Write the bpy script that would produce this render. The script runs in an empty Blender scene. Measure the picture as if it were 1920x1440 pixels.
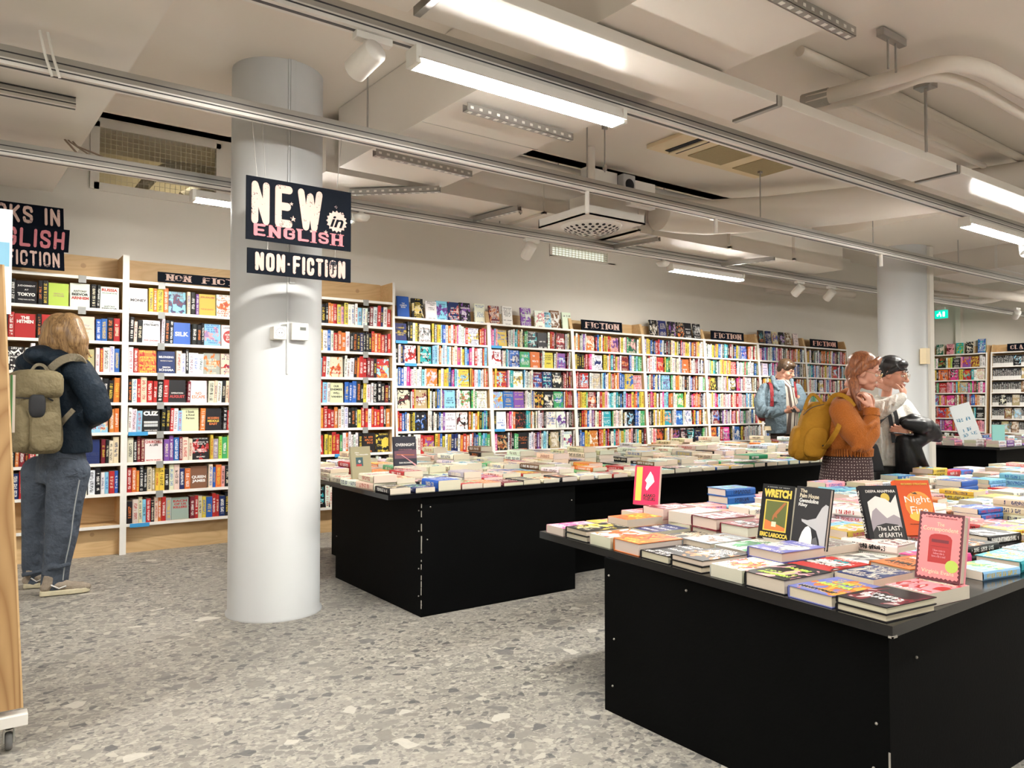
import bpy, bmesh, math, random
from mathutils import Vector, Matrix, Quaternion

S = bpy.context.scene
COL = S.collection
R = math.radians

# ---------------------------------------------------------------- camera
FPX, CAMH, YAW = 1430.0, 1.25, R(54.3)
PITCH = math.atan(37.0 / FPX)
F0 = Vector((math.cos(YAW), math.sin(YAW), 0)); RT = Vector((math.sin(YAW), -math.cos(YAW), 0)); UP = Vector((0, 0, 1))
FW = F0 * math.cos(PITCH) + UP * math.sin(PITCH); UV_ = UP * math.cos(PITCH) - F0 * math.sin(PITCH)
CAM = Vector((0, 0, CAMH))
cd = bpy.data.cameras.new('camera'); cam = bpy.data.objects.new('camera', cd); COL.objects.link(cam)
cd.sensor_fit = 'HORIZONTAL'; cd.sensor_width = 36.0; cd.lens = FPX * 36.0 / 1920.0
cd.clip_start = 0.05; cd.clip_end = 100
cam.matrix_world = Matrix.Translation(CAM) @ Matrix((RT, UV_, -FW)).transposed().to_4x4()
S.camera = cam

def ray(px, py): return FW + RT * ((px - 960) / FPX) - UV_ * ((py - 720) / FPX)
def atz(px, py, z): d = ray(px, py); return CAM + d * ((z - CAMH) / d.z)
def aty(px, py, Y): d = ray(px, py); return CAM + d * (Y / d.y)
def atd(px, py, dep): return CAM + ray(px, py) * dep
def proj(p):
    v = Vector(p) - CAM; z = v.dot(FW)
    if z < .05: return (-9999, -9999, z)
    return (960 + FPX * v.dot(RT) / z, 720 - FPX * v.dot(UV_) / z, z)

# ---------------------------------------------------------------- world, exposure
S.view_settings.view_transform = 'Standard'; S.view_settings.look = 'None'
S.view_settings.gamma = 1.0; S.view_settings.use_curve_mapping = False
S.view_settings.exposure = 0.80
W = bpy.data.worlds.new('world'); S.world = W; W.use_nodes = True
W.node_tree.nodes['Background'].inputs[0].default_value = (1.0, .95, .88, 1)
W.node_tree.nodes['Background'].inputs[1].default_value = 0.15
TUBE_POWER = 125.0      # emission strength of the tube lamps
SPOT_W = 38.0
try:
    S.cycles.use_denoising = True
    S.cycles.max_bounces = 5; S.cycles.diffuse_bounces = 4; S.cycles.glossy_bounces = 2
    S.cycles.use_adaptive_sampling = True; S.cycles.adaptive_threshold = .035
    S.cycles.transmission_bounces = 4; S.cycles.transparent_max_bounces = 6
    S.cycles.caustics_reflective = False; S.cycles.caustics_refractive = False
    S.cycles.sample_clamp_indirect = 6.0
except Exception: pass

# ---------------------------------------------------------------- tagging
def tag(o, label=None, cat=None, group=None, kind=None):
    if label: o['label'] = label
    if cat: o['category'] = cat
    if group: o['group'] = group
    if kind: o['kind'] = kind
    return o
def link(o, parent=None):
    COL.objects.link(o)
    if parent is not None: o.parent = parent
    return o
def empty(name, loc=(0, 0, 0), rz=0.0):
    o = bpy.data.objects.new(name, None); o.empty_display_size = .1
    o.location = loc; o.rotation_euler = (0, 0, rz); return link(o)
ORD = ('first second third fourth fifth sixth seventh eighth ninth tenth eleventh twelfth thirteenth fourteenth fifteenth sixteenth '
       'seventeenth eighteenth nineteenth twentieth').split()
def ordw(i):
    if i < 20: return ORD[i]
    t = {2: 'twenty', 3: 'thirty', 4: 'forty', 5: 'fifty'}[(i + 1) // 10]
    r = (i + 1) % 10
    return (t[:-1] + 'ieth') if r == 0 else t + '-' + ORD[r - 1]

# ---------------------------------------------------------------- materials
def nt_new(name):
    m = bpy.data.materials.new(name); m.use_nodes = True; nt = m.node_tree
    b = nt.nodes['Principled BSDF']; return m, nt, b
def N(nt, t, **kw):
    n = nt.nodes.new(t)
    for k, v in kw.items():
        if k.startswith('i_'):
            key = k[2:]; key = int(key) if key.isdigit() else key
            n.inputs[key].default_value = v
        else: setattr(n, k, v)
    return n
def L(nt, a, b): nt.links.new(a, b)
def mth(nt, op, a, b=None, c=None):
    n = nt.nodes.new('ShaderNodeMath'); n.operation = op
    for i, v in enumerate((a, b, c)):
        if v is None: continue
        if isinstance(v, (int, float)): n.inputs[i].default_value = v
        else: nt.links.new(v, n.inputs[i])
    return n.outputs[0]
def mixc(nt, f, a, b):
    n = nt.nodes.new('ShaderNodeMix'); n.data_type = 'RGBA'
    for i, v in ((0, f), (6, a), (7, b)):
        if isinstance(v, (int, float)): n.inputs[i].default_value = v
        elif isinstance(v, tuple): n.inputs[i].default_value = (v + (1,))[:4]
        else: nt.links.new(v, n.inputs[i])
    return n.outputs[2]
MATS = {}
def mat(name, col, rough=.6, metal=0.0, var=.06, scale=6.0, bump=0.0, bscale=60.0, spec=.5, alpha=None, emit=None, coat=0):
    if name in MATS: return MATS[name]
    m, nt, b = nt_new(name)
    tc = N(nt, 'ShaderNodeTexCoord')
    nz = N(nt, 'ShaderNodeTexNoise', i_Scale=scale, i_Detail=3.0); L(nt, tc.outputs['Object'], nz.inputs['Vector'])
    f = mth(nt, 'MULTIPLY_ADD', nz.outputs['Fac'], 2 * var, 1 - var)
    v = N(nt, 'ShaderNodeVectorMath', operation='SCALE'); v.inputs[0].default_value = col[:3]; L(nt, f, v.inputs['Scale'])
    L(nt, v.outputs[0], b.inputs['Base Color'])
    b.inputs['Roughness'].default_value = rough; b.inputs['Metallic'].default_value = metal
    b.inputs['Specular IOR Level'].default_value = spec
    if coat: b.inputs['Coat Weight'].default_value = coat; b.inputs['Coat Roughness'].default_value = .1
    if bump:
        n2 = N(nt, 'ShaderNodeTexNoise', i_Scale=bscale, i_Detail=4.0); L(nt, tc.outputs['Object'], n2.inputs['Vector'])
        bp = N(nt, 'ShaderNodeBump', i_Strength=bump, i_Distance=.01); L(nt, n2.outputs['Fac'], bp.inputs['Height']); L(nt, bp.outputs[0], b.inputs['Normal'])
    if alpha is not None: b.inputs['Alpha'].default_value = alpha
    if emit: b.inputs['Emission Color'].default_value = emit[:3] + (1,); b.inputs['Emission Strength'].default_value = emit[3]
    MATS[name] = m; return m

def m_terrazzo():
    m, nt, b = nt_new('terrazzo_floor')
    tc = N(nt, 'ShaderNodeTexCoord'); P = tc.outputs['Object']
    wn = N(nt, 'ShaderNodeTexNoise', i_Scale=14.0, i_Detail=2.0); L(nt, P, wn.inputs['Vector'])
    big = N(nt, 'ShaderNodeTexNoise', i_Scale=1.3, i_Detail=5.0); L(nt, P, big.inputs['Vector'])
    fine = N(nt, 'ShaderNodeTexNoise', i_Scale=70.0, i_Detail=5.0, i_Roughness=.75); L(nt, P, fine.inputs['Vector'])
    base = mixc(nt, mth(nt, 'MULTIPLY_ADD', big.outputs['Fac'], 2.6, -.8), (0.183, 0.172, 0.156), (0.283, 0.267, 0.240))
    base = mixc(nt, mth(nt, 'MULTIPLY_ADD', fine.outputs['Fac'], 2.6, -.95), base, (0.431, 0.403, 0.352))
    def chips(scale, thr, edge, cols, base, amp, off, f0=.85):
        wv = N(nt, 'ShaderNodeVectorMath', operation='MULTIPLY_ADD'); L(nt, wn.outputs['Color'], wv.inputs[0]); wv.inputs[1].default_value = (amp, amp * .6, 0)
        mp = N(nt, 'ShaderNodeMapping'); mp.inputs['Location'].default_value = off; mp.inputs['Scale'].default_value = (1.0, 1.25, 0); mp.inputs['Rotation'].default_value = (0, 0, off[0]); L(nt, P, mp.inputs[0]); L(nt, mp.outputs[0], wv.inputs[2])
        v = N(nt, 'ShaderNodeTexVoronoi', voronoi_dimensions='2D', i_Scale=scale); L(nt, wv.outputs[0], v.inputs['Vector'])
        e = N(nt, 'ShaderNodeTexVoronoi', voronoi_dimensions='2D', feature='DISTANCE_TO_EDGE', i_Scale=scale); L(nt, wv.outputs[0], e.inputs['Vector'])
        sx = N(nt, 'ShaderNodeSeparateColor'); L(nt, v.outputs['Color'], sx.inputs[0])
        on = mth(nt, 'LESS_THAN', sx.outputs[1], thr)
        inn = mth(nt, 'GREATER_THAN', e.outputs['Distance'], mth(nt, 'MULTIPLY_ADD', sx.outputs[2], edge, edge * .45))
        cr = N(nt, 'ShaderNodeValToRGB'); cr.color_ramp.interpolation = 'CONSTANT'
        el_ = cr.color_ramp.elements
        for i, c in enumerate(cols):
            if i == 1: el_.remove(el_[1])
            el = el_[0] if i == 0 else el_.new(i / len(cols))
            el.color = c + (1,)
        L(nt, sx.outputs[0], cr.inputs[0])
        return mixc(nt, mth(nt, 'MULTIPLY', mth(nt, 'MULTIPLY', on, inn), f0), base, cr.outputs[0])
    c = chips(85, .5, .06, [(0.220, 0.206, 0.183), (0.403, 0.375, 0.325), (0.137, 0.133, 0.129), (0.329, 0.306, 0.266), (0.476, 0.449, 0.385)], base, .01, (3, 1, 0), .7)
    c = chips(38, .45, .10, [(0.229, 0.215, 0.192), (0.385, 0.358, 0.312), (0.100, 0.099, 0.099), (0.183, 0.174, 0.165), (0.439, 0.416, 0.358), (0.302, 0.283, 0.247)], c, .02, (1, 5, 0), .8)
    c = chips(21, .27, .12, [(0.210, 0.197, 0.179), (0.312, 0.289, 0.256), (0.092, 0.092, 0.094), (0.229, 0.215, 0.192), (0.458, 0.435, 0.375), (0.192, 0.183, 0.169)], c, .03, (7, 2, 0))
    c = chips(11, .12, .15, [(0.220, 0.206, 0.183), (0.283, 0.266, 0.233), (0.156, 0.152, 0.146), (0.531, 0.508, 0.449), (0.238, 0.225, 0.202), (0.202, 0.192, 0.179)], c, .05, (2, 9, 0))
    L(nt, c, b.inputs['Base Color'])
    L(nt, mth(nt, 'MULTIPLY_ADD', fine.outputs['Fac'], .25, .34), b.inputs['Roughness'])
    b.inputs['Specular IOR Level'].default_value = .35
    return m
def m_plywood(name, c1, c2, scale=1.0, axis='X', knots=True, sharp=False):
    m, nt, b = nt_new(name)
    tc = N(nt, 'ShaderNodeTexCoord')
    mp = N(nt, 'ShaderNodeMapping'); L(nt, tc.outputs['Object'], mp.inputs[0])
    s = {'X': (.35, 1.6, 1.6), 'Z': (1.6, 1.6, .3)}[axis]
    mp.inputs['Scale'].default_value = tuple(v * scale for v in s)
    nz = N(nt, 'ShaderNodeTexNoise', i_Scale=2.2, i_Detail=2.0, i_Distortion=.6); L(nt, mp.outputs[0], nz.inputs['Vector'])
    rings = mth(nt, 'FRACT', mth(nt, 'MULTIPLY', nz.outputs['Fac'], 26.0 if sharp else 14.0))
    tri = mth(nt, 'ABSOLUTE', mth(nt, 'SUBTRACT', rings, .5))
    f = mth(nt, 'POWER', mth(nt, 'MULTIPLY', tri, 2.0), 2.2 if sharp else 1.4)
    fib = N(nt, 'ShaderNodeTexNoise', i_Scale=30.0, i_Detail=4.0); L(nt, mp.outputs[0], fib.inputs['Vector'])
    c = mixc(nt, mth(nt, 'MULTIPLY', f, .8 if sharp else .45), c1, c2)
    c = mixc(nt, mth(nt, 'MULTIPLY', fib.outputs['Fac'], .25), c, tuple(x * .75 for x in c2))
    if knots:
        v = N(nt, 'ShaderNodeTexVoronoi', i_Scale=2.6); L(nt, tc.outputs['Object'], v.inputs['Vector'])
        k = mth(nt, 'LESS_THAN', v.outputs['Distance'], .055); k2 = mth(nt, 'LESS_THAN', v.outputs['Distance'], .035)
        c = mixc(nt, mth(nt, 'MULTIPLY', k, .45), c, (.30, .16, .07)); c = mixc(nt, mth(nt, 'MULTIPLY', k2, .3), c, (.42, .26, .13))
    L(nt, c, b.inputs['Base Color']); b.inputs['Roughness'].default_value = .55
    return m
M_FLOOR = m_terrazzo()
M_PLY = m_plywood('birch_plywood', (.68, .47, .245), (.52, .32, .14))
M_PLYD = m_plywood('pine_plywood', (.48, .295, .13), (.28, .135, .045), axis='Z', sharp=True, knots=False)
M_WALL = mat('warm_white_wall_paint', (.74, .705, .64), .75, var=.02, bump=.05)
M_CEIL = mat('ceiling_paint', (.78, .72, .645), .7, var=.03, scale=1.2, bump=.08, bscale=20)
M_COLUMN = mat('column_paint', (.55, .565, .575), .5, var=.015)
M_DUCT = mat('duct_paint', (.75, .70, .635), .5, var=.03, scale=2.0)
M_SHINY = mat('lacquered_panel', (.75, .71, .65), .28, var=.05, scale=3.0)
M_ALU = mat('aluminium_rail', (.50, .495, .48), .28, .8, var=.05)
M_ALUD = mat('dark_rail_slot', (.06, .06, .065), .4, .3)
M_WHITE = mat('white_lacquer', (.82, .80, .76), .4)
M_WHITEM = mat('white_metal', (.78, .76, .72), .35, .1)
M_STEEL = mat('galvanised_steel', (.42, .41, .39), .35, .8, var=.1, scale=25)
M_VOID = mat('dark_void', (.012, .013, .017), .9)
M_CREAM = mat('aged_cream_plastic', (.75, .62, .40), .5)
M_GRILL = mat('dusty_grille', (.36, .29, .155), .7, var=.12, scale=80, bump=.5, bscale=300)
M_BLACK = mat('black_stained_board', (.0016, .0018, .002), .6, var=.3, scale=3, bump=.05, bscale=90, spec=.06)
M_BTOP = mat('black_table_top', (.006, .006, .007), .16, var=.2, scale=4, spec=.4)
M_CHIP = mat('chipped_edge', (.30, .28, .25), .7)
M_SIGN = mat('black_sign_board', (.003, .005, .010), .6, var=.3, spec=.06)
M_PINKA = None
M_ACRYL = mat('clear_acrylic', (.9, .95, .95), .05, alpha=.12)
M_LAMP = mat('lamp_diffuser', (1, 1, 1), .4, emit=(1.0, .97, .90, TUBE_POWER))
M_PLAST = mat('off_white_plastic', (.80, .79, .74), .4)

# ---------------------------------------------------------------- mesh helpers
class MB:
    """collects shapes into one mesh object"""
    def __init__(s): s.v = []; s.f = []; s.m = []; s.sm = []
    def add(s, vs, fs, mi=0, smooth=False):
        o = len(s.v); s.v += [tuple(v) for v in vs]
        for f in fs: s.f.append(tuple(i + o for i in f)); s.m.append(mi); s.sm.append(smooth)
        return s
    def box(s, a, b, mi=0, M=None):
        x0, y0, z0 = a; x1, y1, z1 = b
        vs = [(x0, y0, z0), (x1, y0, z0), (x1, y1, z0), (x0, y1, z0), (x0, y0, z1), (x1, y0, z1), (x1, y1, z1), (x0, y1, z1)]
        if M is not None: vs = [M @ Vector(v) for v in vs]
        return s.add(vs, [(0, 3, 2, 1), (4, 5, 6, 7), (0, 1, 5, 4), (1, 2, 6, 5), (2, 3, 7, 6), (3, 0, 4, 7)], mi)
    def prism(s, pts, z0, z1, mi=0, M=None):
        n = len(pts); vs = [(p[0], p[1], z0) for p in pts] + [(p[0], p[1], z1) for p in pts]
        if M is not None: vs = [M @ Vector(v) for v in vs]
        fs = [tuple(range(n - 1, -1, -1)), tuple(range(n, 2 * n))] + [(i, (i + 1) % n, n + (i + 1) % n, n + i) for i in range(n)]
        return s.add(vs, fs, mi)
    def tube(s, pts, r, seg=10, mi=0, caps=True, smooth=True, flat=1.0):
        pts = [Vector(p) for p in pts]; n = len(pts)
        rr = r if isinstance(r, (list, tuple)) else [r] * n
        rings = []; prev = None
        for i, p in enumerate(pts):
            t = (pts[min(i + 1, n - 1)] - pts[max(i - 1, 0)])
            t = t.normalized() if t.length > 1e-9 else Vector((0, 0, 1))
            if prev is None:
                a = t.cross(Vector((0, 0, 1)));
                if a.length < .05: a = t.cross(Vector((1, 0, 0)))
            else: a = prev - t * prev.dot(t)
            a.normalize(); prev = a; b = t.cross(a)
            rings.append([p + (a * math.cos(k * 2 * math.pi / seg) + b * (math.sin(k * 2 * math.pi / seg) * flat)) * rr[i] for k in range(seg)])
        vs = [v for r_ in rings for v in r_]
        fs = [(i * seg + k, i * seg + (k + 1) % seg, (i + 1) * seg + (k + 1) % seg, (i + 1) * seg + k) for i in range(n - 1) for k in range(seg)]
        s.add(vs, fs, mi, smooth)
        if caps: s.add(rings[0], [tuple(range(seg - 1, -1, -1))], mi); s.add(rings[-1], [tuple(range(seg))], mi)
        return s
    def ball(s, c, r, mi=0, seg=14, rings=9, M=None):
        c = Vector(c); r = Vector(r) if not isinstance(r, (int, float)) else Vector((r, r, r)); Mr = M if M is not None else Matrix.Identity(3)
        vs = []
        for i in range(rings + 1):
            th = math.pi * i / rings
            for k in range(seg):
                ph = 2 * math.pi * k / seg
                vs.append(c + Mr @ Vector((r.x * math.sin(th) * math.cos(ph), r.y * math.sin(th) * math.sin(ph), r.z * math.cos(th))))
        fs = [(i * seg + k, (i + 1) * seg + k, (i + 1) * seg + (k + 1) % seg, i * seg + (k + 1) % seg) for i in range(rings) for k in range(seg)]
        return s.add(vs, fs, mi, True)
    def lathe(s, c, prof, seg=24, mi=0, M=None):
        c = Vector(c); vs = []
        for (r, z) in prof:
            for k in range(seg):
                p = Vector((r * math.cos(2 * math.pi * k / seg), r * math.sin(2 * math.pi * k / seg), z))
                vs.append(c + (M @ p if M is not None else p))
        n = len(prof)
        fs = [(i * seg + k, i * seg + (k + 1) % seg, (i + 1) * seg + (k + 1) % seg, (i + 1) * seg + k) for i in range(n - 1) for k in range(seg)]
        return s.add(vs, fs, mi, True)
    def mesh(s, name, mats):
        me = bpy.data.meshes.new(name); me.from_pydata(s.v, [], s.f)
        for m in (mats if isinstance(mats, (list, tuple)) else [mats]): me.materials.append(m)
        me.polygons.foreach_set('material_index', s.m); me.polygons.foreach_set('use_smooth', s.sm); me.update()
        return me
    def build(s, name, mats, parent=None, bevel=0.0, loc=None):
        me = s.mesh(name, mats)
        if loc is not None:
            me.transform(Matrix.Translation(-Vector(loc)))
        if bevel:
            bm = bmesh.new(); bm.from_mesh(me); bmesh.ops.remove_doubles(bm, verts=bm.verts, dist=1e-6)
            es = [e for e in bm.edges if len(e.link_faces) == 2 and e.calc_face_angle(0) > .6]
            bmesh.ops.bevel(bm, geom=es, offset=bevel, segments=2, profile=.5, affect='EDGES'); bm.to_mesh(me); bm.free()
        o = bpy.data.objects.new(name, me)
        if loc is not None: o.location = loc
        return link(o, parent)

def basis(o, x, y, z=None):
    x = Vector(x).normalized(); y = Vector(y); y = (y - x * y.dot(x)).normalized(); z = x.cross(y)
    return Matrix.Translation(Vector(o)) @ Matrix((x, y, z)).transposed().to_4x4()

def text_mesh(txt, size, bold=0.0, ext=.001, sx=1.0, align='CENTER', spacing=1.0, shear=0.0, linesp=.9):
    cu = bpy.data.curves.new('lettering', 'FONT'); cu.body = txt; cu.size = size; cu.extrude = ext; cu.offset = bold * size
    cu.align_x = align; cu.align_y = 'CENTER'; cu.space_character = spacing; cu.shear = shear; cu.space_line = linesp; cu.resolution_u = 3
    ob = bpy.data.objects.new('lettering', cu); COL.objects.link(ob)
    bpy.context.view_layer.update()
    me = bpy.data.meshes.new_from_object(ob.evaluated_get(bpy.context.evaluated_depsgraph_get()))
    bpy.data.objects.remove(ob); bpy.data.curves.remove(cu)
    if sx != 1.0: me.transform(Matrix.Diagonal((sx, 1, 1, 1)))
    return me
def fit_text(txt, w, h, bold=0.0, ext=.001, **kw):
    """lettering stretched to a width and height, centred on its own origin"""
    me = text_mesh(txt, 1.0, bold, 0.001, **kw)
    xs = [v.co.x for v in me.vertices]; ys = [v.co.y for v in me.vertices]
    if not xs: return me
    dx, dy = max(xs) - min(xs), max(ys) - min(ys)
    me.transform(Matrix.Translation((-(max(xs) + min(xs)) / 2, -(max(ys) + min(ys)) / 2, 0)))
    me.transform(Matrix.Diagonal((w / dx, h / dy, ext / .001, 1)))
    return me
def put(me, name, m, M, parent=None):
    me.materials.clear(); me.materials.append(m)
    me.transform(M); me.name = name
    o = bpy.data.objects.new(name, me); return link(o, parent)
GLYPH = {'N': [[(0,0),(0,1)],[(0,1),(1,0)],[(1,0),(1,1)]], 'E': [[(1,1),(0,1),(0,0),(1,0)],[(0,.5),(.85,.5)]], 'W': [[(0,1),(.27,0),(.5,.9),(.73,0),(1,1)]], 'F': [[(0,0),(0,1),(1,1)],[(0,.52),(.85,.52)]],
 'O': [[(0,.2),(0,.8),(.15,.96),(.5,1),(.85,.96),(1,.8),(1,.2),(.85,.04),(.5,0),(.15,.04),(0,.2)]], 'I': [[(0,0),(0,1)]], 'C': [[(1,.7),(1,.82),(.85,.97),(.5,1),(.15,.96),(0,.8),(0,.2),(.15,.04),(.5,0),(.85,.03),(1,.18),(1,.3)]],
 'T': [[(0,1),(1,1)],[(.5,1),(.5,0)]], 'B': [[(0,0),(0,1),(.7,1),(.95,.85),(.95,.65),(.7,.53),(0,.53)],[(.7,.53),(1,.38),(1,.15),(.75,0),(0,0)]], 'K': [[(0,0),(0,1)],[(1,1),(.05,.45)],[(.3,.62),(1,0)]],
 'S': [[(1,.76),(.9,.95),(.5,1),(.1,.95),(0,.78),(.05,.62),(.95,.38),(1,.22),(.9,.05),(.5,0),(.1,.05),(0,.24)]], 'G': [[(1,.7),(1,.82),(.85,.97),(.5,1),(.15,.96),(0,.8),(0,.2),(.15,.04),(.5,0),(.85,.03),(1,.18),(1,.45),(.6,.45)]],
 'L': [[(0,1),(0,0),(1,0)]], 'H': [[(0,0),(0,1)],[(1,0),(1,1)],[(0,.5),(1,.5)]], 'A': [[(0,0),(.5,1),(1,0)],[(.2,.33),(.8,.33)]], '-': [[(.3,.5),(.7,.5)]], ' ': []}
def sign_text(txt, w, h, st=.2, ext=.002, serif=False, gw=.55, gap=.34, thin=1.0):
    """block letters drawn as thick rounded strokes, fitted to a width and height, centred"""
    x = 0; segs = []; bars = []
    for ch in txt:
        k = {'I': 0, 'W': gw * 1.75, '-': .16, ' ': .25}.get(ch, gw)
        for ln in GLYPH[ch]:
            P = [(x + px * k, py) for px, py in ln]
            for a, b_ in zip(P, P[1:]): segs.append((a, b_))
            if serif and ch not in 'OCSG-':
                for q in (P[0], P[-1]):
                    if q[1] in (0, 1) and not (ch in 'EFL' and q is P[-1] and q[0] > x + .3): bars.append(q)
        x += k + gap + (st * .4)
    r = st / 2; mb = MB()
    for (a, b_) in segs:
        dx, dy = b_[0] - a[0], b_[1] - a[1]; an = math.atan2(dy, dx); rr = r * (thin if (serif and abs(dy) < .3) else 1)
        n = 6; pts = [(b_[0] + rr * math.cos(an - math.pi / 2 + math.pi * i / n), b_[1] + rr * math.sin(an - math.pi / 2 + math.pi * i / n)) for i in range(n + 1)] + [(a[0] + rr * math.cos(an + math.pi / 2 + math.pi * i / n), a[1] + rr * math.sin(an + math.pi / 2 + math.pi * i / n)) for i in range(n + 1)]
        mb.prism(pts, 0, 1 + .04 * len(mb.f) / 16)
    for q in bars: yy = q[1] - r * .2 if q[1] else q[1] - r * .0; mb.box((q[0] - r * 1.9, q[1] - r if q[1] == 0 else q[1] + r * .35, 0), (q[0] + r * 1.9, q[1] - r * .35 if q[1] == 0 else q[1] + r, .9 - .05 * (bars.index(q) % 5)))
    X = [v[0] for v in mb.v]; Y = [v[1] for v in mb.v]; sx, sy = w / (max(X) - min(X)), h / (max(Y) - min(Y)); cx, cy = (max(X) + min(X)) / 2, (max(Y) + min(Y)) / 2
    mb.v = [((v[0] - cx) * sx, (v[1] - cy) * sy, v[2] * ext) for v in mb.v]
    return mb.mesh('lettering', M_PINKA)
def m_distress(name, c, amt=.40):
    m, nt, b = nt_new(name); tc = N(nt, 'ShaderNodeTexCoord')
    a = N(nt, 'ShaderNodeTexNoise', i_Scale=9.0, i_Detail=2.0); L(nt, tc.outputs['Object'], a.inputs['Vector']); n2 = N(nt, 'ShaderNodeTexNoise', i_Scale=110.0, i_Detail=3.0, i_Roughness=.7); L(nt, tc.outputs['Object'], n2.inputs['Vector'])
    f = mth(nt, 'GREATER_THAN', mth(nt, 'MULTIPLY_ADD', a.outputs['Fac'], .55, mth(nt, 'MULTIPLY', n2.outputs['Fac'], .6)), 1.02 - amt)
    L(nt, mixc(nt, f, c, (.02, .02, .03)), b.inputs['Base Color']); b.inputs['Roughness'].default_value = .65; b.inputs['Specular IOR Level'].default_value = .2; return m
def star_pts(cx, cy, r, n=5, inner=.42, rot=90):
    return [(cx + (r if i % 2 == 0 else r * inner) * math.cos(R(rot) + i * math.pi / n), cy + (r if i % 2 == 0 else r * inner) * math.sin(R(rot) + i * math.pi / n)) for i in range(2 * n)]

M_PINKA = m_distress('sign_letter_cream', (.58, .41, .36), .34); M_PINKB = m_distress('sign_letter_pink', (.56, .19, .22), .31)
# ---------------------------------------------------------------- books
def m_print():
    """printed paper: background, art blotches and rows of letter-like marks, all read from each face's own colours"""
    m, nt, b = nt_new('printed_cover')
    A = lambda n: N(nt, 'ShaderNodeAttribute', attribute_name=n)
    col, ink, art, prm = A('Bg'), A('Ink'), A('Art'), A('Prm')
    uv = N(nt, 'ShaderNodeUVMap', uv_map='Text'); sx = N(nt, 'ShaderNodeSeparateXYZ'); L(nt, uv.outputs[0], sx.inputs[0])
    U, V = sx.outputs[0], sx.outputs[1]
    sp = N(nt, 'ShaderNodeSeparateXYZ'); L(nt, prm.outputs['Vector'], sp.inputs[0])
    seed, nu, amt = sp.outputs[0], sp.outputs[1], sp.outputs[2]
    def wn(x, y=None, z=None):
        c = N(nt, 'ShaderNodeCombineXYZ')
        for i, q in enumerate((x, y, z)):
            if q is None: continue
            if isinstance(q, (int, float)): c.inputs[i].default_value = q
            else: L(nt, q, c.inputs[i])
        w = N(nt, 'ShaderNodeTexWhiteNoise', noise_dimensions='3D'); L(nt, c.outputs[0], w.inputs['Vector']); return w.outputs['Value']
    fu, fv = mth(nt, 'FLOOR', U), mth(nt, 'FLOOR', V); ru, rv = mth(nt, 'FRACT', U), mth(nt, 'FRACT', V)
    su = mth(nt, 'FLOOR', mth(nt, 'MULTIPLY', ru, 4.0)); sv = mth(nt, 'FLOOR', mth(nt, 'MULTIPLY', rv, 7.0))
    g = mth(nt, 'GREATER_THAN', wn(mth(nt, 'MULTIPLY_ADD', fu, 4.0, su), mth(nt, 'MULTIPLY_ADD', fv, 8.0, sv), seed), .36)
    inc = mth(nt, 'MULTIPLY', mth(nt, 'LESS_THAN', ru, .76), mth(nt, 'MULTIPLY', mth(nt, 'GREATER_THAN', rv, .15), mth(nt, 'LESS_THAN', rv, .85)))
    line = wn(fv, seed, 3.1); on = mth(nt, 'LESS_THAN', line, amt)
    half = mth(nt, 'MULTIPLY', nu, mth(nt, 'MULTIPLY_ADD', wn(fv, seed, 7.7), .22, .24))
    ins = mth(nt, 'LESS_THAN', mth(nt, 'ABSOLUTE', mth(nt, 'SUBTRACT', U, mth(nt, 'MULTIPLY', nu, .5))), half)
    word = mth(nt, 'LESS_THAN', wn(fu, fv, mth(nt, 'ADD', seed, 5.5)), .86)
    f = mth(nt, 'MULTIPLY', mth(nt, 'MULTIPLY', g, inc), mth(nt, 'MULTIPLY', mth(nt, 'MULTIPLY', on, ins), word))
    uv2 = N(nt, 'ShaderNodeUVMap', uv_map='Face'); s2 = N(nt, 'ShaderNodeSeparateXYZ'); L(nt, uv2.outputs[0], s2.inputs[0])
    c = N(nt, 'ShaderNodeCombineXYZ'); L(nt, s2.outputs[0], c.inputs[0]); L(nt, s2.outputs[1], c.inputs[1]); L(nt, seed, c.inputs[2])
    nz = N(nt, 'ShaderNodeTexNoise', i_Scale=3.2, i_Detail=1.5, i_Distortion=.8); L(nt, c.outputs[0], nz.inputs['Vector'])
    ring = mth(nt, 'ADD', nz.outputs['Fac'], mth(nt, 'MULTIPLY', mth(nt, 'ABSOLUTE', mth(nt, 'SUBTRACT', s2.outputs[1], .5)), -.35))
    sa = N(nt, 'ShaderNodeSeparateXYZ'); L(nt, art.outputs['Vector'], sa.inputs[0])
    arton = mth(nt, 'GREATER_THAN', mth(nt, 'ADD', sa.outputs[0], mth(nt, 'ADD', sa.outputs[1], sa.outputs[2])), .0001)
    af = mth(nt, 'MULTIPLY', mth(nt, 'GREATER_THAN', ring, .47), arton)
    af2 = mth(nt, 'MULTIPLY', mth(nt, 'GREATER_THAN', ring, .57), arton)
    base = mixc(nt, af, col.outputs['Color'], art.outputs['Color']); base = mixc(nt, mth(nt, 'MULTIPLY', af2, .6), base, ink.outputs['Color'])
    out = mixc(nt, f, base, ink.outputs['Color'])
    L(nt, out, b.inputs['Base Color']); b.inputs['Roughness'].default_value = .4; b.inputs['Specular IOR Level'].default_value = .22
    return m
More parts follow.
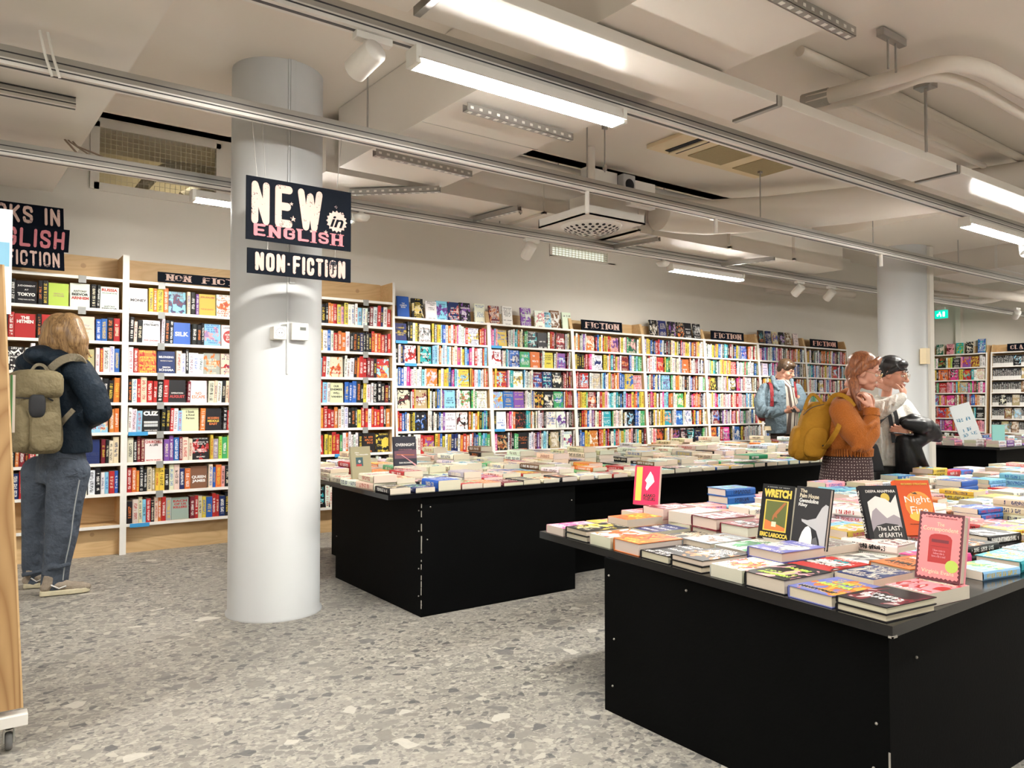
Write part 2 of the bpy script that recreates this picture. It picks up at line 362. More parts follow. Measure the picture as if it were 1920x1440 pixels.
def m_pages():
    m, nt, b = nt_new('page_edges')
    uv = N(nt, 'ShaderNodeUVMap', uv_map='Face'); s2 = N(nt, 'ShaderNodeSeparateXYZ'); L(nt, uv.outputs[0], s2.inputs[0])
    w = N(nt, 'ShaderNodeTexNoise', noise_dimensions='1D', i_Scale=55.0, i_Detail=3.0, i_Roughness=.7); L(nt, s2.outputs[1], w.inputs['W'])
    c = mixc(nt, mth(nt, 'MULTIPLY_ADD', w.outputs['Fac'], 1.4, -.2), (.50, .44, .345), (.70, .64, .52))
    a = N(nt, 'ShaderNodeAttribute', attribute_name='Bg'); mx = N(nt, 'ShaderNodeMix', data_type='RGBA', blend_type='MULTIPLY'); mx.inputs[0].default_value = 1
    L(nt, c, mx.inputs[6]); L(nt, a.outputs['Color'], mx.inputs[7])
    L(nt, mx.outputs[2], b.inputs['Base Color']); b.inputs['Roughness'].default_value = .85
    return m
M_PRINT, M_PAGES = m_print(), m_pages()
PAL = dict(K=(.014, .014, .016), W=(.78, .77, .74), C=(.70, .62, .46), R=(.42, .028, .028), D=(.17, .02, .03), O=(.60, .17, .04), Y=(.66, .49, .07),
           G=(.06, .33, .12), E=(.02, .11, .075), B=(.03, .12, .42), N=(.018, .03, .12), L=(.24, .52, .72), T=(.03, .34, .38), P=(.78, .34, .38),
           V=(.20, .08, .33), M=(.60, .05, .26), S=(.33, .34, .35), A=(.42, .33, .18), H=(.19, .10, .05), X=(.17, .19, .50), I=(.80, .85, .90), J=(.45, .62, .10), Q=(.36, .52, .42))
CNAME = dict(K='black', W='white', C='cream', R='red', D='dark red', O='orange', Y='yellow', G='green', E='dark green', B='blue', N='navy', L='light blue',
             T='teal', P='pink', V='purple', M='magenta', S='grey', A='tan', H='brown', X='periwinkle', I='pale blue', J='lime green', Q='sage green')
rnd = random.Random(7)
def jit(c, a=.12): return tuple(max(.004, x * (1 + rnd.uniform(-a, a))) for x in c)
DARK = set('KRDOEBNTVMHGASX')
def inkfor(k):
    if k in DARK: return PAL[rnd.choice('WWWCYO' if k == 'K' else 'WWWCYW')]
    return PAL[rnd.choice('KKKNRBD')]
def artfor(k): return PAL[rnd.choice([c for c in 'KWCROYBNLTPSAGVD' if c != k])]

class BK:
    """books collected into one mesh: box covers with printed faces and page edges. Local frame of a book: x from the spine to the fore-edge,
    y up the page, z out of the front cover."""
    def __init__(s): s.v = []; s.f = []; s.m = []; s.bg = []; s.ink = []; s.art = []; s.pr = []; s.u1 = []; s.u2 = []; s.pcol = (1, 1, 1)
    def face(s, M, pts, mi, bg, ink=(0, 0, 0), art=(0, 0, 0), pr=(0, 1, 0), u1=None, u2=None):
        o = len(s.v); s.v += [tuple(M @ Vector(p)) for p in pts]; s.f.append(tuple(range(o, o + len(pts))))
        s.m.append(mi); s.bg += bg; s.ink += ink; s.art += art; s.pr += pr
        s.u1 += [c for q in (u1 or [(0, 0)] * len(pts)) for c in q]; s.u2 += [c for q in (u2 or [(0, 0), (1, 0), (1, 1), (0, 1)][:len(pts)]) for c in q]
    def covers(s, M, w, h, t, key, spine_lines=1, front=True, ink=None, art=None, bg=None, hard=False, back=True, blank=False, text=.55):
        bg = tuple(bg or jit(PAL[key])); ink = tuple(ink or inkfor(key)); seed = rnd.uniform(0, 90)
        e = .0025 if hard else .0; ov = .003 if hard else 0
        nsp = int(h / max(.0055, min(.0085, t * .32))); amt = 0 if blank else 1.1
        bl = min(.004, t * .16)
        prof = [(0, 0), (-bl, t * .22), (-bl, t * .78), (0, t)] if t > .008 else [(0, 0), (0, t)]
        for (xa, za), (xb, zb) in zip(prof, prof[1:]):
            va, vb = za / t, zb / t
            s.face(M, [(xa, 0, za), (xb, 0, zb), (xb, h, zb), (xa, h, za)], 0, bg, ink, (0, 0, 0), (seed, nsp, amt),
                   [(nsp, va * 1.3 - .15), (nsp, vb * 1.3 - .15), (0, vb * 1.3 - .15), (0, va * 1.3 - .15)], [(0, 0), (1, 0), (1, 1), (0, 1)])
        nu = rnd.choice((8, 10, 12, 14)); nv = int(nu * h / w * .62)
        a_ = (0, 0, 0) if blank else tuple(art if art is not None else (artfor(key) if rnd.random() < .75 else (0, 0, 0)))
        am = 0 if blank else text
        if front: s.face(M, [(0, 0, t), (w, 0, t), (w, h, t), (0, h, t)], 0, bg, ink, a_, (seed, nu, am), [(0, nv), (nu, nv), (nu, 0), (0, 0)], [(0, 1), (1, 1), (1, 0), (0, 0)])
        if back: s.face(M, [(0, h, 0), (w, h, 0), (w, 0, 0), (0, 0, 0)], 0, bg, ink, (0, 0, 0), (seed, 20, 0 if blank else .3), [(0, 0), (20, 0), (20, 30), (0, 30)])
        if hard:
            for z0, z1, zi in ((0, e, 1), (t - e, t, -1)):
                s.face(M, [(0, 0, z0), (w, 0, z0), (w, 0, z1), (0, 0, z1)], 0, bg)
                s.face(M, [(w, 0, z0), (w, h, z0), (w, h, z1), (w, 0, z1)], 0, bg)
                s.face(M, [(w, h, z0), (0, h, z0), (0, h, z1), (w, h, z1)], 0, bg)
            s.face(M, [(0, 0, t - e), (w, 0, t - e), (w, h, t - e), (0, h, t - e)], 0, bg)
            s.face(M, [(0, h, e), (w, h, e), (w, 0, e), (0, 0, e)], 0, bg)
            s.face(M, [(e, 0, e), (e, 0, t - e), (0, 0, t - e), (0, 0, e)], 0, bg); s.face(M, [(e, h, e), (0, h, e), (0, h, t - e), (e, h, t - e)], 0, bg)
            s.face(M, [(e, 0, e), (e, h, e), (e, h, t - e), (e, 0, t - e)], 0, bg)
    def pages(s, M, w, h, t, hard=False, mi=1, tint=None):
        e = .0025 if hard else .0004; i = .004 if hard else 0; x0 = e; c = tuple(tint or jit((1, 1, 1), .07))
        a, b_ = e, t - e
        s.face(M, [(x0, i, a), (w - i, i, a), (w - i, i, b_), (x0, i, b_)], mi, c)
        s.face(M, [(w - i, i, a), (w - i, h - i, a), (w - i, h - i, b_), (w - i, i, b_)], mi, c)
        s.face(M, [(w - i, h - i, a), (x0, h - i, a), (x0, h - i, b_), (w - i, h - i, b_)], mi, c)
    def mesh(s, name, mats=None):
        me = bpy.data.meshes.new(name); me.from_pydata(s.v, [], s.f)
        for m in (mats or [M_PRINT, M_PAGES]): me.materials.append(m)
        me.polygons.foreach_set('material_index', s.m)
        for nm, d in (('Bg', s.bg), ('Ink', s.ink), ('Art', s.art), ('Prm', s.pr)):
            a = me.attributes.new(nm, 'FLOAT_VECTOR', 'FACE'); a.data.foreach_set('vector', d)
        for nm, d in (('Text', s.u1), ('Face', s.u2)):
            u = me.uv_layers.new(name=nm); u.data.foreach_set('uv', d)
        me.update(); return me
def book_obj(name, M, w, h, t, key, hard=False, split=True, **kw):
    """one book at its own origin; with split the page block is a part of its own"""
    I = Matrix.Identity(4); b = BK(); b.covers(I, w, h, t, key, hard=hard, **kw)
    if not split: b.pages(I, w, h, t, hard)
    o = bpy.data.objects.new(name, b.mesh(name)); o.matrix_world = M; link(o)
    if split:
        p = BK(); p.pages(I, w, h, t, hard, 0); q = bpy.data.objects.new('page_block', p.mesh('page_block', [M_PAGES])); link(q, o)
    return o
X3, Y3, Z3 = Vector((1, 0, 0)), Vector((0, 1, 0)), Vector((0, 0, 1))
def M_spine(x, y, z, lean=0.0):
    """spine towards -Y, front cover to +X; lean in radians tilts the top towards +X"""
    return Matrix.Translation((x, y, z)) @ Matrix.Rotation(lean, 4, 'Y') @ Matrix((Y3, Z3, X3)).transposed().to_4x4()
def M_face(x, y, z, w, t, lean=.10, turn=0.0):
    """front cover towards -Y, bottom edge at z, spine at x, leaning back"""
    return Matrix.Translation((x, y, z)) @ Matrix.Rotation(turn, 4, 'Z') @ Matrix.Rotation(-lean, 4, 'X') @ Matrix((X3, Z3, -Y3)).transposed().to_4x4() @ Matrix.Translation((0, 0, -t))

SPINE_COUNT = [0]
MASS = BK()      # the books beyond the individually built ones
def lettering_on(o, w, h, t, items, z_off=.0006):
    """items: (text, cx, cy, width, height, material, bold); fractions of the cover, y up"""
    for (txt, cx, cy, tw, th, mt, bold) in items:
        me = fit_text(txt, tw * w, th * h, bold, .0006)
        put(me, 'cover_lettering', mt, Matrix.Translation((cx * w, cy * h, t + z_off)), o)
INK = {k: mat('ink_' + CNAME[k].replace(' ', '_'), PAL[k], .5) for k in PAL}

def art_disc(o, w, h, t, cx, cy, r, mt, ry=None, z=.0004, n=20, name='cover_art', pts=None):
    mb = MB(); P = pts or [(cx * w + r * w * math.cos(2 * math.pi * i / n), cy * h + (ry or r) * w * math.sin(2 * math.pi * i / n)) for i in range(n)]
    mb.prism(P, t, t + z); return mb.build(name, mt, o)

# row notation: a capital is a book with its spine out, '[x' one with its cover out, lower case a thin spine, '_' a gap
FACE_TITLES = {}   # (bay, row, k-th cover) -> [lettering items], set below
def fill_row(bay, row, x0, x1, yf, z, hmax, spec, where, group, mass=False, y_lean=0.0, place=None, depth=.0):
    toks = []; i = 0
    while i < len(spec):
        c = spec[i]
        if c == '[': toks.append(('F', spec[i + 1])); i += 2
        elif c == ' ': i += 1
        elif c == '_': toks.append(('_', c)); i += 1
        elif c.islower(): toks.append(('s', c.upper())); i += 1
        else: toks.append(('S', c)); i += 1
    filler = [c for k_, c in toks if k_ == 'S'] or ['W', 'K', 'R']
    def need(): return sum({'F': .150, '_': .05, 's': .014, 'S': .036}[k_] for k_, _ in toks)
    while need() * 1.0 < x1 - x0 - .03: toks.insert(rnd.randrange(len(toks) + 1), ('S', rnd.choice(filler)))
    while need() > (x1 - x0) * 1.25 and any(k_ == 'S' for k_, _ in toks): toks.pop(max(i_ for i_, q_ in enumerate(toks) if q_[0] == 'S'))
    ws = [{'F': .148, '_': .05, 's': .014, 'S': rnd.uniform(.022, .046)}[k] for k, _ in toks]
    fixed = sum(w for w, (k, _) in zip(ws, toks) if k == 'F'); free = sum(ws) - fixed
    sc = max(.45, min(2.2, (x1 - x0 - .012 - fixed * 1.02) / max(free, .01)))
    x = x0 + .005; nf = 0; ns = 0
    lean = 0.0
    for (k, c), w in zip(toks, ws):
        if k == '_': x += w * sc; continue
        if k == 'F':
            h = min(hmax - .012, rnd.uniform(.185, .20)); bw = .138; t = rnd.uniform(.016, .03)
            M = M_face(x + .003, yf + .012, z, bw, t, .07 + y_lean); key = (bay, row, nf); nf += 1
            if place: M = place @ M
            if mass: MASS.covers(M, bw, h, t, c); MASS.pages(M, bw, h, t)
            else:
                it = FACE_TITLES.get(key); o = book_obj('paperback_book', M, bw, h, t, c, split=True, blank=bool(it), art=(0, 0, 0) if it else None)
                if it:
                    if callable(it): it(o, bw, h, t); nm = ''
                    else: lettering_on(o, bw, h, t, it)
                tt = COVER_NAMES.get(key)
                lab = f'{tt}, {where}' if tt else f'{CNAME[c]} cover facing out, {ordw(nf - 1)} along {where}'
                tag(o, lab, 'book', group)
            x += .150
        else:
            t = w * sc * .97; h = min(hmax - .012, rnd.choice((.178, .185, .193, .198, .198, .205, .215))); bw = rnd.uniform(.125, .14)
            if rnd.random() < .06: lean = rnd.uniform(-.02, .07)
            M = M_spine(x, yf + rnd.uniform(0, .012), z, max(0, lean) * .6)
            if place: M = place @ M
            hid = bay == 'C' or (bay == 'A' and (proj(M.translation)[0] < 12 or (45 < proj(M.translation)[0] < 150 and proj(M.translation)[1] > 640)))
            if mass or hid: MASS.covers(M, bw, h, t, c, back=False, front=True); MASS.pages(M, bw, h, t)
            else:
                o = book_obj('paperback_book', M, bw, h, t, c, split=False)
                tag(o, f'{CNAME[c]} spine, {ordw(ns)} along {where}', 'book', group); SPINE_COUNT[0] += 1
            ns += 1; x += w * sc
COVER_NAMES = {}
def LT(*rows):
    """title rows: (text, y, height, ink key, width, bold)"""
    return [(r[0], .5, r[1], r[4] if len(r) > 4 else .8, r[2], INK[r[3]], r[5] if len(r) > 5 else .02) for r in rows]
def FT(b, r, k, name, *rows): FACE_TITLES[(b, r, k)] = LT(*rows); COVER_NAMES[(b, r, k)] = name
FT('A', 1, 0, 'dark war cover titled Embers of the Hands', ('EMBERS', .74, .09, 'C'), ('OF', .62, .07, 'C', .2), ('THE', .5, .08, 'C', .35), ('HANDS', .38, .09, 'C'), ('A HISTORY', .2, .05, 'S', .6))
FT('A', 1, 1, 'grey cover titled Judgement at Tokyo', ('JUDGEMENT', .78, .09, 'W', .85), ('AT', .62, .06, 'W', .2), ('TOKYO', .42, .14, 'W', .85, .05), ('WORLD WAR II ON TRIAL', .2, .05, 'W'))
FT('A', 1, 2, 'green and gold ringed cover with an oval', ('EMPEROR', .55, .06, 'A', .5), ('OF ROME', .45, .07, 'A', .55))
FT('A', 1, 3, 'white cover titled Arnhem in red', ('ANTONY', .68, .09, 'K', .7, .03), ('BEEVOR', .55, .11, 'K', .85, .05), ('ARNHEM', .40, .12, 'R', .9, .05))
FT('A', 1, 4, 'white cover titled Russia over dark trees', ('RUSSIA', .86, .13, 'R', .85, .05), ('REVOLUTION AND CIVIL WAR', .72, .05, 'K'), ('ANTONY', .13, .08, 'K', .6, .03), ('BEEVOR', .03, .08, 'K', .85, .05))
FT('A', 2, 0, 'red cover titled Operation Valkyrie', ('OPERATION', .42, .13, 'W', .85, .05), ('VALKYRIE', .26, .14, 'W', .85, .05), ('THE PLOT TO KILL', .1, .05, 'K', .8))
FT('A', 2, 1, 'red cover titled The Hitmen', ('THE', .84, .13, 'W', .42, .05), ('HITMEN', .68, .14, 'W', .8, .05))
FT('A', 2, 3, 'cream cover with English letters and small drawings', ('Why', .62, .09, 'S', .5), ('English', .48, .09, 'A', .7), ('Sings', .32, .08, 'A', .4))
FT('A', 3, 0, 'salmon cover titled Women', ('WOMEN', .62, .10, 'W', .8))
FT('A', 3, 2, 'olive cover titled History of the House', ('HISTORY', .70, .12, 'Y', .85, .04), ('OF THE', .5, .11, 'Y', .55, .04), ('HOUSE', .3, .13, 'Y', .75, .05))
FT('A', 6, 1, 'navy and red cover titled Dope Girls', ('DOPE GIRLS', .40, .14, 'N', .9, .04), ('THE BIRTH OF THE', .25, .05, 'N'), ('DRUG UNDERGROUND', .17, .05, 'N'))
FT('A', 7, 0, 'pale grey cover titled The Nine Residents', ('THE', .88, .06, 'S', .3), ('NINE', .8, .07, 'S', .45), ('RESIDENTS', .71, .07, 'S', .7))
FT('B', 1, 0, 'white cover titled Money', ('MONEY', .48, .12, 'K', .9, .05),)
FT('B', 1, 2, 'yellow cover titled Jerusalem', ('JERUSALEM', .85, .09, 'R', .85), ('THE BIOGRAPHY', .3, .07, 'O', .8))
FT('B', 1, 4, 'pink and orange cover titled Warrior Queens', ('KATE MOSSE', .88, .07, 'M', .8), ('WARRIOR', .6, .11, 'K', .85, .05), ('QUEENS', .47, .11, 'K', .75, .05), ('& QUIET', .3, .14, 'W', .8, .05))
FT('B', 2, 0, 'white cover titled The Strategists', ('THE', .9, .06, 'K', .25), ('STRATEGISTS', .80, .09, 'K', .85, .05), ('FIVE LEADERS', .12, .06, 'R', .85, .04))
FT('B', 2, 1, 'blue and white patterned cover titled Silk', ('SILK', .48, .2, 'W', .8, .03),)
def _wte(o, w, h, t):
    art_disc(o, w, h, t, .5, .45, .42, INK['R'], z=.0003); lettering_on(o, w, h, t, LT(('LAWRENCE', .87, .06, 'K'), ('HORROR', .55, .09, 'W', .6), ('IN THE', .44, .07, 'W', .4), ('EAST', .33, .09, 'W', .45)), .0009)
FACE_TITLES[('B', 2, 3)] = _wte; COVER_NAMES[('B', 2, 3)] = 'white cover with one large red disc'
FT('B', 3, 1, 'navy cover titled Belonging', ('BELONGING', .74, .09, 'W', .85), ('THE STORY OF THE JEWS', .56, .05, 'C', .7), ('SIMON', .28, .07, 'W', .45), ('SCHAMA', .16, .1, 'W', .85))
FT('B', 3, 4, 'cream and red cover titled Russia', ('RUSSIA', .82, .14, 'B', .9, .03), ('MYTHS', .3, .1, 'R', .6))
FT('B', 4, 0, 'dark cover with red word August', ('OPERATION', .42, .06, 'W', .7), ('AUGUST', .27, .13, 'R', .9, .04))
FT('B', 4, 1, 'white cover titled No Escape', ('NO', .42, .13, 'O', .35, .02), ('ESCAPE', .26, .14, 'O', .8, .02))
FT('B', 5, 0, 'black cover titled Cuz with white dots', ('CUZ', .82, .2, 'W', .85, .07), ('::::::::', .42, .1, 'W', .8, .08), ('::::::::', .28, .1, 'W', .8, .08), ('DANIELLE ALLEN', .06, .05, 'W', .7))
FT('B', 5, 1, 'cream cover titled Seek a Kind Person', ('I Seek', .84, .1, 'K', .5), ('a Kind', .7, .1, 'K', .5), ('Person', .56, .1, 'K', .5))
FT('B', 5, 2, 'dark cover titled Modern Middle East', ('MODERN', .56, .1, 'O', .7, .04), ('MIDDLE', .43, .1, 'Y', .7, .04), ('EAST', .3, .1, 'O', .5, .04))
FT('B', 6, 0, 'white cover titled Churchill', ('CHURCHILL', .86, .12, 'R', .95, .04), ('A LIFE', .72, .09, 'K', .5, .04), ('MARTIN GILBERT', .06, .06, 'R', .85))
FT('B', 6, 2, 'black cover titled Catherine in pale letters', ('CATHERINE', .5, .09, 'W', .85), ("DE' MEDICI", .38, .09, 'W', .85), ('SERPENT QUEEN', .22, .06, 'C', .6))
FT('B', 7, 0, 'sepia cover titled Queen James', ('QUEEN', .5, .15, 'W', .85, .04), ('JAMES', .32, .16, 'W', .8, .04))
FT('B', 8, 0, 'grey cover of red letters over windows', ('EACH', .84, .1, 'R', .8, .04), ('OF US', .7, .1, 'R', .7, .04), ('KILLERS', .56, .1, 'R', .8, .04))
FT('C', 2, 0, 'white cover titled Storm over two discs', ('STORM', .72, .11, 'K', .9), ("O O", .42, .2, 'D', .7, .03))
FT('C', 4, 0, 'cream cover titled Our Enemies Will Vanish', ('OUR', .82, .1, 'K', .4, .03), ('ENEMIES', .66, .1, 'K', .85, .03), ('WILL', .48, .1, 'K', .5, .03), ('VANISH', .30, .1, 'K', .8, .03))
FT('C', 6, 1, 'red cover of tall letters War', ('WAR', .5, .75, 'W', .8, .02))

# ---------------------------------------------------------------- bookcases
WALLY = 7.36
PLY_Z = [.25, .51, .76, 1.013, 1.26, 1.51, 1.765, 2.03, 2.285]
WH_Z = [.25, .49, .725, .965, 1.20, 1.435, 1.672, 1.906, 2.16]
def ply_bookcase(x0, x1, label, tags=()):
    r = empty('bookcase', ((x0 + x1) / 2, 7.2, 0)); off = Matrix.Translation((-(x0 + x1) / 2, -7.2, 0))
    def bld(mb, n, m): o = mb.build(n, m, r); o.data.transform(off); return o
    for xa, xb in ((x0, x0 + .024), (x1 - .024, x1)):
        sp = bld(MB().box((xa, 7.035, 0), (xb, 7.33, 2.49)), 'side_panel', M_PLY)
        e = MB().box((xa - .0005, 7.028, 0), (xb + .0005, 7.035, 2.492)).build('edge_band', M_WHITE, sp); e.data.transform(off)
    bld(MB().box((x0 + .024, 7.315, 0), (x1 - .024, 7.33, 2.5)), 'back_panel', M_PLY)
    for z in PLY_Z:
        s_ = bld(MB().box((x0 + .024, 7.04, z - .022), (x1 - .024, 7.315, z)), 'shelf', M_PLY)
        e = MB().box((x0 + .024, 7.03, z - .023), (x1 - .024, 7.04, z + .001)).build('edge_band', M_WHITE, s_); e.data.transform(off)
        if z > .3:
            for fx in (.2, .72):
                xx = x0 + fx * (x1 - x0); e = MB().box((xx, 7.024, z - .055), (xx + .055, 7.03, z + .004)).build('label_holder', M_HOLD, s_); e.data.transform(off)
    for fx, z in tags: bld(MB().box((x0 + fx, 7.018, z - .03), (x0 + fx + .15, 7.023, z + .002)), 'shelf_label', M_TAG)
    bld(MB().box((x0 + .024, 7.10, .0), (x1 - .024, 7.12, .225)), 'kick_panel', M_PLY)
    return tag(r, label, 'bookcase', 'tall plywood bookcases along the wall')
M_HOLD = mat('translucent_label_holder', (.42, .43, .42), .25, alpha=.6)
M_TAG = mat('blue_shelf_label', (.04, .30, .62), .5)
def yfront(z): return 6.98 + .15 * z / 2.16
def white_bookcase(x0, x1, label, tags=(), *, place=None, top_y=True, group='white fronted bookcases along the wall', zs=WH_Z, ztop=2.3, back=M_PLY, rows=None):
    r = empty('bookcase', ((x0 + x1) / 2, 7.2, 0)); off = Matrix.Translation((-(x0 + x1) / 2, -7.2, 0))
    def bld(mb, n, m, par=None): o = mb.build(n, m, par or r); o.data.transform(off); return o
    for xa, xb in ((x0, x0 + .022), (x1 - .022, x1)):
        Mx = Matrix(((0, 0, 1, 0), (1, 0, 0, 0), (0, 1, 0, 0), (0, 0, 0, 1)))
        pts = [(yfront(0) + .008, 0), (7.33, 0), (7.33, ztop), (yfront(2.16) + .05, ztop), (yfront(2.16) + .008, 2.16)]
        sp = bld(MB().prism(pts, xa, xb, M=Mx), 'side_panel', M_PLY)
        pts = [(yfront(0), 0), (yfront(0) + .008, 0), (yfront(2.16) + .008, 2.165), (yfront(2.16), 2.165)]
        bld(MB().prism(pts, xa - .001, xb + .001, M=Mx), 'edge_band', M_WHITE, sp)
    bld(MB().box((x0 + .022, 7.315, 0), (x1 - .022, 7.33, ztop)), 'back_panel', back)
    for z in zs:
        y = yfront(z)
        s_ = bld(MB().box((x0 + .022, y + .01, z - .02), (x1 - .022, 7.315, z)), 'shelf', back)
        bld(MB().box((x0 + .022, y, z - .021), (x1 - .022, y + .01, z + .001)), 'edge_band', M_WHITE, s_)
    for fx, z in tags: bld(MB().box((x0 + fx, yfront(z) - .012, z - .028), (x0 + fx + .14, yfront(z) - .006, z + .002)), 'shelf_label', M_TAG)
    bld(MB().box((x0 + .022, 7.06, 0), (x1 - .022, 7.08, .22)), 'kick_panel', M_WHITE)
    if place is not None: r.matrix_world = place @ Matrix.Translation(((x0 + x1) / 2, 7.2, 0))
    return tag(r, label, 'bookcase', group)

PX = [-.155, 1.085, 2.33, 3.572]; WXS = [3.60, 4.80, 6.03, 7.245, 8.46, 9.67, 10.88, 12.08]
ply_bookcase(PX[0], PX[1], 'tall plywood bookcase behind the person with the olive backpack')
ply_bookcase(PX[1], PX[2], 'tall plywood bookcase with a small non-fiction sign, beside the round column', [(.03, 1.013), (.05, .25)])
ply_bookcase(PX[2], PX[3], 'tall plywood bookcase between the round column and the lower white bookcases', [(.60, .76)])
BN = ['first', 'second', 'third', 'fourth', 'fifth', 'sixth', 'seventh']
WTXT = ['a brightly lit row of cream and pastel spines', 'leaning essay volumes on its top', 'a fiction sign nearest the tall ones', 'a row of dark covers on its top', 'a faded brown fiction sign', 'small covers on its top behind the denim jacket', 'a pink lettered fiction sign at the wall end']
for i in range(7):
    white_bookcase(WXS[i], WXS[i + 1], f'{BN[i]} white bookcase, {WTXT[i]}', {0: [(.02, 1.906), (.12, 1.672), (.9, .725)], 1: [(.02, 1.906), (.02, .965)]}.get(i, ()))

ROWS_A = {1: 'K[K[K[J[W[W', 2: 'B[R R[R K[R [C', 3: '[P R R W C [K W K W B [A W W W B', 4: 'K K R W O B W K T O W R K K W', 5: 'B K W O R W K [B W C [Y [L', 6: 'K K W K O D K R W O [R [N C C', 7: 'N R N B W W K K L [W R'}
ROWS_B = {1: '[W [L C K V [Y [W Y [P O', 2: 'K C K [W W K K [B [L [W J Y N W', 3: 'W [O [N C K I [S [C R [R', 4: 'K W C R R [K [W C C R N D C W [K', 5: 'W L [K K K R W [C O [K K R Y Q R [P',
          6: 'C K D [W V V B C C [K Y S J G [K O K D', 7: 'R O O K K C Y Y K C C N O [H C B P K K W A K C C C W', 8: 'K C C L K O R S [S D R Y B R R N K W [C B B'}
ROWS_C = {1: '[CWRDGPDWKKKOORYYWWWLWWKDWRNWR', 2: '[WRWWOOCWYWBWROOWKKKNKKKRRDR', 3: 'DOCKKWL[KLLRW[CWWWKORRDDK[R', 4: 'MMKKWWKTWKYRLW[CBBKKWWKKKDK', 5: 'VV[KWWRRRORRROCWWKKKYRRWRRRO', 6: '[GWWKKKR[RYYRRGWOWWWWK[K[K', 7: 'KWWRDKWWOOKWWLRYKKWWYKK', 8: '[KYY[KWWRR[CBBWWKK'}
ROWP = ['top', 'second', 'third', 'fourth', 'fifth', 'sixth', 'seventh', 'bottom']
for nm, rows, x0, x1, wh in (('A', ROWS_A, PX[0], PX[1], 'bookcase behind backpacker'), ('B', ROWS_B, PX[1], PX[2], 'bookcase beside round column'), ('C', ROWS_C, PX[2], PX[3], 'last tall plywood bookcase')):
    for rw, spec in rows.items():
        z = PLY_Z[8 - rw]
        fill_row(nm, rw, x0 + .026, x1 - .026, 7.05, z, .235, spec, f'{ROWP[rw - 1]} shelf, {wh}'.replace('left of', 'next to'), f'books on the {ROWP[rw - 1]} shelf of the {wh}'.replace('left of', 'next to'))
RW = [
 ['[NKKWYK[WYKYYLBWOWROMWWWWR[WORM', 'KWNN[WA[TLLWOWLWLWOWCMWYLBMWRWWRL', 'WBBWMMWWWWLW[OYWYYBVMLW[YYORWWLWWORO', 'K[CWRY[AYWKWKBLWVV[LWW[WGWGWLW[WWC', 'RRBBWYKY[KWWKWWKBWV[W[WOYWOYKTBTKB', 'WKWWWKWWR[RYOBYWYNNNWOROWRNBGTLTG'],
 ['PMLP[YCWWWTTOAWKGG[K[KWRRDK[DWCKW', '[WWCWTLWB[B[G[ORWW[YWC[VDWWWKWW', 'OOY[RPWTT[WLWWWCW[D[N[KDRKDDD', '[L[B[VWWWWCBC[K[K[GWRDRDRD', 'K[IPMWO[KTTOWWKWWWDKW[W[WWKKD', 'M[KWDKGG[KWWWDVDWLLWK[AWW[WW'],
 ['OWOSSVW[ORBYWRYYRO[PCYWWPG[EWY', 'KKKDRRMW[WYYWOTDYPW[DBWGLGG', 'RRD[RWW[SCLBWWYSROWOPBBBY[Y[P', 'BOYYYG[DWRPWLTWTEBKLMRMYORBYY', 'KKRROBWVDWCRW[TGCWWCWKW[KBBWGG', 'KBBYY[OROYVRKWTROSYGCWOPKSTKD'],
 ['WYYBKBRRBKDKCAKPYYWBODOYCW', 'WRWWW[RYGECWCCWB[OOWWDDWKWN', 'WCBBWT[LGWOOCCWKKWBDDOKCW', 'DYMRYWLROWW[GYWWKMRORDKNW', 'DKKYWWYY[TSW[BW[WRYBWOKWC', 'WWPW[KYWDW[K[K[K[KGKS'],
 ['WWWWYOYBBKTTKDSBYSB[BOPWRW', 'SGTESYOYSOY[RWWWWRGWWWIB', 'DD[KSWSPYS[KMRVWPW[WAWKD', 'WCYMRLCSWPWRCPWSPLWKYPWG', 'KKS[DKWDVSWRPDWPTGWWBKY', '[OBRD[MK[BYDWWWWWIWWIW'],
 ['PVLWLBVMRWWWPDOWYKNW', 'S[IMBWMLWNNWBLBBNKWA', 'OYCW[YWBRWLLSN[JWRDWKY', 'PWDVPBWWGWLKWRYPKWVM', 'KTGPWWRDBWOKWWYKLWGP', 'WWKOWPRWTWKYWBWWRKWD'],
 ['YYKKEWEOOOGWVDKWPKRW', 'TTBRSRCYWBWK[RWPKLWD', 'PWL[WWWPKDPKWWYRBKWC', 'GTGPWKRYOBTTWKDPWGKR', 'KWRYBTWOPKWDCBWGKRWY', 'RWKBYPWKOWTGDKWRCWBK']]
for i, rows in enumerate(RW):
    for j, spec in enumerate(rows):
        z = WH_Z[7 - j]
        fill_row('W%d' % i, j, WXS[i] + .024, WXS[i + 1] - .024, yfront(z) + .018, z, .222, spec, '', '', mass=True)
# covers standing on top of the white bookcases
def topper(x, y, z, c, h, name, turn=0.0, w=.135, t=.025, rows=None, bay=0):
    M = M_face(x, y, z, w, t, .12, turn)
    o = book_obj('paperback_book', M, w, h, t, c, split=True, blank=bool(rows), art=(0, 0, 0) if rows else None)
    if rows: lettering_on(o, w, h, t, LT(*rows))
    tag(o, name + ', on top of the ' + BN[bay] + ' white bookcase', 'book', 'covers displayed on top of the white bookcases'); return o
zt = 2.161
def tx(px): return aty(px, 590, 7.2).x
T1 = [(744, 'B', .225, 'blue striped cover', [('THE', .66, .06, 'W', .25), ('CLIMATE', .57, .07, 'W', .6), ('BOOK', .48, .07, 'W', .4)]), (771, 'K', .215, 'charcoal framed cover', None), (797, 'W', .20, 'white cover with a handwritten title', None),
      (817, 'L', .21, 'blue cover with a yellow disc', None), (839, 'N', .21, 'navy cover with an orange figure', None), (861, 'K', .215, 'black cover with a white figure', None), (889, 'W', .22, 'plain white cover', None)]
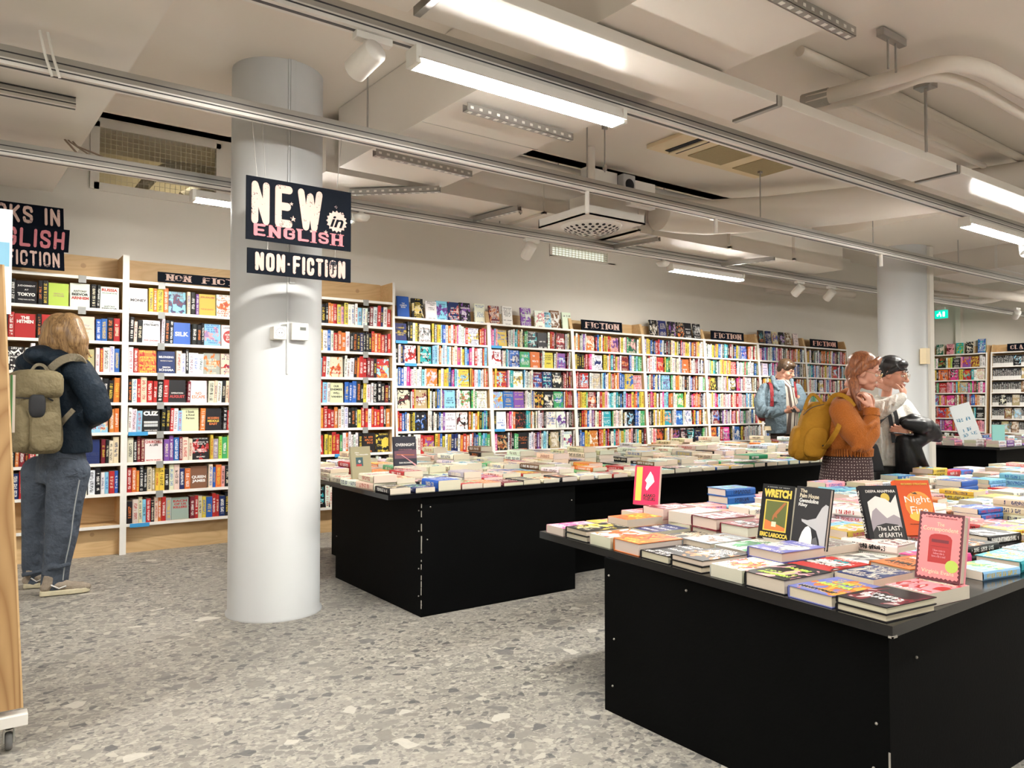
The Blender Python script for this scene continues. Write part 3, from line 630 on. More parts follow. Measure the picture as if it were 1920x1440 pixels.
for k, (px, c, h, nmx, rows) in enumerate(T1): topper(tx(px), 7.17, zt, c, h, nmx, rows=rows, bay=0)
for px, c, h, nmx in ((916, 'D', .21, 'dark red cover'), (941, 'W', .22, 'white cover with red words'), (975, 'V', .22, 'violet cover leaning on two others'), (1001, 'I', .20, 'pale cover with a black corner band'), (1015, 'L', .19, 'light blue cover with a black band'), (1031, 'H', .22, 'brown patterned essay cover'), (1053, 'W', .21, 'white cover with a red picture')):
    topper(tx(px), 7.17, zt, c, h, nmx, bay=1, turn=R(-6) if c in 'VI' else 0)
for k, (px, c, nmx) in enumerate(((1217, 'K', 'black cover with a pale crest'), (1234, 'N', 'blue cover with an arch'), (1252, 'K', 'black cover with a red crest'), (1268, 'K', 'plain black cover'), (1282, 'K', 'black cover with red and white words'), (1299, 'K', 'black cover of stacked white letters'))):
    topper(tx(px), 7.17, zt, c, .215, nmx, bay=3)
for px, c, nmx in ((1421, 'K', 'black cover'), (1435, 'N', 'navy cover with a pale streak'), (1447, 'C', 'cream cover with black marks'), (1460, 'K', 'black cover with a pink scene'), (1472, 'H', 'brown cover with an oval'), (1486, 'W', 'white cover over brown')):
    topper(tx(px), 7.17, zt, c, .205, nmx, bay=5, w=.115)

# ---------------------------------------------------------------- signs on the bookcases
def flat_sign(name, x0, x1, z0, z1, y, letters, label, tilt=.08, frame=False, mt=None):
    w, h = x1 - x0, z1 - z0
    M = Matrix.Translation((x0, y, z0)) @ Matrix.Rotation(-tilt, 4, 'X')
    r = MB().box((0, 0, 0), (w, .012, h)).build(name, mt or M_SIGN); r.matrix_world = M
    for (txt, cx, cz, tw, th, m, bold) in letters:
        put(sign_text(txt, tw * w, th * h, .30, .002, True, .62, .34, .35), 'lettering', m, basis((cx * w, -.001, cz * h), (1, 0, 0), (0, 0, 1)), r)
    return tag(r, label, 'sign')
a, b_ = aty(296, 526, 7.0), aty(470, 545, 7.0)
flat_sign('shelf_sign', a.x, a.x + .98, 2.29, 2.375, 7.0, [('NON', .17, .5, .22, .66, M_PINKA, .05), ('FICTION', .62, .5, .52, .66, M_PINKA, .05)], 'narrow black non-fiction sign on the plywood bookcase next to the column')
for i, (pa, pb, i_, txtm) in enumerate(((1091, 1167, 2, M_PINKA), (1334, 1395, 4, mat('faded_pink', (.42, .27, .22), .7)), (1520, 1571, 6, mat('salmon_letters', (.75, .40, .33), .6)))):
    xa, xb = aty(pa, 610, 7.14).x, aty(pb, 620, 7.14).x
    flat_sign('shelf_sign', xa, xb, 2.165, 2.295, 7.14, [('FICTION', .5, .5, .86, .6, txtm, .05)], ['black fiction sign on the third white bookcase', 'black fiction sign with faded brown letters on the fifth white bookcase', 'small black fiction sign with pink letters on the last white bookcase'][i])
# folded sign on the tallest bookcase
fs = empty('folded_sign', (.35, 7.0, 2.29))
zrow = [2.30, 2.455, 2.62, 2.80]
for k, (txt, yb, yt, xr, m, tw) in enumerate((('NON-FICTION', 6.93, 6.99, .63, M_PINKA, .9), ('ENGLISH', 6.99, 6.91, .66, M_PINKB, .9), ('BOOKS IN', 6.91, 6.97, .62, M_PINKA, .92))):
    z0, z1 = zrow[k], zrow[k + 1]; x0 = xr - .64
    Z = Vector((0, yt - yb, z1 - z0)); hh = Z.length; M = basis((x0, yb, z0), (1, 0, 0), Z)
    p = MB().box((0, 0, -.008), (xr - x0, hh, 0)).build('panel', M_SIGN); p.data.transform(M); p.data.transform(Matrix.Translation((-.35, -7.0, -2.29))); p.parent = fs
    l_ = put(sign_text(txt, tw * (xr - x0), hh * .80, .21), 'lettering', m, Matrix.Translation((-.35, -7.0, -2.29)) @ M @ Matrix.Translation(((xr - x0) * .5, hh * .5, .001)), p)
tag(fs, 'folded black sign reading books in English non-fiction on the plywood bookcase', 'sign')
# end wall bookcases, turned to face down the room
PE = Matrix.Translation((15.0 - 7.33 + 7.33, 0, 0)) 
def end_place(yc):   # maps the along-wall frame (x along, -y outward) to the end wall (facing -X)
    return Matrix(((0, 1, 0, 15.3 - 7.34), (-1, 0, 0, yc), (0, 0, 1, .02), (0, 0, 0, 1)))
PE1 = end_place(7.42); white_bookcase(0, 1.22, 'white bookcase of pink and purple spines on the far end wall', place=PE1, group='bookcases on the end wall')
EN = ['R[KGGW[KWYJ[KP[V[D', 'NNRDWLLLGYKO[OR[MYY[RTW[C', '[VDKVD[RPMRTY[AGMDEPW', 'BBROR[LYPMR[MDWRDKSBBOCW', 'CGHVTTKR[R[OTP[PKK[K', 'BBBLRRVV[M[P[PWWRRPP', 'PB[HC[DKWKW[D[DBBKWB', 'KKDWBRPPVBBWOKRMPPWB']
for j, spec in enumerate(EN[:7]):
    z = WH_Z[7 - j] if j < 8 else 0
    fill_row('E', j, .024, 1.19, yfront(z) + .02, z + .0, .222, spec, '', '', mass=True, place=PE1)
for k, (x, c, h, nmx) in enumerate(((.06, 'O', .19, 'orange and tan cover'), (.30, 'E', .20, 'dark green cover with a couple'), (.49, 'P', .20, 'pink and grey cover'), (.66, 'T', .21, 'teal cover'), (.83, 'K', .22, 'black banded cover'), (1.04, 'B', .26, 'large blue cover'))):
    o = book_obj('paperback_book', PE1 @ M_face(x, 7.18, zt, .13, .05, .08), .13, h, .05, c, split=True)
    tag(o, nmx + ', standing on the white bookcase at the end wall', 'book', 'covers displayed on the end wall bookcase')
PE2 = end_place(6.14); white_bookcase(0, 1.22, 'plywood bookcase of black and white classics on the far end wall', place=PE2, group='bookcases on the end wall')
for j in range(6):
    z = WH_Z[7 - j]; x = .03; k = 0
    while x < 1.17:
        fc = rnd.random() < .1; t = .122 if fc else rnd.uniform(.014, .03)
        if fc: M = PE2 @ M_face(x, yfront(z) + .03, z, .12, .02, .06); MASS.covers(M, .12, .19, .02, rnd.choice('KHAS'), ink=PAL['W'], art=jit(PAL[rnd.choice('CASL')])); MASS.pages(M, .12, .19, .02)
        else: M = PE2 @ M_spine(x, yfront(z) + .02, z); MASS.covers(M, .13, .19, t, 'K', ink=PAL['W']); MASS.face(M, [(-.005, 0, 0), (-.005, 0, t), (-.005, .055, t), (-.005, .055, 0)], 0, PAL['W'])
        x += t + .001
r = MB().box((0, 0, 0), (.6, .012, .13)).build('shelf_sign', M_SIGN); r.matrix_world = PE2 @ Matrix.Translation((.28, 7.1, 2.165))
put(sign_text('CLASSICS', .5, .08, .3, .002, True, .62, .34, .35), 'lettering', M_PINKA, basis((.3, -.001, .065), (1, 0, 0), (0, 0, 1)), r)
tag(r, 'black classics sign on the plywood bookcase of the end wall', 'sign')
def smooth(pts, k=3):
    pts = [Vector(p) for p in pts]
    for _ in range(k):
        o = [pts[0]]
        for a, b_ in zip(pts, pts[1:]): o += [a * .75 + b_ * .25, a * .25 + b_ * .75]
        pts = o + [pts[-1]]
    return pts
# ---------------------------------------------------------------- the room
def struct(name, mb, m): return tag(mb.build(name, m), kind='structure')
CZ = 3.27
struct('floor', MB().box((-5, -7, -.1), (17, 8.6, 0)), M_FLOOR)
# back wall with an opening above the first bookcases (wire mesh window)
bw = MB(); WX0, WX1, WZ0, WZ1 = .875, 1.92, 3.12, 3.68
bw.box((-5, WALLY, 0), (WX0, WALLY + .15, 4.1)).box((WX1, WALLY, 0), (5.87, WALLY + .15, 4.1)).box((WX0, WALLY, 0), (WX1, WALLY + .15, WZ0)).box((WX0, WALLY, WZ1), (WX1, WALLY + .15, 4.1))
bw.box((5.87, WALLY, 0), (6.86, WALLY + .15, 3.09)).box((5.87, WALLY, 3.22), (6.86, WALLY + .15, 4.1)).box((6.86, WALLY, 0), (12.55, WALLY + .15, 4.1))
struct('wall_back', bw, M_WALL)
struct('wall_recess', MB().box((12.55, 7.5, 0), (15.3, 7.65, 4.1)).box((12.5, WALLY + .005, 0), (12.62, 7.64, 4.1)), M_WALL)
struct('wall_end', MB().box((15.3, -7, 0), (15.45, 8.6, 4.1)), M_WALL)
struct('wall_left', MB().box((-5.15, -7, 0), (-5, 8.6, 4.1)), M_WALL)
struct('wall_front', MB().box((-5, -7.15, 0), (17, -7, 4.1)), M_WALL)
cl = MB(); cl.box((-5, -7, CZ), (2.4, 6.02, CZ + .12)).box((2.4, -7, CZ), (15.3, 4.93, CZ + .12)).box((-5, 5.9, CZ), (2.4, 6.02, 3.8)).box((2.4, 4.8, CZ), (15.3, 4.93, 3.8)).box((2.28, 4.93, CZ), (2.4, 6.02, 3.8))
cl.box((-5, 4.8, 3.78), (15.3, 8.6, 3.9)); struct('ceiling', cl, M_CEIL)
struct('trim_1', MB().box((15.2, 6.70, 0), (15.3, 6.79, 3.3)), M_WALL)
struct('trim_2', MB().tube([(3.1, 4.97, 3.235), (15, 4.99, 3.235)], .035), M_CEIL).name = 'trim_2'
# room seen through the mesh window
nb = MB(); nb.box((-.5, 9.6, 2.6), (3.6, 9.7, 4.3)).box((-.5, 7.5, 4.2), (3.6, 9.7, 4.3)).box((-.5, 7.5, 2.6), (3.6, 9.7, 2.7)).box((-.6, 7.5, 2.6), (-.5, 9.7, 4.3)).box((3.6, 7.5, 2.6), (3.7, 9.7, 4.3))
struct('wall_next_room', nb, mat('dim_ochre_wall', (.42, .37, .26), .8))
w = MB(); w.box((WX0 - .03, WALLY - .02, WZ0 - .03), (WX0 + .04, WALLY + .04, WZ1)).box((WX1 - .04, WALLY - .02, WZ0 - .03), (WX1 + .03, WALLY + .04, WZ1)).box((WX0, WALLY - .02, WZ1 - .05), (WX1, WALLY + .04, WZ1 + .02)).box((WX0, WALLY - .02, WZ0 - .04), (WX1, WALLY + .04, WZ0 + .03))
win = tag(w.build('window_1', M_WALL), kind='structure')
g = MB(); n = 22
for i in range(n + 1): x = WX0 + .04 + (WX1 - WX0 - .08) * i / n; g.box((x - .0017, WALLY - .004, WZ0), (x + .0017, WALLY + .001, WZ1))
for i in range(12): z = WZ0 + .03 + (WZ1 - WZ0 - .08) * i / 11; g.box((WX0 + .03, WALLY - .006, z - .0017), (WX1 - .03, WALLY - .003, z + .0017))
g.build('wire_mesh', mat('cream_wire', (.50, .46, .36), .5), win)
t = tag(MB().tube(smooth([(1.35, 8.6, 3.3), (1.62, 8.6, 3.72), (1.95, 8.5, 3.78), (2.9, 8.5, 3.72)]), .06).tube([(1.9, 8.7, 3.45), (2.1, 8.7, 3.6), (2.6, 8.7, 3.62)], .09).build('ventilation_pipe', mat('beige_pipe', (.6, .56, .46), .5)), 'bent pale pipe seen through the wire mesh window', 'pipe')
bl = bpy.data.lights.new('next_room_lamp', 'AREA'); bl.energy = 22; bl.size = .5; bl.color = (1, .9, .68); bo = link(bpy.data.objects.new('next_room_lamp', bl)); bo.location = (2.2, 8.5, 4.15); tag(bo, 'dim lamp of the room behind the mesh window', 'lamp')
# second mesh opening high on the wall, bright behind it
w2 = tag(MB().box((5.86, WALLY - .01, 3.08), (5.9, WALLY + .05, 3.23)).box((6.83, WALLY - .01, 3.08), (6.95, WALLY + .05, 3.23)).box((5.86, WALLY - .01, 3.07), (6.95, WALLY + .05, 3.095)).build('window_2', M_WALL), kind='structure')
g = MB()
for i in range(18): x = 5.9 + .93 * i / 17; g.box((x - .003, WALLY, 3.09), (x + .003, WALLY + .005, 3.22))
for i in range(5): z = 3.10 + .11 * i / 4; g.box((5.88, WALLY, z - .003), (6.85, WALLY + .005, z + .003))
g.build('wire_mesh', mat('cream_wire', (1, 1, 1)), w2)
MB().box((5.87, WALLY + .1, 3.05), (6.85, WALLY + .12, 3.33)).build('lit_pane', mat('lit_corridor', (.9, .92, .85), .5, emit=(.9, .95, .82, .42)), w2)

# ---------------------------------------------------------------- round columns
for k, (cx, cy, r, zt_, nm) in enumerate(((1.545, 4.62, .268, CZ, 'white round column with hanging signs in front of it'), (9.02, 4.62, .268, CZ, 'white round column behind the two people standing close together'))):
    mb = MB(); mb.lathe((cx, cy, 0), [(r + .012, 0), (r + .012, .012), (r, .02), (r, zt_)], 64)
    o = tag(mb.build('round_column', M_COLUMN), kind='structure', label=nm); o.name = 'round_column'
c1 = (1.545, 4.62)
chn = MB().box((1.528, 4.345, 1.95), (1.562, 4.358, CZ - .0)).box((1.515, 4.345, 1.42), (1.525, 4.357, CZ)); tag(chn.build('cable_channel', M_COLUMN), 'white cable channel running down the round column above the thermostat', 'cable channel')
th = empty('thermostat', (1.585, 4.34, 1.67)); MB().box((-.05, -.022, -.05), (.05, .02, .05)).build('housing', M_PLAST, th, bevel=.004); MB().box((-.002, -.0235, .008), (.034, -.022, .026)).build('display', mat('lcd_grey', (.12, .13, .12), .3), th)
tag(th, 'square cream thermostat with a small grey display on the round column', 'thermostat')
so = empty('wall_socket', (1.462, 4.345, 1.655)); MB().box((-.038, -.045, -.038), (.038, .03, .038)).build('housing', M_PLAST, so, bevel=.006)
MB().lathe((0, -.046, 0), [(.027, 0), (.025, .001), (.024, -.0)], 24, M=Matrix.Rotation(R(90), 3, 'X')).build('socket_ring', mat('socket_grey', (.35, .35, .34), .5), so)
MB().box((-.009, -.047, -.002), (-.004, -.0455, .003)).box((.006, -.047, -.002), (.011, -.0455, .003)).build('socket_hole', M_VOID, so)
MB().tube([(0, -.01, .036), (.012, -.01, .055), (.05, -.008, .06)], .006).build('cable', M_PLAST, so)
tag(so, 'white surface mounted wall socket beside the thermostat', 'socket')
MB2 = MB().box((9.07, 4.325, .4), (9.16, 4.38, 3.08)); tag(MB2.build('cable_trunking', M_WALL), 'tall white trunking running down the far round column', 'cable trunking')
q = atd(1733, 668, 8.75); tag(MB().box((q.x - .06, q.y - .05, q.z - .09), (q.x + .03, q.y + .02, q.z + .09)).build('alarm_box', M_CREAM), 'small cream box on the edge of the far round column', 'box')

# ---------------------------------------------------------------- ceiling services
def rail(x0, x1, y, label, z=2.74, h=.085, w=.05, slots=True):
    r = empty('lighting_track', ((x0 + x1) / 2, y, z)); cx = (x0 + x1) / 2
    MB().box((x0 - cx, -w / 2, .0), (x1 - cx, w / 2, h)).build('profile', M_ALU, r, bevel=.004)
    MB().box((x0 - cx, -w / 2 - .006, .004), (x1 - cx, -w / 2, .026)).box((x0 - cx, -w / 2 - .006, -.004), (x1 - cx, w / 2 + .006, .004)).build('flange', M_WHITEM, r)
    MB().box((x0 - cx, -w / 2 - .0015, .050), (x1 - cx, -w / 2 + .001, .056)).box((x0 - cx, -w / 2 - .0075, .012), (x1 - cx, -w / 2 - .005, .018)).build('groove', M_ALUD, r)
    MB().box((x0 - cx, -.008, -.006), (x1 - cx, .008, -.0035)).build('slot', M_ALUD, r)
    return tag(r, label, 'track', 'suspended lighting tracks')
rail(-1.2, 14.9, 5.46, 'long aluminium lighting track nearest the bookcases')
rail(-1.2, 14.9, 4.0, 'long aluminium lighting track carrying the new in English sign')
rail(-3.0, 11.5, 2.80, 'long aluminium lighting track under the row of white panels')
rail(-2.2, .47, 4.74, 'short white track stub ending beside the mesh window', z=2.86, h=.05)
rail(-3.0, 11.5, .2, 'lighting track over the near end of the black table'); rail(-3.0, 11.5, -2.6, 'lighting track at the camera end of the room')
def tube_lamp(x, y, z, label, L_=1.16, w=.09):
    r = empty('tube_lamp', (x + L_ / 2, y, z)); h = L_ / 2
    Mx = Matrix(((0, 0, 1, 0), (1, 0, 0, 0), (0, 1, 0, 0), (0, 0, 0, 1)))
    MB().prism([(-w / 2, .0), (w / 2, .0), (w * .34, .05), (-w * .34, .05)], -h, h, M=Mx).prism([(-w * .62, -.009), (-w * .53, -.009), (-w * .46, .004), (-w * .5, .004)], -h, h, M=Mx).prism([(w * .53, -.009), (w * .62, -.009), (w * .5, .004), (w * .46, .004)], -h, h, M=Mx).build('housing', M_WHITE, r)
    MB().prism([(-w * .47, -.022), (w * .47, -.022), (w * .49, 0), (-w * .49, 0)], -h + .012, h - .012, M=Mx).build('diffuser', M_LAMP, r)
    for s in (-1, 1): MB().box((s * h - .012, -w / 2, -.024), (s * h + .012, w / 2, .05)).build('end_cap', M_PLAST, r)
    return tag(r, label, 'lamp', 'tube lamps under the tracks')
tube_lamp(1.484, 2.76, 2.665, 'long bright tube lamp under the track of white panels')
tube_lamp(6.36, 2.76, 2.665, 'bright tube lamp near the far round column')
tube_lamp(6.0, 5.5, 2.665, 'tube lamp hanging before the mesh slot in the wall')
tube_lamp(1.255, 5.5, 2.665, 'tube lamp behind the round column')
tube_lamp(13.0, 3.96, 2.665, 'added tube lamp out of view at the far end of the middle track')  # unseen lamp added to keep the far end bright
tube_lamp(11.2, 2.76, 2.665, 'tube lamp at the far end of the room')
for x, y in ((-1.8, 2.76), (-.2, .16), (4.6, .16), (8.8, .16), (-.6, -2.64), (3.4, -2.64), (7.6, -2.64), (-2.8, 4.0)):
    tube_lamp(x, y, 2.665, 'tube lamp under a track out of the picture behind the camera')
def spotlight(p, aim, label, watt=SPOT_W, col=(1, .95, .86), size=R(70)):
    p = Vector(p); d = (Vector(aim) - p).normalized(); r = empty('track_spotlight', p)
    Q = d.to_track_quat('-Z', 'Y').to_matrix()
    MB().box((-.05, -.02, .075), (.11, .02, .105)).build('adapter', M_WHITE, r, bevel=.003)
    MB().tube([(0, 0, .08), (0, 0, .03), (.03, 0, 0)], .012).build('bracket', M_WHITE, r)
    MB().lathe((0, 0, 0), [(0, .07), (.046, .068), (.05, .06), (.05, -.075), (.046, -.08), (.044, -.06), (.0, -.055)], 28, M=Q).build('head', M_WHITE, r)
    lg = bpy.data.lights.new('spot', 'SPOT'); lg.energy = watt; lg.color = col; lg.spot_size = size; lg.spot_blend = .7; lg.shadow_soft_size = .03
    lo = link(bpy.data.objects.new('bulb', lg), r); lo.rotation_euler = d.to_track_quat('-Z', 'Y').to_euler(); lo.location = d * .09
    return tag(r, label, 'spotlight', 'track spotlights')
spotlight((1.29, 2.80, 2.63), (.3, 7.0, 1.2), 'white cylindrical spotlight beside the long tube lamp', SPOT_W * .8)
spotlight((4.11, 5.46, 2.63), (4.2, 7.1, 1.3), 'white spotlight aimed at the brightly lit white bookcase', SPOT_W * 2.2)
q = aty(1556, 556, 5.46); spotlight((q.x, 5.46, 2.63), (q.x + .2, 7.1, 1.2), 'white spotlight near the last white bookcases', SPOT_W * 3.0)
spotlight((1.80, 5.46, 2.63), (.6, 7.1, 1.3), 'added white spotlight hidden behind the round column, lighting the backpacker bookcase', SPOT_W * 1.3)  # extra lamp, added out of sight to brighten the first plywood shelves
spotlight((2.02, 5.46, 2.63), (3.0, 7.1, 1.2), 'added white spotlight hidden behind the round column, lighting the next bookcase', SPOT_W * .9)  # second added lamp, hidden by the column, brightens the last plywood shelves
spotlight((8.2, 5.46, 2.63), (8.2, 7.1, 1.3), 'white spotlight aimed at the middle fiction bookcases', SPOT_W * 1.5)
spotlight((4.6, .2, 2.63), (3.6, 2.4, .6), 'spotlight over the near black table', SPOT_W * 1.6)
spotlight((7.6, 2.8, 2.63), (6.2, 2.0, .6), 'spotlight over the far part of the near black table', SPOT_W * 2.0)
spotlight((2.4, .2, 2.63), (1.6, 3.8, 1.2), 'spotlight aimed at the round column', SPOT_W * .4, (.86, .94, 1))
spotlight((13.2, 5.0, 2.63), (15.2, 6.6, 1.3), 'spotlight aimed at the end wall bookcases', SPOT_W * 1.5)
for px, py in ((677, 403), (1243, 496)):
    q = aty(px, py, 5.46); tag(MB().lathe((q.x, 5.46, 2.70), [(.0, -.035), (.05, -.028), (.068, -.005), (.068, .01), (.02, .03), (.02, .045)], 24).build('smoke_detector', M_PLAST), 'round white detector under the track, ' + ('beside the new in English sign' if px < 900 else 'at the end of a tube lamp'), 'detector')
for px, py, h, lb in ((1101, 385, .16, 'white stem dropping from the track above the perforated diffuser'), (1342, 432, .12, 'short white stem hanging under the track in the middle'), (1652, 490, .12, 'short white stem hanging under the track before the far column')):
    q = aty(px, py, 4.0); tag(MB().tube([(q.x, 4.0, 2.74), (q.x, 4.0, 2.74 - h)], .016).lathe((q.x, 4.0, 2.735), [(.0, 0), (.05, 0), (.05, .008), (0, .008)], 16).build('ceiling_dropper', M_WHITE), lb, 'stem')
# hanger rods
RODS = [((689, 145), (689, 258), 4.0), ((1134, 230), (1134, 320), 4.0), ((1101, 340), (1101, 372), 4.0), ((1430, 310), (1426, 425), 4.0), ((1640, 398), (1637, 472), 4.0), ((1797, 455), (1797, 505), 4.0), ((1047, 278), (1047, 340), 5.0), ((1095, 262), (1095, 350), 5.0), ((1213, 282), (1211, 360), 5.0), ((1246, 315), (1245, 385), 5.0), ((976, 305), (976, 400), 5.05), ((937, 400), (937, 428), 5.46), ((1203, 462), (1203, 478), 5.46), ((1413, 490), (1413, 508), 5.46)]
for i, (a, b_, y) in enumerate(RODS):
    x = aty(b_[0], b_[1], y).x; z0 = aty(b_[0], b_[1], y).z; z1 = min(CZ if y < 4.9 else 3.78, max(aty(a[0], a[1], y).z, CZ - .02) + .03)
    mb = MB().tube([(x, y, z0 - .01), (x, y, z1)], .0055, 6).box((x - .012, y - .008, z0), (x + .012, y + .008, z0 + .04)).box((x - .018, y - .012, z1 - .06), (x + .018, y + .012, z1))
    tag(mb.build('hanger_rod', M_STEEL), f'thin steel hanger rod holding the {"track" if y < 5 else "duct"}, {ordw(i)} of the rods', 'hanger rod', 'steel hanger rods')
# row of white panels over the near track
for k, x0 in enumerate((-2.5, -.53, 1.44, 3.40, 5.37, 7.34, 9.31)):
    r = empty('ceiling_panel', (x0 + .97, 2.505, 2.79)); mb = MB().box((-.955, -.15, 0), (.955, .145, .055)); mb.build('casing', M_SHINY, r, bevel=.003)
    MB().box((-.99, -.145, -.006), (-.96, .14, .05)).build('end_bracket', M_STEEL, r)
    tag(r, f'long white ceiling panel above the near track, {ordw(k)} from the entrance side', 'ceiling panel', 'row of long white ceiling panels')
# big low soffit at the upper left
Mx = Matrix.Identity(4)
s_ = MB().prism([(-3.6, -6.9), (.68, -6.9), (.68, 3.3), (.54, 6.95), (-3.6, 6.95)], 2.915, 3.26)
tag(s_.build('wide_duct', M_SHINY), 'very wide lacquered duct running under the ceiling toward the mesh window', 'duct')
# long rectangular duct and the cross duct
e1 = empty('rectangular_duct', (2.6, 3, 2.85)); off = Matrix.Translation((-2.6, -3, -2.85))
def bd(mb, n, m, par): o = mb.build(n, m, par); o.data.transform(off); return o
bd(MB().prism([(2.44, -5), (3.22, -5), (2.87, 4.88), (2.05, 4.88)], 2.86, 3.265), 'casing', M_DUCT, e1)
for yy in (0.2, 1.4, 2.6, 3.8): bd(MB().prism([(2.26 - .042 * (yy - 0), yy), (3.06 - .038 * yy + .02, yy), (3.06 - .038 * yy + .02, yy + .004), (2.26 - .042 * yy, yy + .004)], 2.859, 2.8605), 'seam', M_STEEL, e1)
tag(e1, 'long white rectangular duct crossing the ceiling between the tracks', 'duct')
e2 = empty('rectangular_duct', (5, 5.6, 2.85)); off = Matrix.Translation((-5, -5.6, -2.85))
bd(MB().box((2.0, 4.98, 2.85), (5.0, 5.74, 3.2)), 'casing', M_DUCT, e2); bd(MB().box((5.0, 5.0, 2.83), (8.4, 5.74, 3.12)), 'casing', M_DUCT, e2)
for xx in (3.9, 5.0, 6.3, 7.4): bd(MB().box((xx, 4.965, 2.835), (xx + .025, 5.01, 3.15)).box((xx, 4.965, 2.828), (xx + .025, 5.70, 2.852)), 'joint_flange', M_DUCT, e2)
tag(e2, 'broad white duct running along the wall above the bookcases', 'duct')
def strut(a, b_, label, w=.045):
    a, b_ = Vector(a), Vector(b_); d = (b_ - a); Ln = d.length; M = basis(a, d, Vector((-d.y, d.x, 0)))
    mb = MB(); mb.box((0, -w / 2, 0), (Ln, -w / 2 + .003, w * .9), M=M).box((0, w / 2 - .003, 0), (Ln, w / 2, w * .9), M=M).box((0, -w / 2, 0), (Ln, w / 2, .003), M=M)
    o = mb.build('perforated_strut', M_STEEL)
    h = MB(); n = int(Ln / .055)
    for i in range(n): x = (i + .5) * Ln / n; h.box((x - .012, -w / 2 + .012, -.002), (x + .012, w / 2 - .012, -.0005), M=M).box((x - .010, -w / 2 - .0015, .012), (x + .010, -w / 2 - .0005, .026), M=M)
    h.build('hole_pattern', M_PLAST, o); return tag(o, label, 'strut', 'perforated steel struts under the ducts')
strut(atz(872, 208, 2.80), atz(1070, 265, 2.80), 'perforated strut under the long duct, below the bright lamp')
strut(atz(702, 292, 2.80), atz(882, 333, 2.80), 'perforated strut under the long duct, near the middle track')
strut(atz(657, 366, 2.80), atz(825, 360, 2.80), 'perforated strut under the duct corner beside the hanging sign')
strut(atz(974, 395, 2.80), atz(883, 418, 2.80), 'perforated strut under the cross duct, near a spotlight')
strut(atz(1236, 452, 2.76), atz(1148, 468, 2.76), 'perforated strut under the cross duct beyond the diffuser')
strut(atz(1452, 488, 2.76), atz(1350, 500, 2.76), 'perforated strut under the cross duct, past the lit tube')
strut(atz(1440, -8, 2.82), atz(1596, 72, 2.82), 'perforated strut under the duct at the top of the picture')
# cassette unit
r = empty('air_conditioner', (4.98, 3.94, CZ - .001)); 
MB().box((-.69, -.25, -.035), (.66, .235, .0)).build('panel', M_CREAM, r, bevel=.006)
for x0 in (-.31, .24): MB().box((x0, -.16, -.042), (x0 + .40, .15, -.033)).build('intake_grille', M_GRILL, r)
MB().box((-.55, -.17, -.040), (-.42, .17, -.034)).build('air_slot', M_VOID, r); MB().box((-.50, -.18, -.05), (-.46, .18, -.036)).build('louvre', M_CREAM, r)
tag(r, 'aged cream ceiling air conditioner with two dusty grilles', 'air conditioner')
# diffuser with perforated dome
r = empty('air_diffuser', (3.98, 4.47, 2.64)); MB().box((-.3, -.29, 0), (.3, .29, .012)).box((-.3, -.29, 0), (-.29, .29, .07)).box((.29, -.29, 0), (.3, .29, .07)).box((-.3, -.29, 0), (.3, -.28, .07)).box((-.3, .28, 0), (.3, .29, .07)).build('plate', M_WHITEM, r)
MB().lathe((0, 0, 0), [(.24, .0), (.22, -.02), (.15, -.045), (.07, -.058), (0, -.06)], 40).build('dome', M_WHITEM, r)
hm = MB()
for rr, nn, zz in ((.05, 6, -.0605), (.09, 11, -.056), (.13, 16, -.051), (.17, 20, -.040), (.205, 24, -.028)):
    for i in range(nn):
        a_ = 2 * math.pi * i / nn + rr * 9; n_ = Vector((math.cos(a_) * rr * 2.2, math.sin(a_) * rr * 2.2, -1)).normalized()
        hm.lathe((rr * math.cos(a_), rr * math.sin(a_), zz), [(.014, 0), (0, .001)], 8, M=n_.to_track_quat('Z', 'Y').to_matrix())
hm.build('hole_pattern', M_VOID, r)
MB().box((-.12, -.12, .012), (.12, .12, .22)).tube([(0, 0, .2), (0, 0, .628)], .03).build('connection_box', M_DUCT, r)
tag(r, 'square white air diffuser with a perforated dome below the middle track', 'air diffuser')
# projector-like sensor box and junction boxes
q = aty(1170, 350, 4.72); r = empty('ventilation_damper', q)
MB().box((-.07, -.07, -.09), (.07, .07, .09)).build('housing', mat('damper_grey', (.42, .42, .42), .4), r, bevel=.01)
MB().lathe((.0, -.072, 0), [(.0, .004), (.045, .004), (.05, .0), (.05, -.01)], 24, M=Matrix.Rotation(R(90), 3, 'X')).build('opening', M_VOID, r)
MB().box((-.42, .0, -.1), (-.08, .08, .1)).box((.08, .0, -.14), (.38, .06, .08)).build('backing_plate', M_WHITEM, r)
tag(r, 'grey box with a round black opening above the middle track', 'damper')
# round duct sweeping toward the far column
pts = [(5.12, 4.83, 2.99), (5.35, 4.80, 2.99), (5.6, 4.7, 2.99), (6.0, 4.3, 3.0), (6.4, 3.75, 3.02), (6.75, 3.1, 3.05), (7.0, 2.4, 3.05)]
tag(MB().tube(pts, [.16, .16, .16, .16, .16, .16, .16], 28).build('round_duct', M_DUCT), 'white round duct curving across the ceiling past the air conditioner', 'duct')
# lowered box around the far column
tag(MB().box((7.68, 3.0, 3.09), (9.7, 4.93, CZ)).build('ceiling_box', M_CEIL), 'lowered plaster box in the ceiling around the far round column', 'ceiling box')
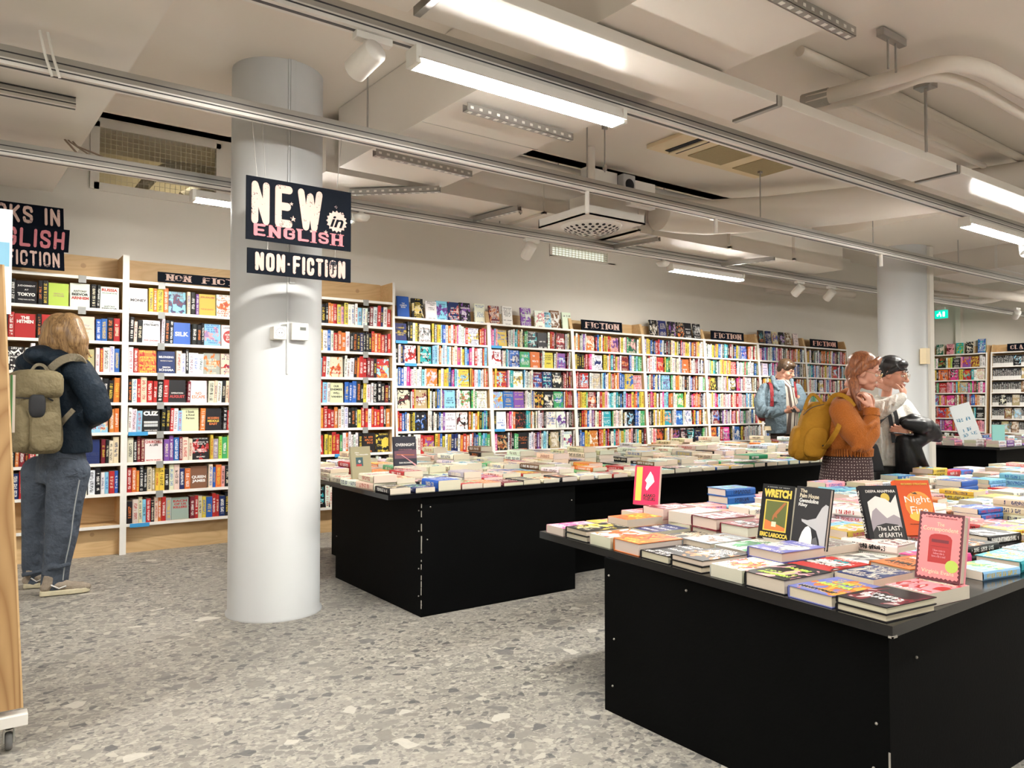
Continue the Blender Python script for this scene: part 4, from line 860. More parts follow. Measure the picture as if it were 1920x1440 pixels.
# ducts and pipes at the far right
e3 = empty('rectangular_duct', (10.6, 4.3, 3.05)); MB().box((-.5, -.9, -.16), (.7, .48, .14)).build('casing', M_DUCT, e3); MB().box((-.505, -.28, -.165), (.7, -.25, .15)).build('joint_flange', M_WHITEM, e3)
tag(e3, 'white duct segment at the far end beyond the far column', 'duct')
def pipe(pts, r, label, m=M_CEIL, nm='ceiling_pipe'): return tag(MB().tube(pts, r, 14).build(nm, m), label, 'pipe', 'white pipes under the ceiling')
P_ = lambda L_: smooth([atz(x, y, z) for x, y, z in L_])
pipe(P_([(1515, 190, 3.12), (1660, 152, 3.12), (1800, 105, 3.12), (1925, 172, 3.12), (2100, 270, 3.12)]), .045, 'thick white pipe bending at the top of the picture')
pipe(P_([(1530, 205, 3.12), (1660, 172, 3.12), (1770, 128, 3.12), (1925, 220, 3.12), (2100, 320, 3.12)]), .030, 'thinner white pipe running beside the bending thick one')
q = P_([(1505, 193, 3.12), (1555, 180, 3.12)]); tag(MB().tube(q, [.05] * len(q), 10).build('torn_insulation', mat('torn_grey_insulation', (.42, .40, .36), .9, bump=1, bscale=30)), 'torn grey insulation at the end of the thick ceiling pipe', 'insulation')
pipe([atz(1560, 186, 3.2), atz(1845, 312, 3.2)], .022, 'slender straight pipe below the bent pipes')
pipe([atz(1500, 96, 3.24), atz(1620, 150, 3.24), atz(1980, 330, 3.24)], .03, 'straight pipe hugging the ceiling behind the bent pipes')
tag(MB().box((-.05, -.05, -.02), (.05, .05, .02)).tube([(0, 0, 0), (0, 0, -.42)], .009).build('drop_rod', M_STEEL), 'square plate with a steel rod hanging from the ceiling', 'hanger rod').location = atz(1735, 160, 3.24)
r = tag(MB().box((-.12, -.02, 0), (.12, .02, .04)).tube([(-.04, 0, 0), (-.04, 0, -.16)], .006).tube([(.04, 0, 0), (.04, 0, -.16)], .006).build('pipe_bracket', M_STEEL), 'steel bracket with two rods holding the bent pipes', 'bracket'); r.location = atz(1672, 78, 3.22)
pipe([atd(1740, 532, 11.5), atd(1838, 548, 11.5), atd(1930, 560, 12)], .07, 'fat white pipe at the far end above the exit sign')
pipe([atd(1745, 560, 12.5), atd(1830, 566, 12.5), atd(1860, 562, 12.5), atd(1930, 543, 12.5)], .05, 'white pipe turning at the end wall')
pipe([atd(1745, 548, 12.2), atd(1815, 556, 12.2)], .03, 'thin white pipe beside the exit sign')
pipe([aty(1365, 522, 6.85), aty(1480, 540, 6.85), aty(1600, 553, 6.85)], .05, 'white pipe behind the far part of the bookcase track')
q = aty(1468, 546, 7.1); tag(MB().box((-.3, -.15, -.03), (.3, .1, .03)).build('ceiling_bracket_box', M_DUCT), 'grey white box on the wall above the small covers', 'box').location = q
# bundle of cables and ring on the wide duct
tag(MB().tube([(.30, 3.96, 2.72), (.27, 3.93, 2.80), (.25, 3.96, 2.92)], .006).tube([(.33, 3.96, 2.72), (.30, 3.93, 2.80), (.28, 3.96, 2.92)], .006).build('cable_tie', M_PLAST), 'two white cable ties looped round the middle track', 'cable tie')
tag(MB().tube([(.55, 5.46, 2.83), (.50, 5.5, 2.9), (.45, 5.6, 3.0)], .006).tube([(.62, 5.46, 2.83), (.52, 5.5, 2.9), (.46, 5.6, 3.0)], .005).tube([(.70, 5.46, 2.83), (.56, 5.5, 2.88), (.48, 5.6, 3.0)], .005).build('cable_bundle', mat('brown_cable', (.30, .22, .16), .6)), 'loose bundle of cables between the wide duct and the track', 'cables')
# green exit sign
q = px = atd(1765, 589, 14.2); r = empty('exit_sign', q); r.rotation_euler = (0, 0, R(-90))
MB().box((-.11, -.02, -.08), (.11, .02, .07)).build('housing', mat('exit_green', (.0, .35, .22), .4, emit=(.0, .55, .38, .9)), r)
m_ = mat('exit_white', (.9, .95, .9), .4, emit=(.8, 1, .9, 1.6))
MB().box((.035, -.023, -.05), (.07, -.020, .04)).box((-.03, -.023, .02), (-.01, -.02, .04)).box((-.05, -.023, -.01), (0, -.02, .01)).box((-.07, -.023, -.04), (-.045, -.02, 0)).box((-.01, -.023, -.05), (.01, -.02, -.01)).build('pictogram', m_, r)
MB().box((-.07, -.02, .075), (.07, .02, .13)).tube([(0, 0, .12), (0, 0, 3.779 - q.z)], .01).build('bracket', M_WHITE, r)
tag(r, 'small green exit sign with a running figure at the far end', 'exit sign')

# ---------------------------------------------------------------- hanging signs
sy = 4.0; mwx = lambda px: aty(px, 400, sy).x
hs = empty('hanging_sign', (1.466, sy, 2.273))
w_, h_ = .583, .334
MB().box((-w_ / 2, 0, -h_ / 2), (w_ / 2, .008, h_ / 2)).build('board', M_SIGN, hs, bevel=.001)
put(sign_text('NEW', .385, .225, .23, .002, False, .38, .33), 'lettering', M_PINKA, basis((-.072, -.001, .030), (1, 0, 0), (0, 0, 1)), hs)
put(sign_text('ENGLISH', .50, .066, .30, .002, True, .68, .40, .75), 'lettering', M_PINKB, basis((-.002, -.001, -.112), (1, 0, 0), (0, 0, 1)), hs)
# slab serifs of the lower word
rs = MB(); rs.prism(star_pts(0, 0, .062, 16, .82), 0, .002, M=basis((.205, -.001, -.01), (1, 0, 0), (0, 0, 1))); rs.build('rosette', mat('rosette_cream', (.58, .41, .36), .6), hs)
put(fit_text('in', .078, .062, .02, .001, shear=.3), 'lettering', M_SIGN, basis((.205, -.004, -.012), (1, 0, 0), (0, 0, 1)), hs)
for (sx_, sz_, sr) in ((.0 - .052, .05, .011), (-.042, -.03, .017), (-.19, -.055, .009), (-.015, -.088, .009), (.058, -.083, .01), (.142, -.078, .013), (.228, -.085, .013), (.2, .07, .010), (.24, .04, .007)):
    MB().prism(star_pts(sx_, sz_, sr), 0, .002, M=basis((0, -.001, 0), (1, 0, 0), (0, 0, 1))).build('star', M_PINKA, hs)
for xa, xb in ((-.235, -.265), (-.19, -.21), (.205, .235)): MB().tube([(xa, .004, h_ / 2 - .005), (xb, .004, .475)], .0014, 5).build('wire', M_STEEL, hs)
tag(hs, 'black sign reading new in English in distressed pink letters, hung from the track', 'sign')
h2 = empty('hanging_sign', (1.47, sy, 1.996)); w_, h_ = .575, .132
MB().box((-w_ / 2, 0, -h_ / 2), (w_ / 2, .008, h_ / 2)).build('board', M_SIGN, h2, bevel=.001)
put(sign_text('NON', .158, .098, .24, .002, False, .36, .28), 'lettering', M_PINKA, basis((-.168, -.001, 0), (1, 0, 0), (0, 0, 1)), h2)
put(sign_text('FICTION', .298, .098, .24, .002, False, .36, .28), 'lettering', M_PINKA, basis((.103, -.001, 0), (1, 0, 0), (0, 0, 1)), h2)
MB().box((-.075, -.003, -.006), (-.063, -.001, .006)).build('dot', M_PINKA, h2)
for xa in (-.18, .195): MB().tube([(xa, .004, h_ / 2 - .003), (xa, .004, .115)], .0012, 5).build('wire', M_STEEL, h2)
tag(h2, 'narrow black sign reading non-fiction, hung below the larger one', 'sign')
# ---------------------------------------------------------------- tables
def screws(pts, par, off):
    for p in pts:
        o = MB().ball(p, .0045, seg=8, rings=5).build('screw', M_CHIP, par); o.data.transform(off)
def display_table(name_loc, top_pts, z0, z1, bodies, label, scuffs=()):
    r = empty('display_table', name_loc); off = Matrix.Translation(-Vector(name_loc))
    o = MB().prism(top_pts, z0, z1).build('tabletop', M_BTOP, r); o.data.transform(off)
    for (a, b_) in bodies:
        p = MB().box((a[0], a[1], 0), (b_[0], b_[1], z0)).build('plinth', M_BLACK, r, bevel=.002); p.data.transform(off)
    return tag(r, label, 'table'), off
tN, offN = display_table((4.5, 1.9, 0), [(2.04, 1.083), (7.5, 1.27), (7.6, 3.03), (2.211, 2.854)], .619, .65, [((2.149, 1.153), (3.85, 2.34)), ((3.9, 1.20), (7.3, 2.7))], 'near black display table with a chipped corner and standing novels')
screws([(2.146, 2.31, .55), (2.146, 2.28, .30), (2.146, 2.29, .11), (2.146, 1.2, .2), (2.146, 1.19, .33), (2.3, 1.15, .5), (2.146, 1.9, .57)], tN, offN)
sc = MB(); sc.box((2.037, 1.081, .6175), (2.062, 1.085, .624)).box((2.037, 1.081, .6175), (2.042, 1.094, .623)).box((2.1465, 1.1505, .16), (2.1485, 1.156, .26)); o = sc.build('chipped_corner', M_CHIP, tN); o.data.transform(offN)
tM, offM = display_table((4.2, 4.6, 0), [(1.96, 3.93), (6.95, 3.93), (6.95, 5.27), (2.0, 5.27)], .703, .73, [((2.19, 3.96), (3.372, 5.225)), ((3.376, 4.32), (6.8, 5.2))], 'long black display table with an upright Overnight book, beyond the round column')
screws([(2.187, 3.985, .12), (2.187, 3.985, .28), (2.187, 3.985, .5), (2.187, 3.985, .62), (2.23, 3.958, .45), (2.25, 3.958, .64), (3.34, 3.958, .6), (2.187, 5.2, .3)], tM, offM)
sc = MB(); z = .05
for i in range(14): hh = rnd.uniform(.008, .05); sc.box((2.1885, 3.9585, z), (2.1925 + rnd.uniform(0, .002), 3.962, min(z + hh, .70))); z += hh + rnd.uniform(0, .04)
o = sc.build('chipped_edge', M_CHIP, tM); o.data.transform(offM)
tB, offB = display_table((5.6, 5.7, 0), [(1.72, 5.29), (9.7, 5.29), (9.7, 6.12), (1.72, 6.12)], .703, .73, [((2.5, 5.32), (9.5, 6.05))], 'black display table crowded with paperbacks in front of the white bookcases')
tC, offC = display_table((11.6, 4.6, 0), [(9.98, 3.98), (13.4, 3.98), (13.4, 5.3), (9.98, 5.3)], .70, .73, [((10.04, 4.04), (13.3, 5.24))], 'black display table at the far end beyond the second round column')

def Mflat(p, xd, yd): return basis(p, xd, yd)
def inframe(p, m=140):
    x, y, d = proj(p); return d > .3 and -m < x < 1920 + m and -m < y < 1440 + m
TYP = ['hardback', 'paperback']
# --- near table
O_ = Vector((2.052, 1.095, .6505)); EX = Vector((1, .034, 0)).normalized(); EY = Vector((.094, .995, 0)).normalized()
NEAR = {  # (column inward, place along the long edge): colour, hard, thickness, copies, art colour, ink
 (0, 0): ('K', 1, .021, 2, 'D', 'W'), (0, 1): ('X', 1, .036, 1, 'O', 'Y'), (0, 2): ('K', 1, .047, 1, 'P', 'J'), (0, 3): ('W', 0, .044, 1, 'R', 'Y'), (0, 4): ('K', 1, .022, 2, 'O', 'W'),
 (0, 5): ('K', 1, .030, 1, 'K', 'W'), (0, 6): ('O', 1, .050, 1, 'R', 'Y'), (0, 7): ('W', 0, .046, 1, 'O', 'R'), (0, 8): ('K', 1, .024, 2, 'Y', 'C'), (0, 9): ('P', 0, .036, 1, 'M', 'W'),
 (1, 0): ('P', 0, .040, 1, 'R', 'W'), (1, 1): ('N', 0, .046, 1, 'S', 'C'), (1, 2): ('R', 1, .040, 1, 'K', 'W'), (1, 3): ('X', 1, .036, 2, 'S', 'W'), (1, 4): ('W', 1, .050, 1, 'G', 'K'), (1, 5): ('S', 1, .050, 1, 'H', 'W'),
 (1, 6): ('K', 0, .038, 1, 'H', 'C'), (1, 7): ('N', 0, .044, 1, 'K', 'W'), (1, 8): ('O', 0, .036, 2, 'Y', 'R'), (1, 9): ('Y', 0, .03, 1, 'P', 'K'),
 (2, 1): ('O', 1, .05, 1, 'O', 'K'), (2, 2): ('W', 0, .03, 1, 'S', 'K'), (2, 3): ('S', 0, .03, 2, 'W', 'D'), (2, 4): ('C', 0, .03, 2, 'S', 'K'), (2, 5): ('D', 1, .045, 2, 'K', 'W'), (2, 6): ('D', 1, .05, 2, 'S', 'W'), (2, 7): ('P', 0, .05, 2, 'W', 'D'), (2, 8): ('D', 0, .05, 2, 'P', 'W'), (2, 9): ('P', 0, .03, 2, 'R', 'W'),
 (3, 0): ('L', 0, .03, 1, 'G', 'Y'), (3, 1): ('M', 1, .048, 1, 'L', 'Y'), (3, 2): ('W', 1, .035, 2, 'D', 'K'), (3, 3): ('Y', 0, .03, 3, 'W', 'M'), (3, 4): ('W', 0, .03, 2, 'B', 'K'), (3, 5): ('B', 0, .03, 2, 'W', 'K'),
 (4, 0): ('T', 1, .04, 1, 'Y', 'W'), (4, 1): ('K', 1, .03, 2, 'O', 'W'), (4, 2): ('W', 1, .03, 1, 'L', 'K'), (5, 0): ('W', 1, .04, 1, 'L', 'K'), (5, 1): ('K', 1, .035, 2, 'S', 'W'), (5, 2): ('R', 1, .03, 1, 'L', 'W')}
pastel = 'WWYLPIWCOPYWLRBW'
def near_book(i, j, spec, base_z=0.0):
    key, hard, t, n, art, ink = spec
    w, h = (.158, .232) if hard else (.140, .212)
    if i >= 3: w, h = w * .95, h * .95
    a = .006 + .245 * i + (rnd.uniform(0, .012) if i else 0); b0 = .008 + .175 * j + rnd.uniform(0, .010)
    z = base_z
    for k in range(n):
        ja = rnd.uniform(-.006, .006) if k else 0; rot = rnd.uniform(-.02, .02) + (rnd.uniform(-.1, .1) if i >= 2 else 0)
        if i < 3:
            p = O_ + EX * (a + ja) + EY * (b0 + w + ja); xd, yd = -EY, EX
        elif j % 3 == 2:
            p = O_ + EX * (a + ja) + EY * (b0 + ja); xd, yd = EX, EY
        else:
            p = O_ + EX * (a + ja + h) + EY * (b0 + ja); xd, yd = EY, -EX
        p = p + Vector((0, 0, z)); xd = Matrix.Rotation(rot, 3, 'Z') @ xd; yd = Matrix.Rotation(rot, 3, 'Z') @ yd
        M = basis(p, xd, yd)
        c = M @ Vector((w / 2, h / 2, t))
        if inframe(c):
            kw = dict(art=PAL[art] if art != key else (0, 0, 0), ink=PAL[ink], text=.5 if hard else .45)
            if i < 7:
                o = book_obj('hardback_book' if hard else 'paperback_book', M, w, h, t, key, hard=bool(hard), **kw)
                cop = '' if n == 1 else (' below' if k < n - 1 else ' atop') + ' a pile'
                if n == 3 and k == 1: cop = ' inside a pile'
                tag(o, f'{CNAME[key]} and {CNAME[art]} {TYP[0 if hard else 1]}{cop}, {ordw(i)} row in, {ordw(j)} from corner, near table', 'book', 'books laid out on the near black table')
                NB[(i, j, k)] = (o, w, h, t)
            else:
                MASS.covers(M, w, h, t, key, hard=False, **kw); MASS.pages(M, w, h, t)
        z += t + .0008
    return z
NB = {}; NZ = {}
for i in range(22):
    for j in range(10):
        if (i, j) == (2, 0): continue
        sp_ = NEAR.get((i, j))
        if sp_ is None:
            hard = rnd.random() < .4; key = rnd.choice(pastel) if i > 2 else rnd.choice('WDPCOSK')
            sp_ = (key, int(hard), rnd.uniform(.022, .042), rnd.choice((1, 1, 2, 2, 3)) if i > 3 else rnd.choice((1, 2)), rnd.choice('WRLBPYOTCV'), rnd.choice('KRBNW'))
        NZ[(i, j)] = near_book(i, j, sp_)
def cover_txt(key, items):
    if key in NB: o, w, h, t = NB[key]; lettering_on(o, w, h, t, items)
cover_txt((0, 1, 0), LT(('I AM', .70, .11, 'J', .35, .04), ('AGATHA', .52, .14, 'J', .75, .05), ('NANCY FOLEY', .16, .08, 'K', .8, .03)))
cover_txt((1, 0, 0), [('The', .5, .86, .2, .06, INK['C'], .01), ('Correspondent', .5, .76, .85, .09, INK['C'], .01)])
cover_txt((0, 2, 0), LT(('ALIBI', .72, .11, 'J', .55, .03), ('ANDERSON', .2, .09, 'J', .75, .03)))
cover_txt((2, 1, 0), LT(('SEVEN', .78, .10, 'W', .7, .03), ('AWAY', .30, .16, 'K', .75, .04)))
cover_txt((1, 2, 0), LT(('THE', .78, .1, 'T', .4, .04), ('SHIFT', .60, .15, 'W', .8, .05)))
def spine_txt(key, txt, ink, x0, x1, hgt=.55):
    if key in NB:
        o, w, h, t = NB[key]; me = fit_text(txt, (x1 - x0) * h, hgt * t, .03, .0008)
        put(me, 'spine_lettering', INK[ink], basis((-t * .165, h * (1 - (x0 + x1) / 2), t / 2), (0, -1, 0), (0, 0, 1)), o)
spine_txt((3, 1, 0), 'PUCHNER', 'Y', .12, .48); spine_txt((4, 0, 0), 'Thomas', 'K', .1, .5); spine_txt((5, 1, 1), 'HAUNTING', 'W', .1, .6); spine_txt((5, 2, 0), 'THE VOYAGE', 'W', .1, .6)
spine_txt((3, 2, 1), 'THE TEN YEAR AFFAIR', 'K', .08, .7, .35)

# --- long table
O2 = Vector((1.985, 3.945, .7305))
FR = 'KNBRODKCKCWRCWTKWCBYWGKWLBWPWKIW'
FRC = {2: (.058, 1, .2), 3: (.03, 1, .16)}
for j in range(6):
    for i in range(31):
        key = FR[i % len(FR)] if j == 0 else rnd.choice('WWWCCCCSDKRKWCHOGWCL'); hard = rnd.random() < .3
        t = rnd.uniform(.018, .034) if j == 0 else rnd.uniform(.022, .045); n = 1 if j == 0 else rnd.choice((1, 1, 2) if j < 3 else (1, 2, 2, 3))
        w, h = rnd.choice(((.13, .198), (.135, .205), (.15, .225)))
        if j == 0 and i == 2: w, h, t, n, hard = .155, .2, .060, 1, False
        if j == 0 and i == 0: t = .034
        x = O2.x + .158 * i; y = O2.y + .225 * j + rnd.uniform(0, .015); z = O2.z
        if j in (1,) and i in (0, 1): n = 2
        if j == 3 and i in (13, 14): n = 4; key = 'C'
        if j == 4 and i == 24: n = 5; key = 'C'
        for k in range(n):
            rot = rnd.uniform(-.03, .03) + (rnd.uniform(-.08, .08) if j else 0)
            M = Matrix.Translation((x + rnd.uniform(0, .008), y + rnd.uniform(-.004, .004), z)) @ Matrix.Rotation(rot, 4, 'Z')
            if j < 1:
                o = book_obj('paperback_book', M, w, h, t, key, split=True)
                cop = '' if n == 1 else (' under another copy' if k < n - 1 else ' topping a pile')
                tag(o, f'{CNAME[key]} book{cop}, {ordw(i)} along, {ordw(j)} row back from the front edge, long black table', 'book', 'books laid out on the long black table')
            else: MASS.covers(M, w, h, t, key, back=False); MASS.pages(M, w, h, t)
            z += t + .0008
# --- table behind it
for j in range(3):
    for i in range(49):
        key = rnd.choice('WWWCCCCSDKRKWCHOGWCA'); t = rnd.uniform(.02, .045); n = rnd.choice((1, 1, 2, 3)); w, h = .133, .2; z = .7305
        if i >= 41 and j == 2: n = rnd.choice((1, 2))
        for k in range(n):
            M = Matrix.Translation((1.76 + .16 * i + rnd.uniform(0, .01), 5.31 + .26 * j + rnd.uniform(0, .03), z)) @ Matrix.Rotation(rnd.uniform(-.06, .06), 4, 'Z')
            MASS.covers(M, w, h, t, key, back=False); MASS.pages(M, w, h, t); z += t + .0008
# --- far table
for j in range(5):
    for i in range(15):
        key = rnd.choice('WWPRLBKIVTPW'); t = rnd.uniform(.02, .04); n = rnd.choice((1, 1, 2, 2)); w, h = .135, .205; z = .7305
        for k in range(n):
            M = basis((10.0 + .22 * i + .2, 4.0 + .25 * j, z), (0, 1, 0), (-1, 0, 0))
            MASS.covers(M, w, h, t, key, back=False); MASS.pages(M, w, h, t); z += t + .0008
mo = bpy.data.objects.new('shelved_books', MASS.mesh('shelved_books')); link(mo)
tag(mo, 'rows of paperbacks filling the white bookcases and the tables behind', 'books', kind='stuff')

# ---------------------------------------------------------------- standing books
def M_left(p, t, lean=.22, turn=0.0):
    """cover facing -X, spine at p on the +Y side, leaning back"""
    return Matrix.Translation(Vector(p)) @ Matrix.Rotation(turn, 4, 'Z') @ Matrix.Rotation(lean, 4, 'Y') @ Matrix((-Y3, Z3, -X3)).transposed().to_4x4() @ Matrix.Translation((0, 0, -t))
def rect(o, w, h, t, x0, y0, x1, y1, m, z=.0004, base=0.0, nm='cover_art'):
    mb = MB().box((x0 * w, y0 * h, t + base), (x1 * w, y1 * h, t + base + z)); return mb.build(nm, m, o)
def poly(o, w, h, t, pts, m, z=.0006, nm='cover_art'):
    return MB().prism([(x * w, y * h) for x, y in pts], t, t + z).build(nm, m, o)
def easel(M, w, label):
    r = MB().box((-w * .32, -.0025, 0), (w * .32, 0, .17)).box((-w * .32, -.035, -.002), (w * .32, 0, .001)).box((-w * .32, -.035, 0), (w * .32, -.032, .012))
    r.box((-w * .2, 0, 0), (w * .2, .002, .165), M=Matrix.Translation((0, 0, .165)) @ Matrix.Rotation(R(-150), 4, 'X') @ Matrix.Translation((0, 0, 0)))
    o = r.build('acrylic_book_stand', M_ACRYL); o.matrix_world = M; return tag(o, label, 'book stand', 'clear acrylic book stands')
zb = .695
# pink one
M = M_left((2.49, 1.248, .694), .036, .20); w, h, t = .137, .212, .036
o = book_obj('hardback_book', M, w, h, t, 'P', hard=True, blank=True)
poly(o, w, h, t, [(0, 0), (1, 0), (1, 1), (0, 1)], mat('oxblood', (.10, .01, .02), .4), .0003)
sc_ = [];  n1, n2 = 9, 15
def scal(n, a, b_, ax):  # scalloped line between a and b_
    return [(a + (b_ - a) * k / (2 * n), (.035 if k % 2 else 0)) for k in range(2 * n)]
pts = [(u, .03 + v * .6) for u, v in scal(n1, .07, .93, 0)] + [(.93 + v * .9, u) for u, v in scal(n2, .04, .96, 1)] + [(1 - u, .97 - v * .6) for u, v in scal(n1, .07, .93, 0)] + [(.07 - v * .9, 1 - u) for u, v in scal(n2, .04, .96, 1)]
poly(o, w, h, t, pts, mat('salmon_pink', (.80, .25, .26), .35), .0006)
poly(o, w, h, t, [(.26, .26), (.76, .26), (.77, .62), (.73, .66), (.65, .685), (.5, .69), (.38, .685), (.29, .66), (.26, .62)], INK['R'], .0009)
rect(o, w, h, t, .32, .56, .70, .605, INK['D'], .0013)
rect(o, w, h, t, .32, .50, .70, .503, INK['D'], .0013)
lettering_on(o, w, h, t, [('The', .5, .83, .16, .055, INK['C'], .01), ('Correspondent', .5, .75, .78, .085, INK['C'], .012), ('Virginia Evans', .5, .12, .72, .075, INK['C'], .012), ('A NEW YORK TIMES BESTSELLER', .5, .93, .7, .018, INK['D'], 0)], .0008)
lettering_on(o, w, h, t, [('I have come to\nbelieve this is\nhow a life is told', .5, .40, .3, .12, INK['P'], 0)], .0012)
art_disc(o, w, h, t, .80, .235, .14, INK['J'], z=.0014, name='round_sticker')
tag(o, 'pink hardback with a red letterbox and scalloped dark border, standing at the near corner', 'book', 'standing novels on the near black table')
easel(M @ Matrix.Translation((w / 2, 0, 0)) @ Matrix.Rotation(R(90), 4, 'X').inverted() @ Matrix.Identity(4), w, 'clear acrylic stand behind the pink letterbox book')
# black and yellow one
M = M_left((2.632, 1.952, .705), .022, .20); w, h, t = .148, .222, .022
o = book_obj('hardback_book', M, w, h, t, 'K', hard=True, blank=True, ink=PAL['W'])
rect(o, w, h, t, .14, .16, .86, .72, INK['Y'], .0004); rect(o, w, h, t, .18, .18, .82, .70, mat('olive_picture', (.10, .12, .03), .4), .0007)
poly(o, w, h, t, [(.18, .18), (.82, .18), (.82, .24), (.5, .30), (.18, .36)], INK['O'], .0010)
poly(o, w, h, t, [(.80, .68), (.74, .69), (.50, .52), (.42, .44), (.40, .36), (.44, .36), (.48, .42), (.56, .40), (.54, .46), (.62, .52)], mat('brown_arm', (.35, .12, .04), .4), .0012)
rect(o, w, h, t, .40, .24, .54, .33, INK['C'], .0013)
lettering_on(o, w, h, t, [('WRETCH', .5, .84, .86, .15, INK['Y'], .06), ('ERIC LAROCCA', .5, .09, .86, .08, INK['Y'], .05), ('A NOVEL OF GRIEF', .5, .95, .7, .02, INK['S'], 0)], .0006)
tag(o, 'black hardback titled Wretch in yellow, standing on a stand', 'book', 'standing novels on the near black table')
# grey photographic one
M = M_left((2.622, 1.790, .70), .018, .20, R(-3)); w, h, t = .150, .232, .02
o = book_obj('hardback_book', M, w, h, t, 'K', hard=True, blank=True, bg=(.03, .03, .033))
poly(o, w, h, t, [(.98, .72), (.90, .74), (.80, .68), (.66, .50), (.42, .45), (.24, .46), (.26, .42), (.40, .38), (.56, .34), (.70, .30), (.80, .16), (.86, .02), (.98, .02)], mat('pale_grey_figure', (.45, .45, .46), .5), .0006)
poly(o, w, h, t, [(.22, .0), (.24, .12), (.30, .25), (.38, .33), (.46, .36), (.54, .32), (.60, .18), (.60, .0)], INK['W'], .0009)
poly(o, w, h, t, [(.60, .0), (.62, .16), (.72, .20), (.78, .10), (.76, 0)], mat('mid_grey', (.12, .12, .13), .5), .0008)
lettering_on(o, w, h, t, [('The', .22, .93, .2, .06, INK['C'], .01), ('Palm House', .40, .85, .56, .07, INK['C'], .012), ('Gwendoline', .40, .77, .56, .07, INK['W'], .012), ('Riley', .24, .69, .26, .07, INK['W'], .012)], .0006)
tag(o, 'dark grey hardback titled The Palm House with a pale draped shape', 'book', 'standing novels on the near black table')
easel(M @ Matrix.Translation((w / 2, 0, 0)) @ Matrix.Rotation(R(90), 4, 'X').inverted(), w, 'clear acrylic stand behind the Palm House book')
# two facing the camera side
def M_dir(p, nrm, t, lean):
    nrm = Vector(nrm).normalized(); xd = Vector((0, 0, 1)).cross(nrm)
    return basis(Vector(p), xd, Z3 * math.cos(lean) - nrm * math.sin(lean)) @ Matrix.Translation((0, 0, -t))
nb_ = -F0
p0 = atz(1634, 1022, .70); M = M_dir(p0, nb_ + RT * .10, .03, .34); w, h, t = .155, .235, .03
o = book_obj('hardback_book', M, w, h, t, 'K', hard=True, blank=True)
poly(o, w, h, t, [(.12, .05), (.92, .05), (.92, .84), (.84, .78), (.74, .70), (.62, .77), (.5, .79), (.36, .82), (.12, .72)], INK['W'], .0005)
poly(o, w, h, t, [(.12, .40), (.2, .56), (.32, .62), (.42, .54), (.56, .44), (.76, .50), (.92, .44), (.92, .2), (.12, .2)], mat('lilac_grey', (.36, .33, .37), .6), .0008)
art_disc(o, w, h, t, .62, .79, .12, INK['Y'], z=.0004)
poly(o, w, h, t, [(.12, .04), (.94, .04), (.94, .26), (.80, .33), (.5, .36), (.25, .32), (.12, .22)], INK['K'], .0012)
lettering_on(o, w, h, t, [('DEEPA ANAPPARA', .52, .90, .8, .045, INK['W'], .01), ('The LAST', .55, .27, .62, .075, INK['W'], .012), ('of EARTH', .55, .16, .62, .075, INK['W'], .012)], .0013)
put(fit_text('The LAST of EARTH', h * .72, t * .5, .01, .0006), 'spine_lettering', INK['W'], basis((-t * .17, h * .56, t / 2), (0, -1, 0), (0, 0, 1)), o)
tag(o, 'black hardback with a white mountain and a yellow sun, standing beside the orange one', 'book', 'standing novels on the near black table')
p0 = atz(1697, 1004, .70); M = M_dir(p0, nb_ + RT * .05, .03, .34); w, h, t = .15, .235, .03
o = book_obj('hardback_book', M, w, h, t, 'O', hard=True, blank=True, bg=(.62, .09, .02))
art_disc(o, w, h, t, .58, .54, .40, mat('amber_glow', (.80, .30, .03), .4), z=.0003); art_disc(o, w, h, t, .58, .52, .36, mat('glow_orange', (.75, .22, .02), .4), z=.0005); art_disc(o, w, h, t, .55, .34, .30, mat('bright_amber', (.85, .48, .05), .4), ry=.14, z=.0006)
poly(o, w, h, t, [(.4, .79), (.47, .765), (.54, .78), (.6, .74), (.5, .745), (.46, .75)], INK['K'], .0009); poly(o, w, h, t, [(.58, .28), (.64, .25), (.70, .255), (.65, .30), (.63, .31)], INK['K'], .0009)
lettering_on(o, w, h, t, [('RICHARD STRACHAN', .55, .93, .75, .035, INK['Y'], .008), ('Night', .56, .63, .74, .15, INK['W'], .0), ('Fire', .56, .45, .5, .14, INK['W'], .0), ('An unusually thrilling debut', .56, .2, .7, .02, INK['K'], .0)], .0008)
tag(o, 'orange hardback titled Night Fire with an amber disc', 'book', 'standing novels on the near black table')
# small bright one at the far end of the near table
M = M_left((2.80, 2.83, .735), .035, .24, R(28)); w, h, t = .13, .2, .035
o = book_obj('paperback_book', M, w, h, t, 'M', blank=True, bg=(.75, .03, .10))
rect(o, w, h, t, .06, .10, .30, .97, INK['Y'], .0004)
poly(o, w, h, t, [(.62, .86), (.74, .74), (.80, .60), (.70, .52), (.60, .44), (.52, .36), (.46, .42), (.50, .56), (.42, .62), (.52, .74)], INK['W'], .0006)
lettering_on(o, w, h, t, [('ASAKO', .62, .24, .5, .08, INK['K'], .03), ('YUZUKI', .62, .15, .5, .08, INK['K'], .03)], .0006)
tag(o, 'magenta and yellow paperback standing upright at the far end of the near table', 'book', 'standing novels on the near black table')
